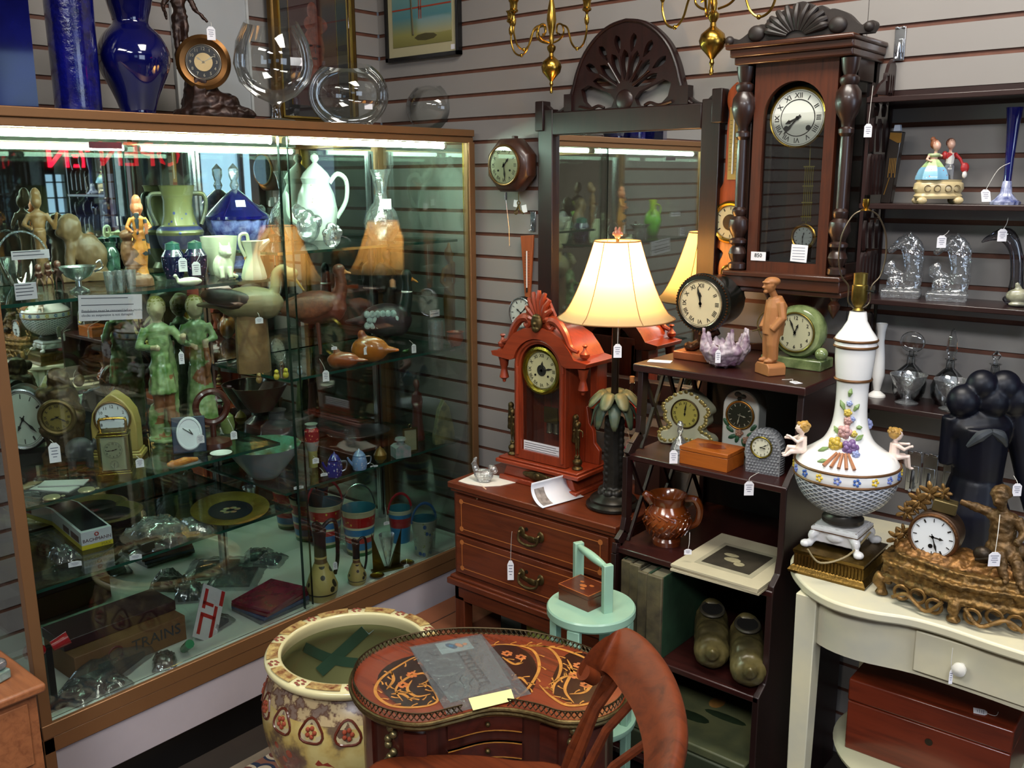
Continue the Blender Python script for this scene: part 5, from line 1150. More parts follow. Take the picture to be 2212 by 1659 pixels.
# ---- navy glass torso statue
TS = Vector((2.165, -.20, .75)); t = thing('torso_statue', 'tall dark navy glass figure group behind the gilt mantel clock', 'statue', TS, YAW); t.scale = (1.12, 1.1, 1.17)
m = M(); m.tube([(-.01, 0, 0), (-.015, 0, .10), (-.01, 0, .16)], [.060, .062, .050], 16); m.ball((-.012, -.01, .09), (.068, .045, .07), 18, 12); m.tube([(-.01, 0, .15), (-.012, 0, .22), (-.015, 0, .27)], [.046, .052, .055], 16); m.ball((-.015, 0, .262), (.066, .036, .04), 16, 10)
for (x, z, r) in ((-.055, .315, .032), (-.022, .345, .030), (.022, .342, .032), (.045, .318, .034), (.0, .315, .035)): m.ball((x, -.005, z), (r, r*.9, r), 16, 10)
m.tube([(.05, 0, .30), (.068, -.004, .22), (.085, -.02, .13)], [.024, .021, .015], 12); m.tube([(.085, -.02, .13), (.09, -.03, .09)], [.015, .009], 10); m.tube([(-.075, 0, .285), (-.07, .01, .19)], [.016, .016], 10)
m.ball((.0, 0, .012), (.085, .055, .014), 20, 6)
part('body', organic(m, .0035, 3), mat('#05060c', .42, 0, .3, 12, spec=.35, c2='#090b1a'), t)
m = M()
for s in (-1, 1): m.tube(spl([(-.018, -.052, .268), (-.018+s*.02, -.050, .258), (-.018+s*.038, -.040, .236)], 4), [.005, .011, .003], 8)
part('frosted_bow', m, mat('#30353a', .6, 0, .2), t)
price_tag(at_y(2197, 1058, -.40), 'white price tag hanging from the arm of the navy glass statue', .018, .026, [at_y(2190, 1028, -.32), at_y(2197, 1040, -.36)])
price_tag(at_y(2054, 1462, -.61), 'narrow white price tag hanging from the drawer knob of the console table', .007, .030, [at_y(2058, 1400, -.612), at_y(2055, 1430, -.612)])
price_tag(V(2.262, -.44, .5105), 'white price tag lying on the lid of the large mahogany box', .022, .026, flat=True, rz=-1.3)
m = M(); m.box(-.02, .02, -.03, .03, 0, .03); solo('folded_ribbon', m, mat('#b07a72', .6, 0, .2), 'dusty pink folded cloth at the right edge beside the gilt clock', 'cloth', (2.40, -.40, .75), bev=.006)
# ================================================================= whatnot shelf contents
WZ = [1.06, 1.315, 1.538, 1.778]
def wpos(px, k, y=-.085): p = at_y(px, 500, y); return at_z(px, 500, WZ[k]) if 0 else (lambda x: V(x, y, WZ[k]))(at_y(px, {0: 870, 1: 640, 2: 430, 3: 190}[k], y).x)
# tall dark gilt book-box leaning
b = wpos(1925, 2, -.07); t = thing('lacquer_panel_case', 'narrow black lacquer case with gold decoration standing at the left of the upper shelf', 'case', b)
m = M(); m.prism([(-.022, 0), (.002, 0), (.018, .165), (-.012, .168)], -.012, .012); part('body', m, mat('#19110d', .35, 0, .3, 20, coat=.4), t, bev=.002)
m = M(); m.prism([(.008, .14), (.016, .14), (.017, .162), (-.010, .164), (-.011, .15)], -.0128, -.012)
for k in range(5): m.tube([(-.008+k*.004, -.0125, .06+.01*(k % 2)), (-.006+k*.0035, -.0125, .105)], .0011, 5)
m.tube([(-.014, -.0125, .02), (-.004, -.0125, .06)], .0012, 5); part('gold_decoration', m, mat('#9a7336', .35, .7, .3), t)
m = M(); m.prism([(-.004, 0), (.012, .0), (.010, .014), (-.002, .014)], -.006, .006); m.v = [V(v.x, v.y-.004, v.z+.167) for v in m.v]; part('white_slip', m, mat('#b9c4d6', .5), t)
# couple music box
b = wpos(2025, 2, -.088); t = thing('couple_figurine', 'porcelain courting couple on an oval cream music box base on the upper shelf', 'figurine', b, YAW-.1)
m = M()
m.lathe([(.0001, .012), (.050, .012), (.054, .018), (.050, .024), (.056, .034), (.054, .046), (.049, .050), (.051, .054), (.0001, .056)], 40, sx=1, sy=.55)
for s in (-1, 1):
    for q_ in (-1, 1): m.ball((s*.040, q_*.018, .008), (.012, .008, .009), 10, 6)
part('music_box_base', m, mat('#cdb98a', .35, 0, .18, 30, coat=.4), t)
m = M()
for s in (-1, 1):
    for j in range(2): m.ring((s*(.012+.02*j), -.030+.004*j, .035), .007, .0011, 14, 5)
part('scroll_relief', m, mat('#6b5a3a', .5), t)
m = M(); m.T = Matrix.Translation((-.016, 0, .055)); m.lathe([(.034, 0), (.033, .008), (.028, .022), (.016, .038), (.010, .045), (.0001, .046)], 28, flute=lambda a, z: 1+.08*math.sin(7*a)); part('lady_skirt', m, bands([(0, '#7fb3cf'), (.62, '#a9c98a'), (.85, '#b9cf92')], .055, .10, coat=.5, over=[('#b04a4a', 90, .12)]), t)
m = M(); m.T = Matrix.Translation((-.016, 0, .055)); m.k = 0; m.tube([(0, 0, .04), (0, 0, .058)], [.009, .008], 8); m.ball((.004, -.002, .075), (.009, .0095, .011), 12, 8); m.tube([(.003, 0, .058), (.004, -.001, .07)], [.004, .004], 6); m.tube([(-.009, 0, .056), (-.017, -.006, .045), (-.008, -.014, .040)], [.004, .0035, .0025], 6); m.tube([(.009, 0, .056), (.016, -.008, .052)], [.004, .003], 6); m.k = 1; m.ball((.001, .003, .079), (.0105, .010, .0115), 12, 8); m.ball((-.004, .004, .090), .006, 8, 6); m.k = 2; m.ring((0, 0, .055), .010, .004, 16, 6, 'xy'); part('lady', organic(m, .0012, 1), [mat('#dcae98', .35, coat=.4), mat('#8f5230', .5), mat('#b9c99a', .4)], t)
m = M(); m.T = Matrix.Translation((.020, .002, .055)); m.k = 0; m.ball((0, -.002, .078), (.009, .0095, .011), 12, 8); m.tube([(0, 0, .06), (0, -.001, .072)], [.004, .004], 6); m.k = 2; m.tube([(0, 0, .028), (.001, 0, .060)], [.009, .011], 8); m.k = 3; m.tube([(.010, 0, .058), (.022, -.004, .045), (.028, -.008, .03)], [.005, .004, .003], 6); m.ball((-.012, 0, .054), (.007, .008, .010), 8, 6); m.k = 4; m.tube([(-.004, 0, .03), (-.004, 0, .0)], [.007, .004], 7); m.tube([(.005, 0, .03), (.008, .0, .0)], [.007, .004], 7); m.k = 1; m.ball((0, .003, .082), (.0105, .0105, .0105), 12, 8); m.k = 3; m.ball((.032, -.008, .026), (.010, .005, .012), 10, 6); m.k = 2; m.ball((.032, -.010, .010), (.006, .004, .008), 8, 6); part('gentleman', organic(m, .0012, 1), [mat('#dcae98', .35, coat=.4), mat('#6d4030', .5), mat('#dfdcd6', .35, coat=.4), mat('#b02a2a', .4), mat('#77797f', .4)], t)
# cobalt bud vase
COB = mat('#0a0f5a', .08, 0, .25, 10, coat=.8, spec=.8)
b = wpos(2172, 2, -.08); t = thing('bud_vase', 'slender cobalt blue glass bud vase with frosted ribbed foot on the upper shelf', 'vase', b)
m = M(); m.shell([(.010, .03), (.008, .05), (.009, .10), (.013, .17), (.017, .205), (.018, .208)], .0018, 28); part('body', m, COB, t)
m = M(); m.lathe([(.0001, 0), (.030, 0), (.031, .006), (.022, .012), (.012, .025), (.009, .05), (.0001, .06)], 32, flute=lambda a, z: 1+.06*math.sin(14*a)); part('ribbed_foot', m, mat('#3a4478', .15, 0, .5, 60, c2='#b9bed8', coat=.6), t)
price_tag(V(b.x-.030, -.125, 1.538+.02), 'white price tag leaning against the cobalt bud vase on the upper shelf', .020, .028, [V(b.x+.006, -.10, 1.538+.09), V(b.x-.012, -.12, 1.538+.075)], lean=-.35)
price_tag(at_y(1875, 282, -.165), 'white price tag hanging beside the left end of the whatnot shelf', .018, .030, [at_y(1886, 185, -.16), at_y(1880, 235, -.165)])
# crystal horse-head bookends
CRY = crystal(); CRY2 = crystal((.93, .95, .96), 90, .10)
def horse_bookend(px, label, y=-.075):
    b = wpos(px, 1, y); t = thing('horse_bookend', label, 'bookend', b, YAW*.3, 'crystal horse-head bookends')
    m = M(); m.box(-.045, .045, -.028, .028, 0, .02)
    m.tube(spl([(.018, 0, .02), (.024, 0, .06), (.018, 0, .10), (.004, 0, .135)], 4), [.026, .022, .020, .016], 10, flat=.7); m.tube(spl([(.006, 0, .142), (-.012, 0, .128), (-.034, 0, .108)], 4), [.017, .014, .009], 10, flat=.75); m.ball((.012, -.004, .152), (.004, .003, .008), 6, 4); m.ball((.0, .0, .135), (.016, .012, .016), 10, 8)
    m.tube(spl([(.012, 0, .15), (.034, 0, .125), (.038, 0, .09), (.034, 0, .05)], 4), [.005, .008, .008, .006], 8); m.ball((-.015, 0, .035), (.02, .018, .022), 8, 6); m.ball((-.03, 0, .07), (.014, .008, .02), 8, 6, rotm(0, .5, 0)); m.tube([(-.005, 0, .05), (-.025, 0, .065)], [.012, .01], 8)
    part('body', organic(m, .0035, 1, .0022, 90), CRY, t)
horse_bookend(1945, 'clear crystal horse bookend on the middle shelf, nearer the pierced end'); horse_bookend(2045, 'clear crystal horse bookend with a price tag, right of its twin')
price_tag(at_y(2034, 522, -.13), 'white price tag on the right-hand crystal horse bookend', .021, .028, [at_y(2050, 498, -.115)])
b = wpos(2160, 1, -.07); t = thing('glass_bird', 'smoky clear glass bird with outstretched beak on the middle shelf', 'figurine', b, YAW*.4)
m = M(); m.tube(spl([(.03, 0, 0), (.03, 0, .06), (.022, 0, .12), (0, 0, .155), (-.03, 0, .150), (-.05, 0, .138)], 5), [.02, .014, .014, .018, .008, .002], 10); m.ball((.03, 0, .012), (.026, .022, .012), 10, 6); part('body', organic(m, .003, 1), glass((.55, .55, .6), .1, .9), t)
price_tag(at_y(2165, 508, -.13), 'white price tag with dense handwriting hanging on the smoky glass bird', .020, .027, [at_y(2178, 470, -.11)])
b = wpos(2200, 1, -.10); t = thing('zebra_fish', 'small black and white striped ceramic fish at the right end of the middle shelf', 'figurine', b, .3)
zm = mat('#20231c', .3, 0, 1, 20, c2='#b9b79a', coat=.5); zn = zm.node_tree
m = M(); m.ball((0, 0, .025), (.026, .012, .016), 16, 10); m.tube([(0, 0, .035), (-.006, 0, .055)], [.010, .003], 8, flat=.4); m.ball((.0, 0, .006), (.02, .012, .006), 10, 6); part('body', organic(m, .0022, 1), zm, t)
# bottom shelf glass
b = wpos(1892, 0, -.06); t = thing('bud_vase', 'slim white porcelain bud vase on the lowest whatnot shelf beside the lamp neck', 'vase', b)
m = M(); m.shell([(.022, 0), (.021, .004), (.008, .014), (.011, .03), (.016, .055), (.013, .10), (.009, .14), (.010, .165), (.014, .185)], .0018, 28); part('body', m, PORC, t)
def cut_bowl(px, label, R=.043, y=-.10):
    b = wpos(px, 0, y); t = thing('cut_glass_bowl', label, 'bowl', b, 0, 'cut crystal footed bowls on the lowest whatnot shelf')
    m = M(); m.shell([(.026, 0), (.027, .004), (.010, .012), (.008, .024), (.020, .034), (.034, .05), (R, .074)], .003, 36, flute=lambda a, z: 1+.05*math.sin(18*a)*(z/.07)); part('body', m, crystal((.93, .95, .96), 130, .14), t)
cut_bowl(1958, 'cut crystal footed bowl on the lowest whatnot shelf, nearer the lamp'); cut_bowl(2055, 'cut crystal footed bowl on the lowest whatnot shelf, next to the navy statue')
def decanter(px, label, kind, y=-.045):
    b = wpos(px, 0, y); t = thing('decanter', label, 'decanter', b, 0, 'clear glass decanters with stoppers'); g = glass((.90, .92, .93), .06, .85)
    m = M(); m.shell([(.028, 0), (.038, .02), (.040, .045), (.030, .07), (.010, .09), (.009, .108), (.014, .112)], .002, 28); part('bottle', m, g, t)
    m = M(); m.T = Matrix.Translation((0, 0, .112))
    if kind == 0: m.ball((0, 0, .032), (.030, .010, .026), 18, 12); m.cyl((0, 0, -.01), (0, 0, .01), .006, n=10)
    elif kind == 1: m.lathe([(.0001, -.01), (.006, -.008), (.007, .008), (.013, .02), (.011, .045), (.004, .07), (.0001, .075)], 8)
    else: m.lathe([(.0001, -.01), (.005, -.008), (.005, .01), (.011, .02), (.0001, .032)], 16)
    part('stopper', m, g, t)
decanter(1960, 'round-bodied clear decanter with a flat heart-like stopper behind the crystal bowl', 0); decanter(2045, 'clear decanter with a tall pointed stopper behind the crystal bowl', 1); decanter(2142, 'clear decanter with a small ball stopper behind the navy statue', 2)
# ================================================================= on the chest
CZ = .680
KR = wood('#6a2410', '#8c3519', .4, 1, 2, .3); KRX = wood('#6a2410', '#8c3519', .4, 1, 0, .3)
t = thing('kitchen_shelf_clock', 'orange-red carved shelf clock with arched crest and cherub statuettes on the chest', 'clock', (.958, -.205, CZ))
m = M(); m.box(-.150, .150, -.085, .085, 0, .016); m.prism([(-.14, .016), (.14, .016), (.125, .055), (-.125, .055)], -.075, .08); m.box(-.16, .16, -.09, .085, .055, .068); m.box(-.152, .152, -.083, .085, .068, .075); part('base', m, KRX, t, bev=.003)
m = M(); m.ball((0, -.078, .035), (.045, .006, .016), 14, 8); m.ball((0, -.082, .036), (.013, .006, .013), 10, 8); m.ball((-.04, -.077, .035), (.02, .004, .010), 8, 6); m.ball((.04, -.077, .035), (.02, .004, .010), 8, 6); part('bronze_mount', m, ANTBR, t)
BX = .098
m = M(); m.box(-BX, -BX+.012, -.05, .075, .075, .40); m.box(BX-.012, BX, -.05, .075, .075, .40); m.box(-BX, BX, .065, .075, .075, .42); part('case', m, KR, t, bev=.001)
AR = [(.0, .0)]
ar = [(.078*math.cos(a), .365+.078*math.sin(a)) for a in [PI*k/24 for k in range(25)]]
ao = [(.098*math.cos(a), .365+.098*math.sin(a)) for a in [PI*k/24 for k in range(25)]]
m = M(); m.fret([[(.098, .078)]+ao+[(-.098, .078)], [(.074, .105)]+[(x*.95, z) for x, z in ar]+[(-.074, .105)]], -.068, -.05)
m.tube([(.086, -.07, .09), (.086, -.07, .365)]+[(.088*math.cos(a), -.07, .365+.088*math.sin(a)) for a in [PI*k/16 for k in range(17)]]+[(-.086, -.07, .365), (-.086, -.07, .09)], .006, 8); part('door_frame', m, KR, t, bev=.001)
m = M(); m.box(-.074, .074, -.055, -.053, .105, .40); part('door_glass', m, glass((.94, .95, .94), .05), t, smooth=0)
m = M(); m.box(-.07, .07, -.058, -.0565, .10, .135); lb = part('paper_note', m, TAGC, t, smooth=0); m = M(); [m.box(-.066, .055+.01*(k % 2), -.0586, -.058, .128-k*.007, .1292-k*.007) for k in range(4)]; part('print', m, INK, lb)
m = M(); [m.lathe([(.0001, 0), (.011, 0), (.012, .003), (.011, .006), (.011, .036), (.012, .040), (.0001, .042)], 16, (x, -.0, .155)) for x in (-.013, .013)]; part('mercury_pendulum', m, mat('#a8a087', .25, .9, .2), t)
m = M(); m.box(-.026, .026, -.014, -.010, .19, .24); m.tube([(0, -.012, .197), (0, -.012, .35)], .001, 6); part('pendulum_frame', m, mat('#6d5a30', .35, .8, .2), t)
shou = [(.165, .385), (.165, .40), (.125, .402), (.10, .45), (.06, .475), (.0, .483)]
arch = [(.105, .385), (.175, .392), (.18, .405), (.135, .412), (.118, .437), (.09, .468), (.05, .487), (0, .494)]
oo = arch+[(-a, b) for a, b in arch[::-1][1:]]
m = M(); m.fret([oo+[(-.090, .392)]+[(.094*math.cos(a), .365+.094*math.sin(a)) for a in [PI-PI*k/24 for k in range(2, 23)]]+[(.090, .392)]], -.082, .072); part('arched_hood', m, KRX, t, bev=.003)
for s in (-1, 1):
    m = M(); m.lathe([(.0001, 0), (.016, 0), (.016, .004), (.006, .007), (.014, .015), (.015, .024), (.006, .034), (.004, .042), (.009, .048), (.006, .052), (.0001, .052)], 18, (s*.155, -.055, .405)); part('finial', m, KR, t)
    m = M(); m.lathe([(.0001, .305), (.005, .308), (.006, .315), (.015, .322), (.010, .345), (.009, .352), (.013, .360), (.014, .372), (.018, .385), (.0001, .385)], 18, (s*.150, -.055, 0)); part('drop_finial', m, KR, t)
    m = M(); m.tube(spl([(s*.142, -.07, .435), (s*.115, -.07, .447), (s*.095, -.07, .485), (s*.07, -.07, .512), (s*.045, -.07, .518), (s*.034, -.07, .505), (s*.045, -.07, .493), (s*.055, -.07, .502)], 5), [.006, .012, .014, .010, .006], 8); part('scroll_carving', m, KR, t)
    m = M(); m.prism([(s*.098, .075), (s*.150, .075), (s*.152, .12), (s*.132, .14), (s*.128, .18), (s*.112, .20), (s*.104, .25), (s*.098, .25)], .03, .045); part('side_bracket', m, KR, t, bev=.002)
    m = M(); m.box(s*.135-.012 if s > 0 else s*.135-.012, s*.135+.012, .02, .07, .25, .385); m.v = m.v; part('side_post', m, KR, t)
    m = M(); T = tr(s*.125, -.045, .075); m.T = T
    m.lathe([(.016, 0), (.017, .005), (.010, .010), (.014, .018), (.015, .026), (.008, .034), (.010, .040), (.0001, .042)], 16)
    doll(m, .105, T=Matrix.Translation((0, 0, .04)), ks=(0, 0, 0, 0), head=1.5, arms=[((-.13, -.05, .72), (-.05, -.12, .78)), ((.16, .02, .74), (.2, -.04, .62))]); m.T = T; m.ball((-.012, .006, .155), (.010, .010, .012), 10, 8); m.tube([(-.012, .006, .15), (-.014, .008, .08)], [.009, .012], 8)
    part('cherub_statuette', organic(m, .0022, 1, .0008, 150), ANTBR, t)
m = M()
for k in range(9):
    a = PI*(.06+.88*k/8); L = .052+.022*math.sin(a); m.tube([(.012*math.cos(a), -.068, .510+.008*math.sin(a)), (L*.6*math.cos(a), -.074, .510+L*.9*math.sin(a)), (L*.9*math.cos(a), -.070, .510+L*1.25*math.sin(a))], [.007, .010, .006], 8)
m.prism([(-.05, .49), (.05, .49), (.055, .53), (.03, .575), (0, .59), (-.03, .575), (-.055, .53)], -.066, -.055); part('shell_crest', m, KR, t)
m = M(); m.ball((0, -.082, .508), (.020, .012, .027), 14, 10); m.ball((0, -.094, .505), (.005, .005, .006), 8, 5); m.ball((0, -.088, .49), (.014, .008, .010), 8, 5); m.ball((0, -.083, .524), (.017, .010, .010), 8, 5); part('bronze_mask', organic(m, .0018, 1), ANTBR, t)
dial(t, (0, -.0565, .362), .057, (12.05, 13), face=mat('#bdb88c', .5, 0, .1, 20), bez=mat('#9a8a35', .25, 1, .2), bw=.28, holes=True)
m = M(); m.disc((0, -.0585, .362), .017, .001, 24); m.ring((0, -.059, .362), .013, .0012, 24, 5); part('dial_centre', m, mat('#2a2a26', .4, .3), t)
# ---- palm lamp
PB = V(1.228, -.275, CZ); t = thing('palm_lamp', 'lit table lamp with bronze palm tree stem and cream bell shade on the chest', 'lamp', PB)
PBZ = mat('#24231e', .35, .5, .3, 40, .2, 90)
m = M(); m.lathe([(.0001, 0), (.072, 0), (.077, .005), (.077, .012), (.070, .018), (.066, .020), (.066, .026), (.058, .034), (.048, .038), (.040, .046), (.0001, .048)], 48); part('base', m, PBZ, t)
m = M()
random.seed(3)
for k in range(24): a = k*.8; m.ball((.034*math.cos(a), .034*math.sin(a), .046), (.012, .012, .014), 8, 6)
m.tube([(0, 0, .04), (.004, 0, .10), (-.002, 0, .20), (0, 0, .265)], [.030, .026, .027, .028], 12)
for k in range(34):
    z = .055+.006*k; a = k*2.1; m.ball((.023*math.cos(a), .023*math.sin(a), z), (.010, .010, .013), 8, 6, rotm(.5, 0, a))
part('palm_trunk', organic(m, .0032, 1), mat('#2b2823', .42, .4, .4, 50, .3, 120), t)
PL1 = mat('#3a5148', .45, .2, .35, 40, c2='#5c5f42'); PL2 = mat('#6b6a48', .45, .2, .35, 40, c2='#4d5a48')
def frond(a, zt, L, drop, w_, mt):
    m = M(); ca, sa = math.cos(a), math.sin(a); n = 9; vs = []; fs = []
    P = spl([(0.012, 0, 0), (L*.45, 0, L*.28), (L*.8, 0, .0), (L*.95, 0, -drop)], 3)
    N = len(P)
    for i, p in enumerate(P):
        s_ = i/(N-1); ww = w_*math.sin(PI*min(.97, .08+.9*s_))**.7
        for j, (o, h) in enumerate(((-1, -.30), (-.5, 0), (0, .06), (.5, 0), (1, -.30))):
            q = V(p.x*ca-o*ww*sa, p.x*sa+o*ww*ca, zt+p.z+h*ww); vs.append(q)
    for i in range(N-1):
        for j in range(4): fs.append((i*5+j, i*5+j+1, i*5+6+j, i*5+5+j))
    m.add(vs, fs); o = part('palm_frond', m, mt, t, smooth=60); sd_ = o.modifiers.new('thick', 'SOLIDIFY'); sd_.thickness = .004
for k in range(8): frond(k*PI/4+.2, .318, .082, .018, .020, PL2)
for k in range(8): frond(k*PI/4+.6, .290, .070, .050, .019, PL1)
m = M(); m.cyl((0, 0, .26), (0, 0, .545), .0105); part('pole', m, mat('#241b15', .35, .5, .2), t)
m = M(); m.cyl((0, 0, .545), (0, 0, .585), .014); m.cyl((0, 0, .545), (0, 0, .548), .02); part('bulb_socket', m, BRASS, t)
m = M(); m.ball((0, 0, .63), (.024, .024, .032), 16, 12); part('light_bulb', m, glow('#ffc98a', 14), t)
SZ0, SZ1 = .545, .755
def shade_prof(n=14):
    o = []
    for i in range(n+1): s_ = i/n; o.append((.160-.098*(s_**.62), SZ0+(SZ1-SZ0)*s_))
    return o
shm, sht, shb = new_mat('silk_shade'); sht.nodes.remove(shb)
df = sht.nodes.new('ShaderNodeBsdfDiffuse'); df.inputs[0].default_value = lin('#e9d3a0'); tl = sht.nodes.new('ShaderNodeBsdfTranslucent'); tl.inputs[0].default_value = lin('#f6d79a')
mx = sht.nodes.new('ShaderNodeMixShader'); mx.inputs[0].default_value = .55; sht.links.new(df.outputs[0], mx.inputs[1]); sht.links.new(tl.outputs[0], mx.inputs[2]); sht.links.new(mx.outputs[0], sht.nodes['Material Output'].inputs[0])
pr = shade_prof(); m = M(); m.lathe(pr, 64, flute=lambda a, z: 1-.02*abs(math.cos(3*a))+.0, cap=False); part('lamp_shade', m, shm, t, smooth=60)
m = M()
for k in range(6):
    a = PI/6+k*PI/3; m.tube([V(r*1.002*math.cos(a), r*1.002*math.sin(a), z) for r, z in pr], .0012, 5)
m.tube([V(.1605*math.cos(2*PI*k/48)*(1-.02*abs(math.cos(6*PI*k/48))), .1605*math.sin(2*PI*k/48)*(1-.02*abs(math.cos(6*PI*k/48))), SZ0) for k in range(49)], .002, 5, False); m.ring((0, 0, SZ1), .062, .002, 40, 5, 'xy'); part('shade_piping', m, mat('#9c6a3c', .7), t)
m = M()
for k in range(3): a = k*2.094; m.tube([(0, 0, SZ1-.004), (.060*math.cos(a), .060*math.sin(a), SZ1-.004)], .0014, 5)
m.cyl((0, 0, SZ1-.012), (0, 0, SZ1+.012), .004); part('spider', m, ANTBR, t)
m = M(); m.ball((0, 0, SZ1+.018), (.011, .006, .014), 12, 8)
for s in (-1, 1): m.ball((s*.010, 0, SZ1+.020), (.008, .004, .006), 8, 6, rotm(0, s*.5, 0)); m.ball((s*.006, 0, SZ1+.030), (.004, .003, .008), 8, 6)
part('palm_finial', m, mat('#8c5a4c', .4, .2, .3, 60), t)
l = bpy.data.lights.new('lamp_bulb_light', 'POINT'); l.energy = 9; l.color = (1, .62, .30); l.shadow_soft_size = .028
lo_ = bpy.data.objects.new('lamp_bulb_light', l); COL.objects.link(lo_); lo_.parent = t; lo_.location = (0, 0, .672)
price_tag(at_y(1334, 758, -.40), 'white price tag hanging below the shade of the lit palm lamp', .021, .036, [at_y(1336, 690, -.39), at_y(1335, 720, -.40)])
# ---- glass hen on paper doily, curled print, bottle
b = at_z(1045, 1052, CZ); m = M(); vs = []
c_ = [at_z(x, y, CZ) for x, y in ((990, 1040), (1030, 1022), (1125, 1035), (1128, 1040), (1080, 1050), (1045, 1052), (1010, 1046))]
m.slab([(p.x-b.x, p.y-b.y) for p in c_][::-1], .0004, .0018); dk = solo('paper_doily', m, PAPER, 'crumpled white paper napkin on the chest corner under the glass hen', 'napkin', (b.x, b.y, CZ), smooth=0)
f_ = at_z(1030, 1050, CZ); m = M(); hg = [(.0, 0, 0), (.035, -.002, 0), (.012, -.02, -.045)]
m.add([V(-.028, .012, .0018), V(.022, -.012, .0018), V(-.012, -.02, -.04), V(-.02, -.012, -.03)], [(0, 3, 2, 1)]); o = part('hanging_corner', m, mat('#c9a789', .7, 0, .1), dk); sd_ = o.modifiers.new('thick', 'SOLIDIFY'); sd_.thickness = .0008
b = at_z(1045, 1040, CZ+.002); b = V(max(b.x, .735), b.y, b.z); t = thing('glass_hen', 'clear crystal hen figurine with ruffled tail on the crumpled napkin', 'figurine', b, .35)
m = M(); m.ball((0, 0, .022), (.032, .019, .020), 16, 10); m.tube(spl([(-.022, 0, .03), (-.030, 0, .050), (-.028, 0, .068), (-.022, 0, .076)], 4), [.012, .009, .006, .003], 8); m.tube([(-.03, 0, .062), (-.042, 0, .052)], [.005, .002], 6)
for k in range(5): a = .3+.35*k; m.ball((.026+.012*math.cos(a), 0, .034+.014*math.sin(a)), (.010, .010, .009), 8, 6)
m.ball((0, 0, .004), (.026, .018, .005), 10, 5); part('body', organic(m, .0018, 1, .0008, 120), crystal((.9, .92, .92), 110, .16), t)
pc = [at_z(1150, 1064, CZ), at_z(1300, 1020, CZ)]; ax = (pc[1]-pc[0]).normalized(); L = .21; nn_ = V(-ax.y, ax.x, 0)
o0 = at_z(1172, 1098, CZ+.002); t = thing('curled_print', 'curled white photo print with dark picture lying on the chest before the palm lamp', 'print', o0)
m = M(); vs = []; fs = []; N = 12; A = at_z(1300, 1066, CZ)-at_z(1180, 1098, CZ); A = A.normalized()*.155; B = V(-A.y, A.x, 0).normalized()
for i in range(N+1):
    th = PI*.62*i/N; p = B*(.055*math.sin(th)+.010)+V(0, 0, .045*(1-math.cos(th))); p = p-B*.01
    for u in (0, .07, .30, 1): vs.append(p+A*u*1.0+V(0, 0, .002*u))
for i in range(N):
    for j in range(3): fs.append((i*4+j, i*4+j+1, i*4+5+j, i*4+4+j))
m.add(vs, fs)
for q in range(len(m.mi)): i, j = divmod(q, 3); m.mi[q] = 1 if (j == 1 and 0 < i < 9) else 0
o = part('print_sheet', m, [mat('#dfe4ee', .5, 0, .03), mat('#4c4846', .5, 0, .7, 45, c2='#a39c98')], t, smooth=60); sd_ = o.modifiers.new('thick', 'SOLIDIFY'); sd_.thickness = .0012
BT = at_y(1364, 860, -.10); bz = BT.z
t = thing('bottle_support', 'small plain wooden crate added to hold up the bottle at the back of the chest', 'crate', (1.262, -.105, CZ))  # support added under the cola bottle, hidden behind the palm lamp
m = M(); m.box(-.045, .04, -.04, .05, 0, .19); part('body', m, mat('#3a1c14', .5, 0, .3, 20), t, bev=.002)
p_ = at_y(1366, 800, -.10); t = thing('soda_bottle', 'small glass cola bottle with red white and blue label and cork behind the palm lamp', 'bottle', (p_.x-.0, -.10, CZ+.19)); 
bm = bands([(0, '#5a1410'), (.25, '#d8d4d0'), (.30, '#b32a26'), (.52, '#d8d4d0'), (.58, '#b32a26'), (.63, '#7a4038')], 0, .12, .15, coat=.6)
m = M(); m.shell([(.020, 0), (.022, .01), (.019, .03), (.022, .055), (.022, .07), (.016, .09)], .002, 24); part('labelled_body', m, bm, t)
m = M(); m.lathe([(.016, .09), (.009, .115), (.008, .132), (.010, .134), (.010, .139), (.008, .14)], 24, cap=False); part('neck', m, glass((.8, .75, .7), .08), t)
m = M(); m.lathe([(.007, .136), (.008, .155), (.0001, .156)], 12); part('cork', m, mat('#a3764c', .8, 0, .3, 90), t)
m = M(); va = math.atan2(CAM.y+.10, CAM.x-p_.x); m.T = Matrix.Rotation(va+PI/2, 4, 'Z'); m.text('PEPSI', .011, (0, -.0228, .052)); part('label_word', m, mat('#24336e', .4), t)
m = M(); m.T = Matrix.Rotation(va+PI/2, 4, 'Z'); m.disc((0, -.0222, .066), .008, .001, 20, 1.3, .7); part('label_emblem', m, mat('#c9302c', .4), t)
price_tag(at_y(1359, 960, -.13), 'pinkish price tag hanging behind the palm lamp trunk', .020, .030, [at_y(1356, 932, -.125)], card=mat('#d9b9b0', .7))
t = thing('silk_tassel', 'magenta and gold cloth pennant hanging behind the palm lamp', 'pennant', at_y(1362, 980, -.10)+V(0, 0, 0), YAW*.5)
m = M(); m.prism([(-.02, .02), (.022, .03), (.006, -.045)], -.002, .002); part('cloth', m, mat('#a3244a', .6, 0, .2), t); m = M(); m.prism([(-.008, .055), (.004, .05), (.03, .02), (.022, .02)], -.003, -.001); part('gold_edge', m, mat('#b38a2c', .4, .4), t)
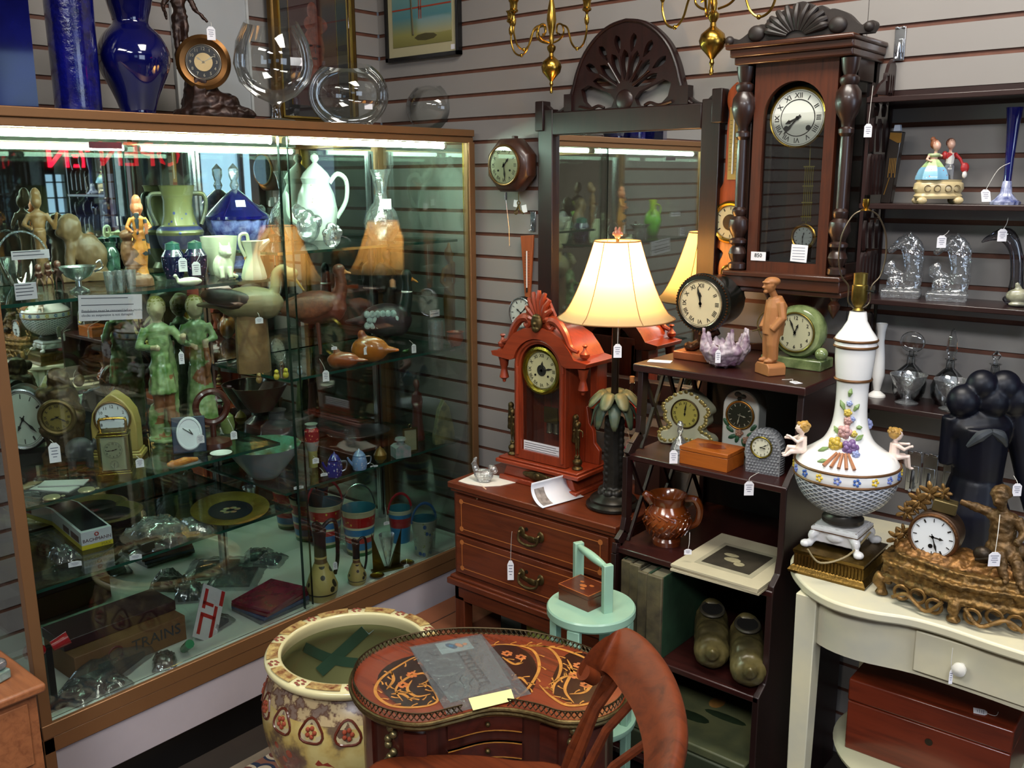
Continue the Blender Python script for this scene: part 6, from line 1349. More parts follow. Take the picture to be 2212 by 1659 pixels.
# small round wall clock behind the crest of the shelf clock
p_ = at_y(1128, 675, -.03); t = thing('silver_clock', 'small round clock with pale dial half hidden behind the orange shelf clock crest', 'clock', (p_.x+.004, -.004, p_.z))
m = M(); m.T = tr(0, 0, 0, rx=PI/2); m.lathe([(.0001, 0), (.050, 0), (.053, .01), (.053, .028), (.049, .034), (.0001, .034)], 40); part('case', m, mat('#1c1c1c', .3, .5), t)
dial(t, (0, -.0345, 0), .046, (10, 8), style='bars', face=mat('#c9cfc4', .3, 0, .15, 50), bez=STEEL, bw=.12)
# ---- things hanging under the chest
t = thing('green_glass_bowl', 'translucent yellow-green glass bowl on the floor under the chest stand', 'bowl', (1.05, -.22, 0)); t.scale = (1, .95, 1.38)
m = M(); m.shell([(.06, 0), (.10, .03), (.135, .09), (.15, .16), (.155, .20)], .005, 40, flute=lambda a, z: 1+.02*math.sin(16*a)); part('body', m, mat('#7a8a2a', .2, 0, .25, 14, coat=.5, c2='#a3ab58'), t)
t = thing('cardboard_box', 'brown cardboard carton on the floor between the showcase and the chest', 'box', (.60, -.36, 0), .0)
m = M(); m.box(-.09, .10, -.06, .20, 0, .16); part('carton', m, mat('#80492c', .75, 0, .12, 8), t, bev=.003)
m = M(); m.box(-.002, .002, -.0605, .2005, .1602, .161); m.cbox((.0, -.061, .145), (.006, .002, .02)); part('lid_seam', m, mat('#3c2012', .8), t)
for k, (px, py) in enumerate(((1103, 1232),)):
    price_tag(at_y(px, py, -.42), 'long white price tag hanging from the upper drawer pull of the chest', .019, .062, [at_y(1106, 1148, -.425), at_y(1104, 1175, -.42)])
# ================================================================= etagere contents
EZ = [1.137, .909, .670, .421, .130]
def ez(px, py, k): return at_z(px, py, EZ[k])
# round clock on ornate stand
b = V(1.452, -.235, EZ[0]); t = thing('drum_clock', 'round dark drum clock with cream dial on an ornate bronze stand atop the bookcase', 'clock', b, .0)
R_ = .068; cz0 = at_y(1517, 655, b.y-.05).z-EZ[0]; cx0 = at_y(1517, 655, b.y-.05).x-b.x
m = M(); m.T = tr(cx0, -.045, cz0, rx=PI/2); m.lathe([(.0001, -.105), (R_*.93, -.105), (R_*.97, -.09), (R_*.97, -.02), (R_*1.08, -.01), (R_*1.12, .0), (R_*1.06, .010), (R_*.86, .012), (.0001, .008)], 56); part('drum', m, mat('#1b1d18', .3, .3, .3, 20, coat=.4), t)
m = M(); [m.ball((cx0+R_*1.06*math.cos(2*PI*k/60), -.054, cz0+R_*1.06*math.sin(2*PI*k/60)), (.003, .003, .003), 6, 4) for k in range(60)]; part('beaded_rim', m, mat('#5e3a20', .35, .8), t)
dial(t, (cx0, -.0575, cz0), R_*.86, (10.95, 58), face=mat('#d3c19a', .5, 0, .08, 20), bez=mat('#8a8272', .25, .9), bw=.06)
m = M(); m.box(-.075+cx0, .045+cx0, -.06, .01, 0, .022); part('plinth', m, mat('#8a4a28', .4, .3, .3), t, bev=.003)
m = M(); m.tube(spl([(cx0-.05, -.03, .024), (cx0-.02, -.03, .04), (cx0, -.03, .055), (cx0+.03, -.02, cz0-R_)], 4), [.012, .014, .012, .014], 8); m.ball((cx0+.035, -.035, .03), (.024, .02, .024), 12, 8); m.ring((cx0+.035, -.056, .028), .014, .005, 18, 6); m.ball((cx0-.04, -.03, .033), (.02, .018, .012), 10, 6); m.ball((cx0, -.03, .06), (.02, .018, .022), 10, 6); part('scroll_stand', organic(m, .0028, 1, .0014, 90), mat('#4a3020', .35, .8, .4, 50), t)
# barnacle bowl
b = V(1.572, -.300, EZ[0]); t = thing('barnacle_bowl', 'purple and white barnacle cluster bowl with a price tag atop the bookcase', 'bowl', b)
m = M(); random.seed(5)
m.lathe([(.0001, .0), (.028, .002), (.045, .02), (.052, .045), (.046, .045), (.038, .02), (.0001, .012)], 24)
for k in range(15):
    a = 2*PI*k/15+random.uniform(-.1, .1); z1 = .078+random.uniform(-.018, .022); r = .048
    m.tube([(.030*math.cos(a), .030*math.sin(a), .012), (r*1.05*math.cos(a), r*1.05*math.sin(a), .045), (r*1.12*math.cos(a), r*1.12*math.sin(a), z1)], [.012, .013, .004], 8)
bcm = mat('#6d4a66', .5, 0, .8, 34, .5, 90, c2='#c9bcc0')
part('barnacles', organic(m, .0028, 1, .0032, 75), bcm, t)
price_tag(at_y(1551, 770, -.39), 'white price tag on the front of the purple barnacle bowl', .013, .032, [at_y(1553, 745, -.385)])
# carved man
b = V(1.703, -.318, EZ[0]); t = thing('carved_man', 'pale carved wooden man in a cap with head bowed, standing on a block', 'figurine', b, YAW-1.25)
PW = mat('#a36b3c', .55, 0, .12, 30, .15, 60); m = M()
m.tube([(-.014, 0, .145), (-.013, -.002, .09), (-.015, .0, .045)], [.022, .018, .016], 10); m.tube([(.012, 0, .145), (.014, -.006, .09), (.013, -.002, .045)], [.022, .018, .016], 10); m.ball((-.016, -.010, .042), (.012, .022, .008), 8, 6); m.ball((.014, -.012, .042), (.012, .022, .008), 8, 6)
m.tube([(0, .002, .118), (0, .006, .16), (0, .010, .20), (0, .004, .228)], [.030, .031, .032, .020], 12)
m.tube([(0, .002, .228), (0, -.008, .245)], [.011, .011], 8); m.ball((0, -.016, .262), (.0165, .019, .022), 14, 10); m.ball((0, -.036, .258), (.004, .006, .005), 6, 5); m.ball((0, -.029, .245), (.008, .007, .006), 8, 5); m.ball((0, -.008, .274), (.022, .024, .013), 14, 8); m.ball((0, -.028, .272), (.015, .012, .004), 10, 5)
for s in (-1, 1): m.tube([(s*.026, .006, .215), (s*.037, .008, .17), (s*.026, -.018, .135)], [.013, .013, .010], 8); m.ball((s*.017, -.016, .264), (.003, .004, .006), 6, 4)
part('body', organic(m, .0022, 1), PW, t)
m = M(); m.prism([(-.036, 0), (.036, 0), (.036, .026), (.026, .036), (-.026, .036), (-.036, .026)], -.030, .030); part('base_block', m, PW, t, bev=.003)
# onyx clock
b = V(1.718, -.185, EZ[0]); t = thing('onyx_clock', 'green onyx mantel clock with round dial behind the carved wooden man', 'clock', b, 0)
GO = mat('#4d5c36', .18, 0, .5, 22, coat=.6, c2='#8f9c68')
m = M(); m.box(-.085, .072, -.04, .04, 0, .026); part('base', m, GO, t, bev=.003)
m = M(); m.T = tr(0, -.025, .090, rx=PI/2); m.lathe([(.0001, -.05), (.056, -.05), (.064, -.035), (.066, -.01), (.060, .004), (.050, .008), (.0001, .006)], 48); part('onyx_drum', m, GO, t)
for s in (-1, 1): m = M(); m.ball((s*.062-.0, -.015, .040), .016, 16, 10); part('onyx_ball', m, GO, t)
dial(t, (0, -.0335, .090), .046, (11.75, 56), style='arabic', face=mat('#b5b08f', .4, 0, .06), bez=mat('#8a7b3a', .3, .9), bw=.1)
m = M(); m.tube(spl([at_y(1650, 740, -.23)-b, at_y(1636, 700, -.23)-b, at_y(1650, 675, -.23)-b, at_y(1662, 690, -.23)-b, at_y(1640, 710, -.235)-b, at_y(1625, 715, -.24)-b], 6), .0018, 6); part('power_cord', m, mat('#5a4a1c', .5), t)
price_tag(V(1.792, -.375, EZ[0]), 'white price tag lying flat at the front right corner of the bookcase top', .020, .028, flat=True, rz=1.0)
m = M(); m.box(-.03, .03, -.016, .016, 0, .0008); c = at_z(1416, 780, EZ[0]+.001); solo('paper_card', m, TAGC, 'small white card lying on the front left corner of the bookcase top', 'card', (c.x+.01, c.y+.005, EZ[0]+.0006), .35, smooth=0)
# porcelain clock
b = V(1.468, -.285, EZ[1]); t = thing('porcelain_clock', 'cream porcelain mantel clock with scalloped gilt outline and yellow dial', 'clock', b, .12)
hf = [(0, .150), (.025, .143), (.045, .128), (.052, .122), (.066, .108), (.068, .095), (.060, .085), (.062, .070), (.055, .058), (.044, .050), (.050, .040), (.068, .034), (.078, .022), (.074, .006), (.060, 0), (.035, .004), (.02, .012), (0, .012)]
P = [(p.x, p.z) for p in spl([(a, 0, b_) for a, b_ in hf], 3)]; poly = P+[(-a, b_) for a, b_ in P[::-1][1:-1]]
m = M(); m.prism(poly, -.022, .022); part('body', m, mat('#c9c6a4', .22, 0, .12, 25, coat=.5), t, bev=.006, smooth=50)
m = M()
for k, (a, b_) in enumerate(P[::2]):
    for s in (-1, 1): m.ball((s*a*.93, -.0225, .01+b_*.92), (.006, .0025, .005), 8, 5)
part('gilt_relief', m, mat('#b5a25c', .3, .5, .4, 90), t)
dial(t, (0, -.0235, .090), .036, (12.1, 1), face=mat('#b5a94e', .5, 0, .1), bez=mat('#4a3a20', .35, .8), bw=.10)
# glass bell
b = V(1.490, -.365, EZ[1]); t = thing('glass_bell', 'small cut crystal table bell in front of the cream porcelain clock', 'bell', b)
m = M(); m.lathe([(.026, 0), (.024, .01), (.018, .028), (.010, .04), (.005, .046), (.005, .052), (.008, .058), (.006, .068), (.009, .075), (.004, .085), (.0001, .086)], 24, flute=lambda a, z: 1+.04*math.sin(12*a), cap=False); part('body', m, crystal((.9, .92, .9), 120, .14), t)
price_tag(at_y(1455, 987, -.46), 'white price tag hanging over the shelf edge below the glass bell', .020, .034, [at_y(1475, 925, -.40), at_y(1462, 955, -.45)])
# inlaid box
b = V(1.598, -.395, EZ[1]); t = thing('trinket_box', 'orange-brown lidded wooden trinket box on the second bookcase shelf', 'box', b, .0)
TB = wood('#7a3a10', '#9a5018', .35, 1, 0, .4); m = M(); m.box(-.065, .065, -.045, .045, 0, .034); part('body', m, TB, t, bev=.001); m = M(); m.box(-.0655, .0655, -.0455, .0455, .035, .045); l = part('lid', m, TB, t, bev=.001); m = M(); m.lathe([(.0001, .0452), (.03, .0452), (.0001, .0455)], 6, sx=1.3, sy=.8); part('marquetry', m, mat('#7a3418', .3, 0, .4, 40, coat=.6), l)
# arch clock with roses
b = V(1.617, -.265, EZ[1]); t = thing('rose_arch_clock', 'white porcelain arched clock with green dial and applied roses on the second shelf', 'clock', b, .10)
ao = [(-.047, 0), (.047, 0), (.047, .125)]+[(.047*math.cos(a), .125+.047*math.sin(a)) for a in [PI*k/14 for k in range(1, 14)]]+[(-.047, .125)]
m = M(); m.prism(ao, -.030, .030); part('body', m, mat('#c3c3b8', .25, 0, .05, coat=.5), t, bev=.004, smooth=50)
dial(t, (0, -.0315, .108), .033, (2.9, 32), style='bars', face=mat('#23291d', .3, 0, .2), ink=mat('#a9a58c', .4), bez=mat('#9a6d30', .3, .9), bw=.14)
m = M(); [rose(m, (x, -.033, z), .011) for x, z in ((0, .062), (.020, .045))]; m.v = m.v; part('applied_rose', m, mat('#a5785f', .4, 0, .3, 90), t)
m = M()
for (x, z, a) in ((-.025, .068, 2.6), (-.018, .05, 3.6), (.03, .062, .5), (.012, .038, 5), (.034, .04, 0), (-.005, .046, 4.4), (-.036, .085, 2.2), (.036, .08, .9)): m.ball((x, -.032, z), (.012, .003, .0055), 8, 5, rotm(0, -a, 0))
part('leaves', m, mat('#2f5a3c', .4, 0, .4, 80), t)
m = M(); m.ball((-.008, -.031, .160), (.010, .002, .007), 8, 5); m.ball((.006, -.031, .156), (.008, .002, .006), 8, 5); m.ball((-.004, -.031, .149), (.006, .002, .005), 8, 5); part('painted_flower', m, mat('#34362e', .4, 0, .3), t)
# crystal clock
b = V(1.728, -.375, EZ[1]); t = thing('crystal_arch_clock', 'diamond-cut crystal arched clock with small white dial at the right of the second shelf', 'clock', b, .10)
ao = [(-.040, 0), (.043, 0), (.043, .06)]+[(.043*math.cos(a), .06+.047*math.sin(a)) for a in [PI*k/14 for k in range(1, 14)]]+[(-.043, .06)]
m = M(); m.prism(ao, -.018, .018)
for ix in range(-5, 6):
    for iz in range(14):
        x = ix*.0075+(iz % 2)*.00375; z = .006+iz*.0072
        if abs(x) < .038 and (z < .06 or (x/.040)**2+((z-.06)/.044)**2 < 1) and ((x+.003)**2+(z-.066)**2)**.5 > .026: m.add([(x-.004, -.018, z), (x, -.018, z-.004), (x+.004, -.018, z), (x, -.018, z+.004), (x, -.0225, z)], [(0, 1, 4), (1, 2, 4), (2, 3, 4), (3, 0, 4)])
for i in range(len(ao)-1):
    a_, b_ = ao[i], ao[i+1]; n_ = max(1, int(math.hypot(b_[0]-a_[0], b_[1]-a_[1])/.006))
    for j in range(n_): u = (j+.5)/n_; m.ball((a_[0]+(b_[0]-a_[0])*u, 0, a_[1]+(b_[1]-a_[1])*u), (.003, .017, .003), 6, 4)
part('body', m, mat('#9a9ca0', .12, .15, .5, 200, .3, 200, coat=.8), t, smooth=0)
dial(t, (-.003, -.020, .066), .023, (3.15, 10), style='arabic', face=mat('#cfccb4', .3, 0, .03), bez=mat('#a3923f', .25, 1), bw=.16, numk=.9)
price_tag(at_y(1618, 1055, -.475), 'white price tag hanging below the crystal arched clock over the shelf edge', .022, .034, [at_y(1640, 1020, -.44), at_y(1620, 1032, -.473)])
# brown pitcher
b = V(1.478, -.395, EZ[2]); t = thing('stoneware_pitcher', 'glossy brown stoneware pitcher with basket-relief body on the middle bookcase shelf', 'pitcher', b, YAW)
PG = mat('#4f1f0c', .16, 0, .4, 14, .15, 60, .6, '#7a3a12')
m = M(); m.shell([(.036, 0), (.037, .012), (.032, .020), (.046, .034), (.058, .058), (.058, .075), (.048, .095), (.040, .108), (.043, .122), (.050, .134)], .004, 44); part('body', m, PG, t)
m = M()
for k in range(20):
    a = 2*PI*k/20
    for j in range(3): z = .04+.018*j; r = [.050, .058, .053][j]; m.tube([V(r*math.cos(a), r*math.sin(a), z-.008), V((r+.004)*math.cos(a+.16), (r+.004)*math.sin(a+.16), z+.004), V(r*.985*math.cos(a+.32*(1 if j % 2 else -1)), r*.985*math.sin(a+.32*(1 if j % 2 else -1)), z+.014)], [.002, .003, .002], 5)
part('relief', m, PG, t)
m = M(); m.tube(spl([(.044, 0, .120), (.070, 0, .118), (.084, 0, .09), (.078, 0, .055), (.055, 0, .042)], 5), [.007, .008, .007, .006], 8, flat=1.3); part('handle', m, PG, t)
m = M(); m.tube([(-.040, 0, .112), (-.050, 0, .128), (-.062, 0, .138)], [.012, .013, .008], 8); part('spout', m, PG, t)
price_tag(at_y(1486, 1192, -.512), 'white price tag hanging from the handle of the brown pitcher', .018, .014, [at_y(1490, 1150, -.50), at_y(1489, 1172, -.51)])
# matted prints
for k, (dx, dy, rz, lab) in enumerate(((0, 0, .02, 'lowest'), (.004, .003, -.03, 'middle'), (.002, .0, .0, 'topmost'))):
    t = thing('matted_print', 'cream matted engraving, %s of the stack on the middle bookcase shelf' % (lab if k < 2 else 'topmost, showing its dark picture,'), 'print', (1.685+dx, -.412+dy, EZ[2]+.001+k*.0055), rz, 'stack of matted prints')
    m = M(); m.box(-.110, .118, -.130, .130, 0, .005); mt_2 = part('mat_board', m, mat('#b9ad90', .7, 0, .08, 20), t, smooth=0)
    if k == 2:
        m = M(); m.box(-.072, .08, -.085, .075, .0051, .0054); part('mat_bevel', m, mat('#a39a80', .7), mt_2, smooth=0)
        m = M(); m.box(-.060, .066, -.070, .060, .0055, .006); e_ = part('engraving', m, mat('#3a3226', .6, 0, .5, 30), mt_2, smooth=0)
        m = M(); m.ball((-.005, -.015, .006), (.022, .014, .0008), 10, 4); m.ball((-.02, .01, .006), (.02, .01, .0008), 10, 4); m.ball((.02, -.03, .006), (.014, .012, .0008), 10, 4); part('pale_figures', m, mat('#9a9070', .6, 0, .3, 60), e_)
# books
bx = 1.412
for k, (w_, h, yo, lab) in enumerate(((.030, .222, .02, 'leftmost of the four'), (.031, .224, .008, 'second from the left'), (.029, .218, -.006, 'third from the left'), (.044, .220, -.012, 'rightmost, with bright green cover'))):
    t = thing('old_book', 'large worn green album book on the lower bookcase shelf, %s' % lab, 'book', (bx+w_/2, -.40+yo, EZ[3]), 0, 'old albums on the lower bookcase shelf'); bx += w_+.0025
    g = mat(['#2f3a26', '#332c1c', '#38362a', '#1f3a24'][k], .6, 0, .4, 20, .2, 60); m = M(); m.box(-w_/2, -w_/2+.003, -.12, .13, 0, h); m.box(w_/2-.003, w_/2, -.12, .13, 0, h); part('cover', m, g, t, bev=.001)
    m = M(); m.box(-w_/2, w_/2, -.128, -.118, 0, h); part('spine', m, mat('#3d3526', .65, 0, .5, 25, .3, 80, c2='#5c5236'), t, bev=.003)
    m = M(); m.box(-w_/2+.003, w_/2-.003, -.118, .125, .003, h-.005); part('pages', m, mat('#6d6650', .8, 0, .3, 60), t, smooth=0)
m = M(); m.box(-.001, .001, -.012, .012, -.012, .012); solo('paper_label', m, mat('#8fa6c9', .7), 'pale blue paper flag stuck at the top of the bright green book', 'label', (bx+.0005, -.42, EZ[3]+.205), smooth=0)
# clogs
def clog(loc, rz, label):
    t = thing('wooden_clog', label, 'clog', loc, rz, 'pair of old wooden clogs'); m = M()
    m.tube([(0, .085, .042), (0, .03, .038), (0, -.06, .034)], [.036, .037, .035], 14); m.ball((0, -.050, .034), (.038, .045, .032), 16, 10); m.tube([(0, -.07, .04), (0, -.10, .05), (0, -.112, .066)], [.024, .012, .003], 10); m.ball((0, .085, .045), (.033, .022, .045), 14, 10); m.ball((0, -.01, .055), (.034, .04, .022), 12, 8)
    me = organic(m, .0035, 2, .0015, 60); part('body', me, mat('#6d6138', .42, .1, .45, 18, .3, 70, .25, '#3f3822'), t)
    m = M(); m.lathe([(.0001, 0), (.022, 0), (.0255, .004), (.024, .006)], 24, (0, .050, .076), sx=1, sy=1.5); part('opening', m, mat('#14110c', .7), t)
    m = M(); m.ring((0, .055, .080), .024, .0035, 28, 6, 'xy'); m.v = [V(v.x, .050+(v.y-.055)*1.5, v.z) for v in m.v]; part('rim', m, mat('#4a4436', .5, .2, .3), t); t.scale = (1.2, 1.15, 1.2)
clog(V(1.637, -.43, EZ[3]), .5, 'worn olive-brown wooden clog next to the green books'); clog(V(1.745, -.45, EZ[3]), .5, 'worn olive-brown wooden clog at the right end of the lower bookcase shelf')
# painted box on the bottom shelf
t = thing('painted_box', 'large box with painted landscape lid on the lowest bookcase shelf', 'box', (1.60, -.36, EZ[4]), .0)
m = M(); m.box(-.19, .19, -.165, .165, 0, .06); part('body', m, mat('#39402c', .55, 0, .4, 10, .1), t, bev=.004)
m = M(); m.box(-.185, .185, -.16, .16, .061, .085); l = part('lid', m, mat('#4a5038', .5, 0, .5, 9, c2='#6a6a45'), t, bev=.004)
m = M(); m.ball((-.02, -.05, .0855), (.05, .02, .0015), 12, 4); m.ball((.05, .0, .0855), (.06, .015, .0015), 12, 4); part('painted_foliage', m, mat('#23301c', .5, 0, .3, 40), l); m = M(); m.ball((-.06, -.09, .0858), (.035, .018, .0015), 12, 4); m.ball((.0, .05, .0858), (.02, .03, .001), 12, 4); part('painted_figure', m, mat('#a3743a', .5, 0, .3, 40), l)
# ================================================================= showcase contents
def place(px, x, z):
    py = 800
    for _ in range(4):
        p = at_x(px, py, x); q = V(x, p.y, z)-CAM; py = 829.5-FPX*q.dot(UP)/q.dot(fw)
    return V(x, p.y, z)
FA = PI/2-.35   # things in the case face the aisle and the camera
def one(name, label, cat, px, x, z, m, mt, vox=0, rz=FA, group=None, pn='body', **k):
    t = thing(name, label, cat, place(px, x, z), rz, group); o = part(pn, organic(m, vox, **k) if vox else m, mt, t); return t
def ptag(px, py, x, label, hpx, hpy, w=.014, h=.022, flat=False, rz=FA): price_tag(at_x(px, py, x), label, w, h, [at_x(hpx, hpy, x-.01)], rz=rz, flat=flat)
CT = 1.7605
# ---- on top of the showcase
DCOB = mat('#05052c', .06, 0, .3, 8, coat=.9, c2='#080c50')
m = M(); m.shell([(.058, 0), (.060, .01), (.062, .2), (.066, .40)], .005, 4); t = one('vase', 'tall square cobalt blue glass vase at the far left on top of the showcase', 'vase', 38, .32, CT, m, DCOB, rz=FA+PI/4)
m = M(); m.cbox((.047, 0, .075), (.0008, .022, .02)); part('price_sticker', m, TAGC, t)
m = M(); m.shell([(.052, 0), (.054, .01), (.055, .2), (.058, .40)], .005, 48); one('vase', 'tall rough-textured dark cobalt cylinder vase between two smooth blue vases on the showcase', 'vase', 172, .30, CT, m, mat('#08083c', .12, 0, .5, 30, 1., 70, .8, '#0d1270'))
m = M(); m.shell([(p.x, p.z) for p in spl([(.045, 0, 0), (.044, 0, .02), (.058, 0, .06), (.085, 0, .12), (.088, 0, .16), (.070, 0, .20), (.046, 0, .225), (.044, 0, .24), (.052, 0, .27), (.062, 0, .31)], 3)], .004, 48); one('vase', 'wide cobalt blue baluster vase with narrow neck beside the bronze figure clock', 'vase', 300, .30, CT, m, DCOB)
# bronze figure clock
t = thing('bronze_figure_clock', 'dark bronze figure clock with gold round dial bezel on top of the showcase', 'clock', place(450, .26, CT), FA-.25)
m = M(); m.ball((.02, 0, .02), (.115, .05, .03), 18, 8); m.ball((.0, 0, .05), (.06, .04, .045), 14, 8); m.ball((.05, 0, .05), (.04, .035, .03), 12, 8); m.tube([(-.02, .01, .04), (-.01, 0, .12)], [.05, .04], 10)
doll(m, .26, T=Matrix.Translation((-.055, .0, .135)), ks=(0, 0, 0, 0), arms=[((-.15, -.02, .65), (-.12, -.1, .5)), ((.16, -.02, .62), (.27, -.03, .50))]); part('rocky_figure_base', organic(m, .004, 1, .004, 50), mat('#21130d', .4, .4, .5, 40, .3, 100, c2='#3d241a'), t)
m = M(); m.T = tr(.0, -.03, .155, rx=PI/2); m.lathe([(.0001, -.03), (.068, -.03), (.072, -.005), (.072, .006), (.062, .010), (.044, .004), (.0001, .003)], 48); part('dial_case', m, mat('#6d4a26', .35, .85, .3, 20), t)
dial(t, (0, -.036, .155), .044, (10, 10), style='arabic', face=mat('#1c1a18', .4, .2), ink=mat('#b5ab90', .5), bez=mat('#9a948a', .3, .9), bw=.06)
m = M(); m.disc((0, -.0385, .155), .024, .001, 28); part('dial_centre', m, mat('#b59a6a', .35, .6), t)
ptag(456, 72, .36, 'white price tag hanging over the dial of the bronze figure clock', 455, 48, .022, .034)
# clear bowls
GB = glass((.93, .95, .94), .045, .8, blend=.3)
t = thing('brandy_snifter', 'oversized clear glass brandy snifter on a short stem on top of the showcase', 'glass', place(598, .28, CT), FA)
m = M(); m.lathe([(.045, 0), (.044, .003), (.012, .008), (.009, .03), (.014, .042), (.05, .058), (.082, .09), (.093, .13), (.085, .18), (.063, .225)], 48, cap=False); part('bowl', m, GB, t, smooth=70)
m = M(); m.cbox((.03, -.082, .13), (.028, .0008, .018)); part('price_sticker', m, TAGC, t)
for px, x, R, lab in ((756, .27, .126, 'clear round glass fishbowl on the showcase top in front of the gilt portrait'), (941, .25, .102, 'clear round glass fishbowl at the right end of the showcase top')):
    t = thing('glass_fishbowl', lab, 'bowl', place(px, x, CT), FA, 'clear fishbowls on the showcase')
    m = M(); m.lathe([(.0001, .002), (R*.55, .002), (R*.6, .006)]+[(R*math.cos(a), .82*R+.86*R*math.sin(a)) for a in [-.95+.135*k for k in range(15)]], 56, cap=False); part('bowl', m, GB, t, smooth=70)
    m = M(); m.cbox((.02, -R*.92, .06), (.026, .0008, .016)); part('price_sticker', m, TAGC, t)
a, b = at_x(378, 130, .012), at_x(546, 200, .012); m = M(); m.box(0, .008, 0, b.y-a.y, 0, .36); t = thing('white_board', 'white framed board on the left wall behind the bronze figure clock', 'board', (.002, a.y, 1.80)); part('panel', m, mat('#a9abac', .4, 0, .03), t)
m = M(); [m.box(.008, .014, y, y+.008, 0, .36) for y in (0, b.y-a.y-.008)]; m.box(.008, .014, 0, b.y-a.y, 0, .008); part('frame', m, mat('#c9cac8', .4), t)
# ---- shelf levels
A, B, C_, D, E_, F_ = 1.3305, 1.4005, 1.0305, .8505, .6905, .6405; DK = .3065
WDK = mat('#6b4a26', .5, 0, .35, 40, .3, 100); WTN = mat('#8a5426', .42, 0, .35, 35, .3, 90); WBR = mat('#4a2414', .4, 0, .35, 40, .3, 90); IV = mat('#d6d8b8', .3, 0, .08, 20, coat=.4)
m = M(); doll(m, .185, skirt=[(.10, .0), (.075, .2), (.06, .45), (.075, .6)], arms=[((-.16, 0, .66), (-.08, -.1, .62)), ((.17, 0, .62), (.2, -.05, .78))]); m.ball((0, .01, .178), (.012, .012, .02), 8, 6); one('carved_woman', 'carved yellow-brown wooden woman with tall headdress at the left of the top shelf', 'figurine', 98, .17, A, m, WDK, .0028, rough=.001, rscale=120)
m = M(); m.box(-.05, .05, -.025, .025, 0, .016); m.ball((.015, 0, .045), (.04, .022, .03), 14, 8, rotm(0, .5, 0)); m.ball((-.022, 0, .085), (.026, .022, .024), 12, 8); m.ball((-.04, 0, .08), (.014, .014, .010), 8, 6); m.tube([(-.02, 0, .075), (-.03, -.012, .02)], [.014, .01], 8); m.tube([(-.02, .0, .075), (-.03, .012, .02)], [.014, .01], 8); one('carved_lion', 'carved brown wooden guardian lion sitting on a plinth on the top shelf', 'figurine', 185, .17, A, m, mat('#5c4428', .5, 0, .3, 40), .003, rough=.002, rscale=90)
m = M(); m.shell([(.015, 0), (.019, .012), (.019, .04), (.012, .052), (.014, .06)], .002, 24); one('jar', 'small dark green lacquered jar between the carved lion and the robed elder figure', 'jar', 244, .24, A, m, mat('#0c1c1a', .15, 0, .6, 60, coat=.6, c2='#3d5a4a'))
t = thing('elder_figurine', 'painted carved elder with orange robe and staff on a wooden stump', 'figurine', place(303, .34, A), FA)
m = M(); m.k = 2; m.lathe([(.0001, 0), (.036, 0), (.034, .02), (.026, .03), (.0001, .034)], 12, sx=1, sy=.8); m.ball((-.014, 0, .045), (.016, .014, .022), 10, 8); m.ball((-.022, 0, .085), (.018, .016, .04), 10, 8); m.ball((-.024, -.004, .13), (.016, .014, .014), 10, 8)
doll(m, .185, T=Matrix.Translation((.008, 0, .028)), skirt=[(.09, .0), (.075, .12), (.10, .3), (.08, .5), (.07, .6)], ks=(0, 0, 1, 1), head=1.35, arms=[((-.15, -.02, .66), (-.1, -.12, .6)), ((.15, -.03, .66), (.08, -.12, .62))]); m.k = 0; m.ball((.008, .0, .213), (.012, .012, .018), 10, 8); m.k = 3; m.tube([(.004, -.016, .185), (.002, -.02, .13)], [.007, .003], 8); m.tube([(.022, -.02, .17), (.026, -.022, .08)], [.005, .004], 6)
part('body', organic(m, .0022, 1, .0009, 120), [mat('#b56a45', .4, 0, .2, 60), mat('#a35a1e', .4, 0, .5, 40, c2='#c98a3a'), mat('#6a4426', .5, 0, .4, 40), mat('#2c3238', .4)], t)
UR = mat('#5d5a34', .4, .3, .35, 40, c2='#3a3f4c')
t = thing('handled_urn', 'tall olive bronze urn vase with two loop handles and blue enamel on the top shelf', 'urn', place(396, .19, A), FA)
m = M(); m.shell([(.032, 0), (.034, .008), (.026, .02), (.050, .06), (.056, .085), (.053, .092), (.042, .10), (.036, .12), (.034, .15), (.040, .178), (.043, .182)], .003, 36); part('body', m, bands([(0, '#4d4a2c'), (.28, '#3b3850'), (.44, '#5f5c38'), (.5, '#2c2f5c'), (.54, '#6b6840'), (1, '#5d5a34')], 0, .18, .4, .3, over=[('#2c3470', 60, .2, .3, .8)]), t)
for s in (-1, 1): m = M(); m.tube(spl([(s*.036, 0, .165), (s*.062, 0, .162), (s*.066, 0, .135), (s*.052, 0, .10)], 5), .005, 8); part('handle', m, UR, t)
def covered_bowl(px, x, z, lab):
    t = thing('covered_bowl', lab, 'bowl', place(px, x, z), FA); m = M(); m.shell([(.035, 0), (.036, .004), (.012, .014), (.012, .024), (.045, .04), (.074, .07), (.080, .09)], .003, 40, flute=lambda a, z: 1+.03*math.sin(16*a)); part('bowl', m, mat('#0b0d6a', .08, 0, .6, 50, .5, 90, .8, '#8f98d8'), t)
    m = M(); m.lathe([(.084, .09), (.083, .095), (.060, .11), (.03, .13), (.010, .142), (.0001, .143)], 40); l = part('lid', m, mat('#0a0b50', .08, 0, .4, 30, coat=.8), t); m = M(); m.lathe([(.006, .14), (.012, .15), (.008, .158), (.013, .168), (.013, .18), (.0001, .19)], 10); part('finial', m, crystal((.9, .92, .95), 120, .3), l); m = M(); m.cbox((0, -.052, .118), (.024, .0008, .014), rx=-.6); part('price_sticker', m, TAGC, l)
covered_bowl(518, .20, A, 'cobalt blue cut-to-clear covered bowl with crystal finial on the top shelf')
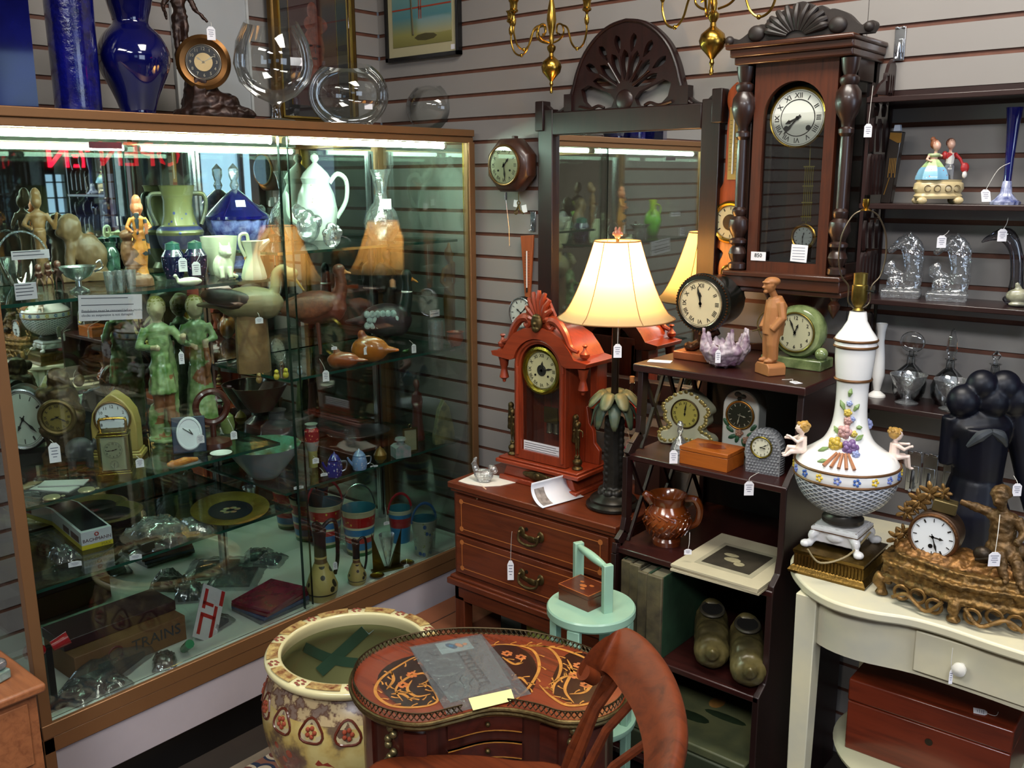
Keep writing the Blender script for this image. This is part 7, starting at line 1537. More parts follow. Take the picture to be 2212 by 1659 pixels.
for px, lab in ((378, 'left'), (426, 'right')):
    t = thing('floral_jar', 'small navy floral ginger jar with green lid and tag, %s one of the pair' % lab, 'jar', place(px, .33, A), FA, 'navy floral ginger jars'); m = M(); m.lathe([(.0001, 0), (.018, 0), (.026, .025), (.027, .045), (.018, .058), (.0001, .06)], 28); part('body', m, bands([(0, '#0e1230'), (1, '#0e1230')], 0, .06, .15, coat=.6, over=[('#8a5a78', 110, .2), ('#c8c8d8', 150, .12)]), t)
    m = M(); m.lathe([(.017, .058), (.016, .070), (.0001, .075)], 24); part('lid', m, mat('#2c5a50', .2, 0, .3, 50, coat=.5), t)
    ptag(px+17 if px < 400 else px-2, 572 if px < 400 else 580, .39, 'white price tag hanging from the %s navy ginger jar' % lab, px+8, 540, .022, .036)
m = M(); m.shell([(.026, 0), (.03, .01), (.037, .05), (.042, .088)], .0025, 44, flute=lambda a, z: 1+.06*math.cos(6*a)*(z/.088)); one('leaf_planter', 'cream ceramic planter with scalloped leaf rim behind the white cat', 'planter', 478, .24, A, m, IV)
m = M(); m.ball((0, 0, .03), (.026, .022, .034), 14, 10); m.ball((.006, -.008, .068), (.017, .017, .016), 12, 8); m.ball((.012, -.024, .064), (.007, .007, .005), 8, 5); [m.tube([(.006+s*.010, -.004, .078), (.006+s*.012, -.004, .093)], [.006, .001], 6) for s in (-1, 1)]; m.tube([(-.008, -.018, .03), (-.008, -.026, .004)], [.007, .006], 6); m.tube([(.012, -.018, .03), (.012, -.026, .004)], [.007, .006], 6); m.tube([(.02, .01, .008), (.03, -.012, .006)], [.008, .006], 6); one('cat_figurine', 'white porcelain sitting cat figurine at the front of the top shelf', 'figurine', 484, .385, A, m, IV, .0022)
t = thing('cream_pitcher', 'cream porcelain pitcher with pleated body and curled handle beside the white cat', 'pitcher', place(550, .37, A), FA)
m = M(); m.shell([(.030, 0), (.032, .006), (.027, .03), (.018, .058), (.019, .075), (.028, .10)], .0025, 36, flute=lambda a, z: 1+.05*math.sin(9*a)); m.tube([(.014, -.004, .08), (.030, -.01, .094), (.042, -.014, .102)], [.014, .010, .004], 8); part('body', m, IV, t)
m = M(); m.tube(spl([(-.02, 0, .06), (-.032, 0, .09), (-.03, 0, .115), (-.014, 0, .118), (-.010, 0, .10)], 5), .0045, 8); part('handle', m, IV, t)
m = M(); m.ball((0, 0, .012), (.036, .018, .013), 14, 8); m.tube([(-.03, 0, .016), (-.036, 0, .028)], [.006, .004], 6); m.ball((-.038, 0, .030), .006, 8, 6); one('shell_dish', 'small white porcelain bird-shaped dish on the front edge of the top shelf', 'dish', 410, .40, A, m, IV, .002)
t = thing('silver_compote', 'silver-plated footed compote with scrolled handle on the top shelf', 'compote', place(172, .33, A), FA)
m = M(); m.shell([(.024, 0), (.025, .004), (.008, .014), (.007, .028), (.03, .04), (.044, .062), (.048, .066)], .002, 36); part('bowl', m, STEEL, t); m = M(); m.tube(spl([(.04, 0, .05), (.06, 0, .06), (.056, 0, .078), (.046, 0, .072)], 4), .003, 6); part('handle', m, STEEL, t)
for k, px in enumerate((88, 108, 130)):
    m = M(); doll(m, .062, head=1.9, belly=1.5, legs=[[(-.05, 0, .5), (-.1, -.2, .35), (-.1, -.15, .05)], [(.05, 0, .5), (.1, -.2, .35), (.1, -.15, .05)]], arms=[((-.15, -.05, .6), (-.05, -.15, .8)), ((.15, -.05, .6), (.05, -.15, .8))]); one('monkey_figurine', 'small reddish-brown carved sitting monkey, %s of three' % ('left', 'middle', 'right')[k], 'figurine', px, .38-.02*(k == 1), A, m, WBR, .0018, group='three carved monkeys')
t = thing('glass_basket', 'clear glass basket with tall arched handle at the left end of the top shelf', 'basket', place(57, .25, A), FA); m = M(); m.lathe([(.03, 0), (.04, .02), (.05, .05)], 32, cap=False); part('bowl', m, GB, t, smooth=70); m = M(); m.tube([(.05*math.cos(a), 0, .05+.06*math.sin(a)) for a in [PI*k/14 for k in range(15)]], .002, 6); part('handle', m, crystal(), t)
def card(px, py, x, w_, h_, label, lines=4, tilt=0, txt=None, z=None, lean=.0):
    p = at_x(px, py, x); t = thing('paper_sign', label, 'sign', p, PI/2, 'paper signs in the showcase'); m = M(); m.T = rotm(0, tilt, 0); m.box(-w_/2, w_/2, -.0005, .0005, -h_/2, h_/2); c = part('card', m, mat('#cfcdd2', .7, 0, .03), t, smooth=0); m = M(); m.T = rotm(0, tilt, 0)
    for k in range(lines):
        z = h_*.38-k*h_*.8/max(lines, 1); u = w_*.46*(1 if k % 3 else .8); m.box(-w_*.46, u-w_*.1, -.0009, -.0005, z-.0012, z+.0006)
    for k, s in enumerate(txt or []): m.text(s, h_*.14, (-w_*.46, -.0009, -h_*.12-k*h_*.17), ex=.0002, align='LEFT')
    part('print', m, mat('#4a4a55', .7), c)
card(240, 664, .436, .160, .062, 'large paper notice about pendulums hung on the front edge of the top shelf', 3, .08, ['Pendulums must be removed before moving', 'clocks so suspension is not damaged.'])
card(66, 550, .41, .085, .020, 'long narrow paper sign at the left end of the top shelf', 2, .0); card(56, 629, .432, .048, .038, 'small paper sign at the lower left corner of the top shelf', 4)
card(939, 677, .41, .046, .022, 'small paper sign above the glass tumbler on the right middle shelf', 2)
for k, px in enumerate((240, 262, 284)): m = M(); m.shell([(.010, 0), (.012, .012), (.015, .05)], .0015, 20); one('shot_glass', 'small clear shot glass on the top shelf, %s of three' % ('left', 'middle', 'right')[k], 'glass', px, .37, A, m, crystal((.9, .93, .92), 140, .12), group='three small shot glasses')
GRV = bands([(0, '#3f7a2c'), (.5, '#6fae3a'), (1, '#b9c43a')], 0, .17, .12, coat=.7, interp='LINEAR')
t = thing('green_vase', 'shaded green art glass vase with small loop handles, seen in the wall mirror', 'vase', V(.25, -1.53, A)); m = M(); m.shell([(.022, 0), (.03, .02), (.042, .07), (.036, .10), (.016, .125), (.016, .155), (.02, .17)], .002, 32); part('body', m, GRV, t)
for s in (-1, 1): m = M(); m.tube(spl([(.016, s*.0, .15), (.02, s*.03, .14), (.02, s*.034, .115), (.02, s*.026, .10)], 4), .004, 6); part('handle', m, GRV, t)
# right top shelf
t = thing('teapot', 'tall white porcelain teapot with floral sprigs, long spout and looped handle', 'teapot', place(688, .20, B), FA-.2)
PT = bands([(0, '#dfe8dc'), (1, '#dfe8dc')], 0, .2, .18, coat=.6, over=[('#a8b088', 60, .10, .1, .8), ('#c09078', 45, .055, .1, .8)])
m = M(); m.shell([(.036, 0), (.040, .006), (.052, .04), (.056, .07), (.048, .105), (.036, .128), (.040, .14)], .003, 40, flute=lambda a, z: 1+.025*math.cos(8*a)); part('body', m, PT, t)
m = M(); m.lathe([(.042, .14), (.034, .152), (.018, .166), (.010, .172), (.006, .176), (.012, .184), (.010, .192), (.0001, .198)], 32); part('lid', m, PT, t)
m = M(); m.tube(spl([(-.046, 0, .04), (-.075, 0, .06), (-.082, 0, .10), (-.098, 0, .135)], 5), [.016, .012, .009, .007], 10); part('spout', m, PT, t)
m = M(); m.tube(spl([(.038, 0, .13), (.060, 0, .15), (.084, 0, .135), (.082, 0, .09), (.054, 0, .05)], 5), .006, 8); part('handle', m, PT, t)
def crystal_lump(px, x, z, s, label, seed):
    random.seed(seed); m = M(); m.ball((0, 0, .03), (.025, .02, .03), 12, 8)
    for k in range(6): m.ball((random.uniform(-.022, .022), random.uniform(-.015, .015), random.uniform(.02, .065)), random.uniform(.010, .016), 8, 6)
    m.v = [v*s for v in m.v]; one('crystal_animal', label, 'figurine', px, x, z, m, crystal((.92, .95, .95), 100, .22), .003, group='crystal animals before the teapot')
crystal_lump(668, .33, B, 1.3, 'cut crystal animal figurine in front of the teapot, taller one', 1); crystal_lump(718, .39, B, 1.0, 'cut crystal animal figurine in front of the teapot, nearer the glass', 2)
m = M(); m.shell([(.030, 0), (.044, .02), (.050, .045), (.040, .075), (.020, .10), (.015, .125), (.022, .165), (.030, .182)], .002, 20, flute=lambda a, z: 1+.03*math.sin(10*a)); t = one('crystal_vase', 'pear-shaped cut crystal vase with flared neck on the right top shelf', 'vase', 826, .22, B, m, crystal((.9, .93, .92), 80, .12)); m = M(); m.cbox((.0, -.045, .095), (.022, .0008, .026)); part('price_sticker', m, TAGC, t)
# right middle shelf: birds
def bird(m, L, neck, head, beak, kb=0, kh=0, kk=1, bz=.0, tail=1.0, nt=1):
    """bird facing +x: body length L centred at bz, neck end and head centre, beak tip"""
    m.k = kb; m.ball((0, 0, bz), (L*.40, L*.20, L*.20), 18, 12); m.tube([(-L*.2, 0, bz+.0), (-L*.62*tail, 0, bz-.002)], [L*.16, L*.03], 10, flat=.6); m.ball((L*.18, 0, bz-.004), (L*.2, L*.18, L*.18), 12, 8)
    m.k = kh; m.tube(spl([(L*.26, 0, bz+L*.04)]+neck+[head], 4), [L*.11*nt, L*.065*nt], 10); m.ball(head, (L*.088, L*.07, L*.075), 12, 8); m.k = kk; m.tube([head, beak], [L*.04, L*.022], 8, flat=.6)
t = thing('carved_duck', 'brown carved wooden duck standing upright on thin legs on the right middle shelf', 'duck carving', place(690, .34, C_), FA-.35)
m = M(); bird(m, .20, [(.066, 0, .165)], (.062, 0, .205), (.094, 0, .196), bz=.118); part('body', organic(m, .003, 2, .0006, 90), [mat('#5a2614', .5, 0, .35, 60, .3, 120), mat('#a8683a', .45)], t)
m = M(); [m.tube([(.0, s*.015, .09), (.004, s*.015, .008)], [.006, .004], 8) or m.ball((.014, s*.015, .005), (.02, .012, .004), 8, 5) for s in (-1, 1)]; part('legs', m, mat('#5a2a1c', .5), t)
for s in (-1, 1):
    m = M(); m.T = tr(-.025, s*.035, .122, ry=-.05); m.ball((0, 0, 0), (.070, .010, .026), 16, 8); part('wing', m, mat('#4a2616', .6, 0, .6, 90, .6, 140, c2='#6b3a22'), t)
t = thing('mallard_decoy', 'painted mallard decoy with green head, white collar and pale scalloped wing', 'duck carving', place(836, .20, C_), FA-.35)
m = M(); bird(m, .19, [(.062, 0, .11)], (.062, 0, .155), (.096, 0, .138), 0, 1, 2, bz=.055); part('body', organic(m, .003, 2), [mat('#2a1a20', .4, 0, .3, 40), mat('#0c2420', .3, 0, .3, 40), mat('#c08038', .4)], t); m = M(); m.ring((.062, 0, .118), .0135, .003, 24, 6, 'xy'); part('white_collar', m, WHITE, t)
m = M()
for r_ in range(3):
    for c in range(6): m.ball((-.055+.015*c+.007*(r_ % 2), -.034+.002*r_, .072-.013*r_), (.009, .0025, .0085), 8, 6)
part('scalloped_wing', m, mat('#6d7c7a', .6, 0, .3, 120, c2='#aab8b6'), t)
t = thing('wood_block', 'rough upright driftwood block carrying the carved seabird', 'driftwood', place(550, .33, C_), FA); m = M(); m.lathe([(.0001, 0), (.043, 0), (.042, .06), (.040, .12), (.036, .135), (.0001, .138)], 9, sx=1, sy=.7); part('body', m, mat('#5a3c22', .7, 0, .5, 25, .8, 60, c2='#7d5c38'), t)
q = place(538, .34, C_+.139); t = thing('carved_seabird', 'cream carved seabird with hooked neck and long beak on the driftwood block', 'bird carving', q, FA-.35)
m = M(); bird(m, .20, [(.062, 0, .075), (.064, 0, .105), (.082, 0, .118)], (.100, 0, .104), (.128, 0, .062), 0, 1, 2, bz=.036, nt=.62); part('body', organic(m, .003, 2), [mat('#8c7c5c', .45, 0, .15, 20), mat('#a3936c', .45), mat('#a8803c', .4)], t)
m = M(); m.ball((-.045, -.030, .050), (.065, .012, .024), 14, 8, rotm(0, .2, 0)); part('dark_wing', m, mat('#2c211a', .5, 0, .3, 30), t)
for px, py, L, lab in ((800, 770, .125, 'honey-coloured smooth wooden duck lying at the front of the middle shelf'), (742, 795, .115, 'orange-brown smooth wooden duck resting in front of the honey-coloured duck')):
    m = M(); bird(m, L, [(-L*.0+.02, 0, L*.3)], (L*.16, 0, L*.42), (-L*.04, 0, L*.38), 0, 1, 1, bz=L*.2); one('wooden_duck', lab, 'duck carving', px, .40 if L < .12 else .37, C_, m, [mat('#a35c1c', .25, 0, .2, 30, coat=.6) if L > .12 else mat('#8c441c', .3, 0, .2, 30, coat=.5), mat('#7a3c1c', .35, 0, .2, 30)], .0026, rz=FA+PI-.5, group='smooth wooden ducks')
for px, c, lab in ((598, '#c8b03a', 'tiny yellow chick figurine on the front edge, left of two'), (618, '#cdb83c', 'tiny yellow chick figurine on the front edge, right of two'), (560, '#8a6a3c', 'tiny tan bird figurine beside the yellow chicks'), (648, '#8a959c', 'tiny grey and orange bird figurine near the door edge')):
    m = M(); m.ball((0, 0, .012), (.009, .008, .011), 10, 8); m.ball((0, -.002, .026), .007, 8, 6); m.tube([(0, -.006, .026), (0, -.013, .025)], [.003, .001], 5); one('bird_figurine', lab, 'figurine', px, .41, C_, m, mat(c, .4, 0, .1), .0014, group='tiny bird figurines')
m = M(); doll(m, .22, skirt=[(.09, 0), (.07, .3), (.08, .55), (.07, .62)], head=.9); m.ball((-.02, 0, .15), (.03, .02, .04), 10, 8); one('dark_carving', 'dark twisted root carving of a figure at the back of the middle shelf', 'carving', 842, .09, C_, m, mat('#231812', .5, 0, .4, 40), .004, rough=.004, rscale=60)
m = M(); doll(m, .215, skirt=[(.10, 0), (.09, .2), (.085, .45), (.075, .62)], head=1.1); m.ball((0, 0, .21), (.016, .016, .014), 8, 6); one('carved_warrior', 'dark brown carved robed figure left of the light brown sage', 'figurine', 912, .19, C_, m, WBR, .003, rough=.0015, rscale=90)
m = M(); doll(m, .225, skirt=[(.085, 0), (.09, .2), (.10, .42), (.085, .62)], head=1.2, arms=[((-.13, 0, .64), (-.04, -.1, .52)), ((.13, 0, .64), (.05, -.1, .55))]); m.ball((0, .0, .222), (.010, .010, .016), 8, 6); m.tube([(0, -.016, .19), (.0, -.024, .14)], [.010, .003], 8); one('carved_sage', 'light brown carved bearded sage in a long robe at the right end', 'figurine', 976, .26, C_, m, WTN, .003, rough=.001, rscale=90)
m = M(); m.shell([(.020, 0), (.021, .004), (.022, .065)], .002, 24, flute=lambda a, z: 1+.03*math.sin(14*a)); one('glass_tumbler', 'fluted clear glass tumbler under the small paper sign', 'glass', 942, .37, C_, m, crystal((.9, .92, .92), 90, .1))
m = M(); m.shell([(.016, 0), (.026, .02), (.024, .038), (.028, .044)], .003, 28); one('clay_pot', 'small orange-red clay pot behind the tumbler', 'pot', 984, .31, C_, m, mat('#8a3a1c', .4, 0, .2, 30))
m = M(); m.ball((0, 0, .012), (.012, .006, .007), 10, 6); [m.tube([(0, 0, .012), (s*.014, .0, .022), (s*.018, 0, 0)], .001, 4) for s in (-1, 1)]; one('metal_grasshopper', 'tiny green grasshopper ornament near the mallard', 'figurine', 876, .41, C_, m, mat('#2c4a1c', .3, .4, .4))
ptag(793, 757, .43, 'white price tag on the honey-coloured wooden duck', 780, 738, .022, .026); ptag(894, 753, .43, 'white price tag right of the honey-coloured duck tail', 884, 735, .016, .030); ptag(978, 749, .40, 'white price tag hanging below the bearded sage', 980, 715, .020, .030); ptag(704, 812, .45, 'white price tag hanging below the front edge of the right middle shelf', 690, 775, .020, .034); ptag(560, 692, .41, 'white price tag on the driftwood block', 556, 675, .022, .018); ptag(722, 752, .42, 'white price tag at the feet of the brown standing duck', 716, 745, .018, .010)
# ---- left middle shelf: clocks and green figures
def gfig(px, x, H, label, woman, z=D):
    m = M()
    if woman: doll(m, H, skirt=[(.125, .0), (.115, .12), (.085, .4), (.06, .6)], ks=(1, 3, 0, 0), head=1.15, arms=[((-.13, -.02, .67), (-.02, -.1, .62)), ((.13, -.02, .67), (.04, -.1, .66))]); m.k = 2; m.tube([(H*.05, -H*.09, H*.66), (H*.06, -H*.10, H*.5), (H*.05, -H*.10, H*.38)], [H*.02, H*.03, H*.01], 8)
    else:
        doll(m, H, ks=(1, 3, 0, 2), head=1.05, arms=[((-.14, -.02, .66), (-.02, -.12, .66)), ((.15, -.02, .68), (.16, -.06, .72))], legs=[[(-.035, 0, .52), (-.04, -.01, .26), (-.04, .01, .03)], [(.035, 0, .52), (.04, -.02, .26), (.05, -.01, .03)]]); m.k = 0; m.lathe([(.10*H, .33*H), (.085*H, .45*H), (.06*H, .6*H)], 20, flute=lambda a, z: 1+.08*math.sin(9*a)); m.tube([(H*.02, H*.06, H*.78), (H*.03, H*.09, H*.45), (H*.03, H*.08, H*.02)], [H*.06, H*.09, H*.07], 10, flat=.5); m.ball((-.07*H, .02*H, .12*H), (.05*H, .04*H, .14*H), 10, 8)
    m.lathe([(.0001, 0), (.13*H, 0), (.13*H, .02*H), (.0001, .03*H)], 24); t = thing('green_figurine', label, 'figurine', place(px, x, z), FA-.1, 'green glazed porcelain figures'); part('body', organic(m, .0034, 1, .0022, 70), [mat('#4a7030', .35, 0, .45, 30, coat=.4, c2='#a3b080'), mat('#cdb592', .35, 0, .1, coat=.4), mat('#8a5838', .4, 0, .15, coat=.3), mat('#9a8a38', .4, 0, .4, 60)], t)
gfig(362, .30, .335, 'tall green glazed gentleman in knee breeches on the left lower shelf', False); gfig(440, .20, .325, 'tall green glazed lady in long gown beside the gentleman figure', True)
ptag(392, 773, .38, 'pale price tag hanging from the green gentleman figure', 388, 755, .014, .034)
t = thing('lancet_clock', 'yellow ivory pointed-arch mantel clock with white arabic dial', 'clock', place(258, .27, D), FA-.35)
la = [(-.052, .018), (-.052, .085), (-.046, .115), (-.030, .14), (-.008, .158), (0, .162)]; P = la+[(-a, b) for a, b in la[::-1][1:]]; m = M(); m.prism(P, -.028, .028); m.box(-.060, .060, -.034, .034, 0, .012); m.box(-.056, .056, -.031, .031, .012, .018); part('body', m, mat('#a08a48', .4, 0, .08, 20, coat=.3), t, bev=.004)
dial(t, (0, -.0295, .102), .038, (9.3, 45), style='arabic', face=mat('#c3c9cc', .4, 0, .03), bez=mat('#6d5028', .35, .8), bw=.12)
t = thing('carriage_clock', 'brass carriage clock with glass sides and top handle in front of the ivory clock', 'clock', place(254, .385, D), FA-.28)
m = M(); m.box(-.036, .036, -.028, .028, 0, .016); m.box(-.033, .033, -.025, .025, .016, .020); m.box(-.033, .033, -.025, .025, .098, .102); m.box(-.030, .030, -.022, .022, .102, .108)
[m.box(x-.003, x+.003, y-.003, y+.003, .02, .098) for x in (-.029, .029) for y in (-.021, .021)]; part('brass_frame', m, mat('#8a7634', .25, .95, .25), t, bev=.001)
m = M(); m.box(-.025, .025, -.019, -.018, .022, .097); part('dial_plate', m, mat('#a8a583', .5, 0, .05), t); dial(t, (0, -.020, .068), .019, (1.75, 44), style='arabic', face=mat('#b3b08e', .5)); dial(t, (0, -.020, .035), .009, (12, 30), style='bars', face=mat('#b3b08e', .5))
m = M(); m.box(-.026, .026, -.0285, -.028, .021, .098); part('front_glass', m, PANE, t, smooth=0); m = M(); m.tube(spl([(-.026, 0, .108), (-.028, 0, .124), (-.022, 0, .134), (.022, 0, .134), (.028, 0, .124), (.026, 0, .108)], 4), .003, 8); part('handle', m, BRASS, t); m = M(); m.box(-.022, .022, .016, .018, .03, .09); part('movement', m, DKBRZ, t)
t = thing('drum_clock', 'round white-dialled clock partly hidden behind the left corner post', 'clock', place(66, .20, D), FA-.2); m = M(); m.box(-.04, .04, -.025, .025, 0, .02); m.T = tr(0, -.02, .078, rx=PI/2); m.lathe([(.0001, -.04), (.052, -.04), (.054, 0), (.050, .006), (.0001, .006)], 36); part('case', m, mat('#1d1c18', .4, .4), t); dial(t, (0, -.027, .078), .045, (6.7, 22), style='bars', face=mat('#c0c4b6', .4), bez=STEEL, bw=.1)
t = thing('rococo_clock', 'ornate dark bronze rococo clock with small gilt dial on the left lower shelf', 'clock', place(147, .22, D), FA-.3); m = M(); random.seed(11); m.box(-.045, .045, -.025, .025, 0, .03); m.tube([(0, 0, .03), (0, 0, .11), (0, 0, .17)], [.035, .045, .03], 12); m.ball((0, 0, .185), (.025, .02, .03), 10, 8)
for k in range(12): m.ball((random.uniform(-.045, .045), -.01, random.uniform(.03, .19)), (.012, .02, .014), 8, 6)
part('body', organic(m, .0035, 1, .004, 70), mat('#2e2419', .4, .6, .5, 60, c2='#5a4628'), t); dial(t, (.0, -.046, .115), .030, (8, 20), style='roman', face=mat('#8a7a40', .4, .5), bez=ANTBR, bw=.3)
t = thing('travel_clock', 'navy leather folding travel clock with round white dial', 'clock', place(414, .37, D), FA-.2); m = M(); m.T = rotm(-.35); m.box(-.040, .034, -.004, .004, .0, .062); part('case_front', m, mat('#16233c', .5, 0, .1), t, bev=.002); m = M(); m.add([(-.040, 0, 0), (-.040, .045, 0), (-.040, .022, .058), (.034, 0, 0), (.034, .045, 0), (.034, .022, .058)], [(0, 1, 2), (3, 5, 4), (1, 4, 5, 2)]); part('case_back', m, mat('#101828', .5), t)
m = M(); m.T = rotm(-.35); m.disc((-.002, -.005, .032), .025, .002, 32); m.ring((-.002, -.006, .032), .026, .003, 32, 6); part('dial', m, mat('#cfcfd6', .3, 0, .03), t); m = M(); m.T = rotm(-.35); m.cbox((-.006, -.0085, .036), (.022, .001, .0015), ry=.5); m.cbox((.002, -.0085, .034), (.012, .001, .002), ry=.9); part('hands', m, INK, t)
t = thing('watch_stand', 'reddish turned wooden ring-shaped watch stand', 'stand', place(463, .31, D), FA); m = M(); m.lathe([(.0001, 0), (.042, 0), (.040, .012), (.012, .02), (.0001, .022)], 28); m.cyl((0, 0, .02), (0, 0, .055), .007); m.ring((0, 0, .09), .036, .008, 32, 8); part('body', m, mat('#4a1c10', .35, 0, .3, 30, coat=.4), t)
m = M(); m.lathe([(.0001, 0), (.014, 0), (.018, .015), (.015, .034), (.005, .042), (.005, .052), (.009, .06), (.0001, .062)], 20); one('perfume_bottle', 'small greenish glass perfume bottle with dark stopper beside the watch stand', 'bottle', 493, .34, D, m, mat('#7f8a52', .15, 0, .3, 30, coat=.6))
m = M(); m.tube([(-.032, 0, .010), (.0, 0, .012), (.038, 0, .008)], [.010, .011, .006], 10); m.ball((-.036, 0, .011), .011, 10, 8); m.ball((-.046, 0, .012), .007, 8, 6); one('clown_figurine', 'small orange clown figurine lying on its side at the shelf edge', 'figurine', 400, .415, D, m, mat('#a3501c', .4, 0, .4, 60, c2='#c8863a'), .0018, rz=PI/2)
m = M(); m.shell([(.014, 0), (.024, .004), (.030, .008)], .002, 28, sy=1); one('pin_dish', 'small round white pin dish at the shelf edge beside the lying clown', 'dish', 478, .41, D, m, WHITE)
for k, (px, x, lab) in enumerate(((112, .41, 'left'), (187, .42, 'right'))): m = M(); m.lathe([(.0001, 0), (.018, 0), (.020, .003), (.018, .006), (.0001, .007)], 28); m.ring((.025, 0, .003), .004, .001, 12, 5, 'xy'); one('pocket_watch', 'gold-rimmed pocket watch lying at the left shelf edge, %s one' % lab, 'watch', px, x, D, m, mat('#a8a27c', .3, .5, .3, 40), group='pocket watches on the shelf edge')
for k, (px, x, dz, lab) in enumerate(((118, .34, 0, 'lower'), (138, .33, .004, 'upper'))): m = M(); m.box(-.055, .055, -.022, .022, 0, .003); one('paper_booklet', 'folded paper booklet lying near the left corner post, %s one' % lab, 'booklet', px, x, D+dz, m, mat('#a9aba6', .7, 0, .1), rz=.5+.3*k, group='booklets by the corner post')
m = M(); m.ball((0, 0, .03), (.03, .018, .02), 12, 8); [m.tube([(x, y, .03), (x, y, 0)], [.009, .008], 8) for x in (-.018, .018) for y in (-.01, .01)]; m.tube([(.025, 0, .036), (.04, 0, .03), (.042, 0, .006)], [.012, .007, .004], 8); one('elephant_figurine', 'small grey stone elephant figurine left of the brass carriage clock', 'figurine', 176, .35, D, m, mat('#2b2d30', .5, 0, .3, 30), .0025)
ptag(302, 1000, .42, 'white price tag leaning beside the brass carriage clock', 294, 985, .020, .024); ptag(433, 948, .42, 'white price tag on the navy travel clock', 428, 935, .020, .024); ptag(505, 940, .42, 'white price tag hanging from the perfume bottle', 492, 905, .018, .024); ptag(118, 978, .36, 'grey paper price tag standing by the left corner post', 108, 950, .026, .050)
m = M(); m.shell([(.03, 0), (.05, .02), (.075, .05)], .004, 32, sy=.7); one('oval_bowl', 'red-brown oval ceramic bowl at the back behind the perfume bottle', 'bowl', 565, .14, D, m, mat('#4a1c14', .3, 0, .3, 20, coat=.4))
# ---- right lower shelf
t = thing('mosaic_bowl', 'wide white bowl with green and gold mosaic interior', 'bowl', place(574, .29, E_), FA); pr = [(.03, 0), (.045, .01), (.078, .042), (.094, .062)]; m = M(); m.lathe([(.0001, 0)]+pr, 44, cap=False); m.k = 1; m.lathe([(.094, .062), (.090, .061), (.072, .044), (.04, .016), (.0001, .010)], 44, cap=False); part('body', m, [mat('#8b9096', .35, 0, .05), mat('#4a4418', .25, 0, .9, 30, coat=.6, c2='#4f8a74')], t)
m = M(); m.lathe([(.0001, 0), (.04, 0), (.052, .03), (.046, .058), (.022, .072), (.022, .085), (.026, .09), (.0001, .09)], 28); one('wrapped_jug', 'grey jug wrapped in clear plastic behind the mosaic bowl', 'jug', 603, .13, E_+.0, m, mat('#4f4c4e', .25, 0, .3, 20, .4, 30, .5))
m = M(); m.lathe([(.0001, 0), (.012, 0), (.012, .03), (.020, .06), (.020, .078), (.012, .086), (.017, .092), (.0001, .093)], 24); one('floral_vase', 'slim red and ivory floral painted vase near the door edge', 'vase', 677, .38, E_, m, bands([(0, '#a39a5c'), (.38, '#8f8a86'), (.6, '#8c1f2a'), (.9, '#8a8f88')], 0, .093, .25, coat=.5, over=[('#c87a5a', 120, .25, .35, .9)]))
def minipot(px, c, lab, sqr):
    t = thing('miniature_teapot', lab, 'teapot', place(px, .395, E_), FA, 'miniature enamel teapots'); m = M(); m.lathe([(.0001, 0), (.018, 0), (.021, .016), (.017, .032), (.0001, .034)], 4 if sqr else 24); b_ = part('body', m, bands([(0, c), (1, c)], 0, .03, .2, coat=.6, over=[('#b8bcd0', 130, .25), ('#b86a4a', 170, .14)]), t); m = M(); m.lathe([(.016, .034), (.010, .042), (.003, .046), (.0001, .050)], 16); part('lid', m, mat(c, .2, 0, .2, coat=.5), t)
    m = M(); m.tube(spl([(-.018, 0, .012), (-.028, 0, .024), (-.032, 0, .032)], 4), [.004, .0025], 6); part('spout', m, mat(c, .2), t); m = M(); m.tube(spl([(.017, 0, .028), (.032, 0, .026), (.030, 0, .012), (.019, 0, .008)], 4), .0018, 6); part('handle', m, mat('#9aa0b0', .25, .6), t)
minipot(724, '#1c2a80', 'square cobalt enamel miniature teapot at the shelf edge', True); minipot(777, '#7d9ac8', 'round pale blue enamel miniature teapot at the shelf edge', False)
m = M(); m.lathe([(.0001, 0), (.008, 0), (.017, .01), (.018, .02), (.010, .032), (.003, .036), (.0001, .04)], 24); one('gourd_ornament', 'small golden-brown gourd ornament right of the pale blue teapot', 'ornament', 822, .36, E_, m, mat('#7a5a20', .3, .3, .3, 40))
m = M(); m.prism([(-.022, 0), (.022, 0), (.022, .028), (.012, .034), (-.012, .034), (-.022, .028)], -.020, .020); m.lathe([(.010, .034), (.010, .042), (.016, .046), (.014, .052), (.0001, .052)], 20); one('ink_pot', 'square pink and white enamel jar with round neck and white tag', 'jar', 866, .33, E_, m, mat('#a8969a', .3, 0, .5, 60, coat=.5, c2='#5f8a84'))
t = thing('photo_frame', 'small upright brass photo frame with blank cream insert behind the enamel jar', 'picture frame', place(887, .27, E_), FA); m = M(); m.box(-.022, .022, -.003, .003, 0, .004); m.box(-.022, -.018, -.003, .003, 0, .06); m.box(.018, .022, -.003, .003, 0, .06); m.box(-.022, .022, -.003, .003, .056, .06); m.ring((0, 0, .064), .005, .0015, 14, 5); part('frame', m, ANTBR, t); m = M(); m.box(-.018, .018, -.001, .001, .004, .056); part('insert', m, mat('#8f8c6c', .6), t)
m = M(); m.prism([(-.030, 0), (.030, 0), (.034, .02), (.018, .085), (0, .105), (-.016, .08), (-.032, .02)], -.010, .010); one('mosaic_plaque', 'pointed stone plaque inlaid with a green bird mosaic at the right end', 'plaque', 958, .26, E_, m, mat('#2c3a2c', .4, 0, .9, 40, .3, 80, c2='#8a8458'), .0025, rough=.001)
m = M(); doll(m, .13, skirt=[(.16, 0), (.12, .3), (.1, .6)], head=1.2); one('red_statuette', 'small dark red statuette at the back right of the right lower shelf', 'figurine', 903, .12, E_, m, mat('#4a1c14', .4, 0, .3), .003)
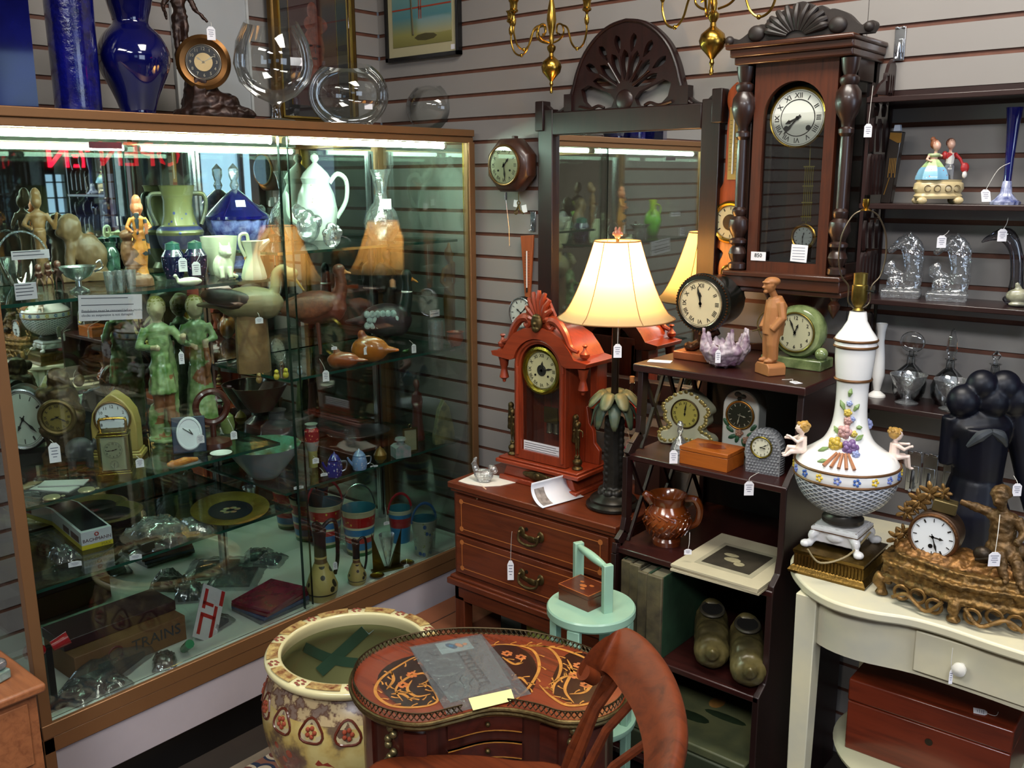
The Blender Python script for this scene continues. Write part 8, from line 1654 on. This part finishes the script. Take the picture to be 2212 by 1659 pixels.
m = M(); m.lathe([(.0001, 0), (.05, .002), (.10, .010), (.118, .016), (.116, .018), (.0001, .012)], 44, sy=.8); one('silver_tray', 'large dark silver tray lying at the back of the right lower shelf', 'tray', 775, .17, E_, m, mat('#4a474a', .25, .7, .3, 12, .2, 40))
ptag(682, 995, .42, 'white price tag beside the square cobalt miniature teapot', 676, 985, .020, .018); ptag(700, 1025, .425, 'white price tag lying by the shelf edge below the floral vase', 690, 1010, .022, .01); ptag(645, 1053, .43, 'white price tag dangling under the right lower shelf by the door edge', 640, 1030, .030, .010); ptag(808, 1007, .43, 'white price tag lying before the pale blue miniature teapot', 800, 1000, .026, .006)
# ---- left bottom shelf
t = thing('gilt_plate', 'round gold-rimmed plate with dark floral centre tilted on a low stand', 'plate', place(498, .26, F_+.02), FA); m = M(); T = rotm(.12); m.T = T; m.lathe([(.0001, 0), (.05, .002), (.07, .008), (.108, .014), (.110, .017), (.105, .018), (.07, .013), (.064, .009), (.0001, .007)], 56); m.k = 1; m.lathe([(.0001, .0078), (.062, .0095), (.062, .0100), (.0001, .0085)], 48); part('body', m, [mat('#6b5a1c', .35, .5, .35, 60, .4, 120), mat('#12141c', .3, 0, .3)], t)
m = M(); m.T = T; [m.ball((.02*math.cos(k), .014*math.sin(k), .0095), (.010, .007, .0012), 8, 4) for k in range(6)]; part('painted_flowers', m, mat('#7a4a38', .4, 0, .6, 60, c2='#5a6a4a'), t); m = M(); m.lathe([(.05, -.0195), (.045, -.004), (.0001, -.003)], 24); part('ring_stand', m, mat('#3a2a16', .5), t)
m = M(); m.lathe([(.0001, 0), (.06, .002), (.098, .010), (.10, .013), (.09, .013), (.06, .006), (.0001, .005)], 48); one('mirror_plateau', 'round dark mirrored plate with pale gilt rim at the back of the bottom left shelf', 'plate', 232, .17, F_, m, bands([(0, '#1c2420'), (.48, '#1c2420'), (.52, '#8a7d44')], -.0, .014, .15, .4))
c = [at_z(178, 1190, F_), at_z(248, 1178, F_), at_z(90, 1115, F_)]; lx = (c[1]-c[0]).length; ly = (c[2]-c[0]).length; an = math.atan2(c[2].y-c[0].y, c[2].x-c[0].x)-PI/2
t = thing('train_box', 'white and yellow model train box with clear window and a shop-brand name on its end', 'box', (c[0].x, c[0].y, F_), an)
t['label'] = 'white and yellow model train box with a clear window top on the bottom left shelf'
m = M(); m.box(0, lx, 0, ly, .012, .050); part('carton', m, mat('#b9b7bb', .5, 0, .05), t, bev=.001, smooth=0); m = M(); m.box(-.0005, lx+.0005, -.0005, ly, 0, .012); part('yellow_base', m, mat('#b8a41c', .5, 0, .05), t, smooth=0)
m = M(); m.box(.006, lx-.006, .012, ly-.012, .0503, .0508); part('window_film', m, mat('#2a2730', .1, 0, .3, 20, coat=.8), t, smooth=0); m = M(); m.box(-.0008, -.0003, .02, .085, .016, .034); m.box(-.0008, -.0003, .10, .15, .016, .034); part('printed_picture', m, mat('#4a1c18', .5, 0, .5, 50), t, smooth=0)
m = M(); m.text('BACHMANN', lx*.165, (lx/2, -.0006, .024), ex=.0003); part('brand_word', m, mat('#4a1420', .5), t); m = M(); m.ring((lx/2, -.0006, .038), .0045, .0015, 16, 4); part('emblem', m, mat('#a32a24', .5), t); m = M(); m.text('MAX', lx*.15, (lx*.78, -.0012, .006), ex=.0003); part('base_word', m, mat('#8a7a10', .5), t)
PLB = glass((.80, .80, .82), .10, .9, .12, 1.0, 35, .08, (.5, .5, .52))
def baggy(px, py, z, sx_, sy_, sz_, label, inner, seed, cat='packet', rz=0., x=None):
    p = at_z(px, py, z) if x is None else place(px, x, z); p.x = min(p.x, .43-sx_*.6) if x is None else p.x; t = thing('plastic_packet', label, cat, p, rz); random.seed(seed); m = M(); n = 12; vs = []
    for i in range(n+1):
        for j in range(n+1):
            u, v = i/n*2-1, j/n*2-1; e = max(abs(u), abs(v)); vs.append((u*sx_+random.uniform(-.003, .003), v*sy_+random.uniform(-.003, .003), sz_*(1-e**3)*(.8+.4*random.random())+.002))
    m.add(vs, [(i*(n+1)+j, (i+1)*(n+1)+j, (i+1)*(n+1)+j+1, i*(n+1)+j+1) for i in range(n) for j in range(n)]); part('plastic_bag', m, PLB, t, smooth=80)
    m = M()
    for (bx_, by_, bz_, dx, dy, dz) in inner[0]: m.box(bx_-dx, bx_+dx, by_-dy, by_+dy, .001, .001+dz)
    part('contents', m, inner[1], t, bev=.002); return t
BK = mat('#0d0d10', .4, 0, .4, 30)
baggy(340, 1150, F_, .055, .075, .04, 'clear plastic packet of small model parts behind the train box', ([(0, 0, 0, .03, .04, .012), (.02, .03, 0, .02, .02, .02)], mat('#4a4038', .6, 0, .7, 40, c2='#8a7a60')), 1)
baggy(310, 1190, F_, .03, .06, .02, 'black model locomotive in clear plastic at the bottom shelf edge', ([(0, 0, 0, .018, .05, .02), (.01, 0, 0, .018, .02, .03)], BK), 2)
ptag(293, 1203, .435, 'white price tag lying on the bottom left shelf edge', 285, 1195, .030, .014); ptag(162, 1218, .43, 'white price tag near the corner post on the bottom left shelf', 150, 1212, .030, .014)
# ---- case floor, left
t = thing('trains_carton', 'brown cardboard carton printed TRAINS with maroon lid on the showcase floor', 'carton', V(.27, -1.24, DK), PI/2-.0); m = M(); m.box(-.20, .12, -.06, .12, 0, .075); part('carton', m, mat('#6b4a2c', .7, 0, .15, 10), t, bev=.002); m = M(); m.box(-.202, .122, -.01, .122, .076, .105); part('maroon_lid', m, mat('#2a0d14', .5, 0, .2), t, bev=.002); m = M(); m.text('TRAINS', .044, (.03, -.0608, .042), ex=.0004); part('printed_word', m, mat('#2a3038', .6), t); m = M(); m.ring((-.09, -.0608, .042), .02, .003, 24, 5); part('emblem', m, mat('#5a1c1c', .6), t)
for (px, py, a_, b_, h_, lab, s, g_) in ((240, 1450, .06, .13, .05, 'crumpled clear plastic bag over black model parts, front left on the showcase floor', 3, BK), (170, 1500, .05, .06, .03, 'small plastic packet of black parts in the front left corner of the showcase', 4, BK), (510, 1230, .085, .10, .03, 'dark plate-like items in a glossy clear plastic bag on the showcase floor', 5, mat('#0c0e14', .2, 0, .2, coat=.6)), (410, 1270, .045, .05, .05, 'black boxed item with dangling tag in clear plastic on the showcase floor', 6, BK), (365, 1440, .03, .04, .03, 'small reddish packet tied with a white tag at the front of the showcase floor', 7, mat('#5c3a30', .5, 0, .4, 60))):
    baggy(px, py, DK, a_, b_, h_, lab, ([(0, 0, 0, a_*.7, b_*.7, h_*.35), (-a_*.3, b_*.2, 0, a_*.4, b_*.4, h_*.6)], g_), s, rz=.15*s)
for k, (px, py, z, a_, b_, g_, lab) in enumerate(((300, 1520, DK, .05, .04, BK, 'flat clear packet with a white slip at the very front of the showcase floor'), (470, 1350, DK, .035, .045, mat('#3a3c46', .4, 0, .5, 40), 'grey packet behind the red and white carded packet'), (585, 1215, DK, .05, .05, mat('#1c2a4a', .4, 0, .5, 30), 'blue and black packet beside the dark plate-like items'), (250, 1400, DK, .07, .04, mat('#5a3a2c', .5, 0, .5, 30), 'clear packet of brown parts before the printed carton'),
    (425, 1140, F_, .04, .05, mat('#6a5a44', .6, 0, .7, 50, c2='#2c2c30'), 'clear packet of small tan and dark parts before the gold-rimmed plate'), (140, 1205, F_, .03, .04, BK, 'black toy part in plastic by the corner post on the bottom left shelf'), (385, 1180, F_, .035, .03, mat('#4a1c20', .5, 0, .6, 50), 'dark red and black parts packet at the bottom left shelf edge'))):
    baggy(px, py, z, a_, b_, .028, lab, ([(0, 0, 0, a_*.6, b_*.6, .012), (.01, -.01, 0, a_*.3, b_*.4, .022)], g_), 20+k, rz=.3*k)
t = thing('red_white_packet', 'red and white carded hobby packet leaning behind the front glass', 'packet', place(440, .375, DK), PI/2-.3); m = M(); T = tr(0, 0, .0, rx=-.75, ry=.6); m.T = T; m.box(-.030, .030, -.001, .001, .0, .135); c = part('card', m, mat('#c9c6c8', .5), t, smooth=0); m = M(); m.T = T; RD = mat('#a81c1c', .4); m.box(-.022, -.014, -.002, -.001, .01, .06); m.box(-.022, .018, -.002, -.001, .055, .064); m.box(.010, .018, -.002, -.001, .01, .09); m.box(-.022, -.014, -.002, -.001, .075, .125); m.box(-.022, .006, -.002, -.001, .085, .093); m.box(.02, .029, -.002, -.001, .095, .133); part('red_print', m, RD, c, smooth=0); t.scale = (1.25,)*3
m = M(); m.T = rotm(.9, .3, 0); m.tube([(0, 0, .0), (0, 0, .055)], [.011, .013], 10); one('green_toy', 'small bright green plastic toy part beside the red and white packet', 'toy', 397, .39, DK+.008, m, mat('#1f7a4c', .3, 0, .2, coat=.4))
for k, (c_, lab) in enumerate((('#6b6a72', 'lowest, grey'), ('#3c4a78', 'second, blue'), ('#7a1c2c', 'third, dark red'), ('#8a2440', 'topmost, crimson'))): m = M(); m.box(-.075, .075, -.09, .09, 0, .0105); one('flat_packet', 'flat shrink-wrapped packet in the stack by the door edge, %s' % lab, 'packet', 585, .345, DK+.0112*k, m, mat(c_, .25, 0, .5, 30, .2, 40, .6), rz=.08*k, group='stacked flat packets')
t = thing('signal_post', 'black toy railway signal post with red lamp heads by the left corner post', 'toy signal', place(118, .40, DK), PI/2); m = M(); m.box(-.008, .008, -.008, .008, 0, .17); m.box(-.03, .03, -.015, .015, 0, .006); part('post', m, BLACK, t); 
for s, nm in ((-1, 'a'), (1, 'b')): m = M(); m.cyl((s*.012, 0, .165), (s*.05, -.01, .178), .013, .017); part('red_lamp_head', m, mat('#a8141c', .25, 0, .1, coat=.5), t)
# ---- case floor, right: pails, ewers, brass
def pail(px, x, R, H, mt, label, hnd, up=True, inner='#2c6a7c'):
    t = thing('tin_pail', label, 'pail', place(px, x, DK), FA, 'litho tin sand pails'); m = M(); m.lathe([(.0001, 0), (R*.74, 0), (R, H), (R*1.03, H+.001), (R*1.03, H+.004)], 40, cap=False); m.k = 1; m.lathe([(R*1.0, H+.004), (R*.97, H), (R*.71, .004), (.0001, .003)], 40, cap=False); part('body', m, [mt, mat(inner, .35, .1, .1)], t)
    m = M(); P = [(R*1.03*math.cos(a), R*.3*math.sin(a)*(0 if up else 1), H-.004+(R*1.15 if up else R*.5)*math.sin(a)) for a in [PI*k/16 for k in range(17)]]; m.tube(P, .0018 if hnd == 'wire' else .0032, 6, flat=1 if hnd == 'wire' else .25); part('handle', m, STEEL if hnd == 'wire' else hnd, t); return t
def litho(H, seed): return bands([(0, '#1c5a2c'), (.08, '#b9b090'), (.14, '#2c6aa0'), (.30, '#a82424'), (.42, '#c8bfa0'), (.47, '#1f6fa8'), (.62, '#c9c3a8'), (.67, '#a3141c'), (.9, '#b0a888')], 0, H, .3, .1, coat=.5, over=[('#c8a03a', 80, .22, .7, .88)])
pail(778, .33, .050, .095, litho(.095, 1), 'striped red white and blue tin pail with wire handle, front of the group', 'wire'); pail(706, .20, .052, .10, litho(.10, 2), 'striped red white and blue tin pail at the left, partly behind the door edge', mat('#8a2430', .4))
pail(866, .20, .036, .075, bands([(0, '#1f6fa8'), (.5, '#a3202c'), (.8, '#1f6fa8'), (.92, '#b8b4a0')], 0, .075, .3), 'small blue tin pail with red strap handle behind the others', mat('#a3202c', .4)); pail(918, .31, .037, .080, bands([(0, '#a9b0a0'), (1, '#a9b0a0')], 0, .08, .3, coat=.4, over=[('#2c5a98', 48, .28), ('#8a9a4a', 70, .16), ('#a08a98', 90, .12)]), 'small white tin pail printed with blue flowers at the right', mat('#3c6aa0', .4))
EW = bands([(0, '#a08a50'), (.08, '#2c1c14'), (.10, '#b09a5c'), (.42, '#b09a5c'), (.44, '#5a3c28'), (.5, '#b09a5c'), (.52, '#1c1214')], 0, .22, .45, over=[('#1f1512', 42, .33, .1, .42)])
for px, x, s, lab in ((697, .40, 1.0, 'tall dark-necked ewer painted with black animals on a tan body'), (772, .39, .62, 'small dark-necked ewer with tan animal-painted body beside the taller one')):
    t = thing('painted_ewer', lab, 'ewer', place(px, x, DK), FA, 'animal-painted ewers'); T = Matrix.Scale(s, 4); e = bands([(0, '#a08a50'), (.08, '#2c1c14'), (.10, '#b09a5c'), (.42, '#b09a5c'), (.44, '#5a3c28'), (.5, '#b09a5c'), (.52, '#1c1214')], 0, .21*s, .45, over=[('#1f1512', 42/s, .33, .1, .42)])
    m = M(); m.T = T; m.lathe([(.0001, 0), (.034, 0), (.040, .02), (.041, .035), (.030, .065), (.016, .095), (.015, .15), (.018, .175), (.014, .18), (.0001, .18)], 36); part('body', m, e, t); m = M(); m.T = T; m.tube(spl([(-.002, 0, .178), (-.012, -.012, .192), (-.02, -.02, .196)], 4), [.014, .012, .006], 8); m.tube(spl([(.008, 0, .18), (.03, 0, .195), (.045, 0, .18), (.046, 0, .10), (.036, 0, .055)], 5), .0055, 8); part('handle_and_spout', m, mat('#150e10', .35, 0, .2, coat=.3), t)
t = thing('brass_cone_stand', 'folded brass stand holding a clear glass cone vase on the showcase floor', 'vase', place(838, .40, DK), FA); m = M(); [m.add([(s*.008, 0, .004), (s*.045, 0, .085), (s*.040, .01, .002), (s*.008, .012, .004)], [(0, 1, 2), (0, 2, 3), (0, 3, 1), (1, 3, 2)]) for s in (-1, 1)]; m.box(-.045, .045, -.012, .014, 0, .004); part('stand', m, mat('#5c4c1c', .3, .8, .2), t, smooth=0); m = M(); m.lathe([(.002, .006), (.010, .03), (.022, .075)], 24, cap=False); part('glass_cone', m, crystal((.9, .9, .9), 70, .2), t)
for px, lab in ((815, 'left'), (880, 'right')): m = M(); m.shell([(.012, 0), (.020, .004), (.024, .007)], .0015, 24); one('brass_dish', 'tiny round brass dish at the front of the showcase floor, %s one' % lab, 'dish', px, .43, DK, m, BRASS, group='tiny brass dishes')
ptag(724, 1222, .44, 'white price tag hanging on the tall painted ewer', 720, 1195, .014, .026); ptag(878, 1223, .45, 'white price tag lying by the right tiny brass dish', 876, 1195, .020, .014); ptag(835, 1130, .42, 'white price tag on the front striped tin pail', 832, 1095, .020, .012)
# ---- plastic tray on the small chest
t = thing('plastic_tray', 'clear-lidded plastic tray of small trinkets on the small drawer chest', 'box', (lc.x-.14, lc.y-.16, .62), .3); m = M(); m.box(-.10, .10, -.10, .10, 0, .022); part('tray', m, mat('#3a5a4c', .3, 0, .5, 40, coat=.4, c2='#8a9a94'), t, bev=.004); m = M(); m.box(-.098, .098, -.098, .098, .023, .045); part('clear_lid', m, PLB, t, bev=.008); m = M(); random.seed(9); [m.cbox((random.uniform(-.08, .08), random.uniform(-.08, .08), .026), (.018, .012, .006), rz=random.random()*3) for _ in range(14)]; part('trinkets', m, mat('#a8aab0', .4, .2, .6, 60, c2='#2c3a6a'), t)
price_tag(V(lc.x-.02+.03, lc.y-.20, .44), 'white price tag hanging from the top drawer of the small left chest', .022, .032, rz=1.2)
# ================================================================= fit the small things: shelf depth and height scale taken from image pixel rows
def fit(key, yb, yt=None, hmax=9, px=None):
    for o in COL.objects:
        if o.parent is None and str(o.get('label', '')).startswith(key): break
    else: raise KeyError(key)
    z = o.location.z; q = o.location-CAM; qx = px or 1106+FPX*q.dot(RT)/q.dot(fw); p = at_z(qx, yb, z); x0, x1 = (.065, .415) if o.location.x < .488 else (0, 9)
    x = min(max(p.x, x0), x1); p = p if x == p.x else place(qx, x, z)
    if o.location.x < .488: o.location = (x, p.y, z)
    if yt:
        h = max((c[2]*1.0 for ch in [o]+list(o.children) if ch.type == 'MESH' for c in ch.bound_box), default=0)
        ax = 0 if o.location.x < .488 else 1; q = (at_x(qx, yt, o.location.x) if ax == 0 else at_y(qx, yt, o.location.y)); s = min((q.z-z)/h, hmax/h, 1.7); o.scale = (min(s, 1.22), min(s, 1.22), s)
for a in (('carved yellow-brown', 560, 405), ('carved brown wooden guardian', 562, 457), ('small dark green lac', 565, 502), ('painted carved elder', 618, 420), ('tall olive bronze', 566, 400), ('cobalt blue cut', 535, 338), ('small navy floral ginger jar with green lid and tag, left', 602, 520), ('small navy floral ginger jar with green lid and tag, right', 600, 518),
    ('cream ceramic planter', 592, 510), ('white porcelain sitting', 603, 522), ('cream porcelain pitcher', 603, 500), ('small white porcelain bird', 620, 590), ('silver-plated', 630, 562), ('small reddish-brown carved sitting monkey, left', 632, 570), ('small reddish-brown carved sitting monkey, mid', 626, 566), ('small reddish-brown carved sitting monkey, right', 630, 562), ('clear glass basket', 600, 497),
    ('tall white porcelain teapot', 512, 330), ('cut crystal animal figurine in front of the teapot, t', 524, 440), ('cut crystal animal figurine in front of the teapot, n', 545, 480), ('pear-shaped', 520, 366), ('brown carved wooden duck', 770, 570), ('painted mallard', 742, 582), ('rough upright', 803, 668), ('honey-coloured', 795, 705), ('orange-brown smooth', 815, 752), ('fluted clear', 756, 692), ('light brown carved bearded', 735, 521), ('dark brown carved robed', 715, 530), ('dark twisted', 700, 540), ('small orange-red clay', 765, 716),
    ('tall green glazed gent', 948, 636, .455), ('tall green glazed lady', 895, 634, .44), ('yellow ivory', 985, 843), ('brass carriage', 1030, 898), ('round white-dialled', 925, 825), ('ornate dark bronze roc', 1000, 790), ('navy leather', 978, 893), ('reddish turned', 962, 836), ('small greenish', 934, 868), ('small grey stone', 1010, 936), ('red-brown oval', 882, 820),
    ('wide white bowl', 1030, 945), ('grey jug', 955, 868), ('slim red', 1008, 913), ('square cobalt enamel', 1030, 974), ('round pale blue', 1015, 968), ('small golden-brown', 1001, 963), ('square pink', 990, 945), ('small upright brass', 976, 915), ('pointed stone', 966, 862), ('small dark red stat', 950, 812),
    ('round gold-rimmed', 1108), ('round dark mirrored', 1095), ('striped red white and blue tin pail with', 1192, 1034), ('striped red white and blue tin pail at', 1175, 1032), ('small blue tin', 1168, 1062), ('small white tin', 1196, 1083), ('tall dark-necked', 1305, 1118), ('small dark-necked', 1270, 1158), ('folded brass', 1238, 1128),
    ('pale carved wooden man', 812, 597), ('oversized clear', 250, 50), ('large dark silver tray', 940), ('dark plate-like', 1250), ('black boxed', 1290)):
    fit(*a[:3], **({'hmax': a[3]} if len(a) > 3 else {}))
sb = [o for o in COL.objects if str(o.get('label', '')).startswith(('cream carved seabird', 'rough upright'))]
wbk = [o for o in sb if 'rough' in o['label']][0]; brd = [o for o in sb if 'cream' in o['label']][0]; brd.location = wbk.location+Vector((0, 0, .136*wbk.scale[0])); brd.scale = (1.25,)*3
bpy.data.scenes.remove(TMP)
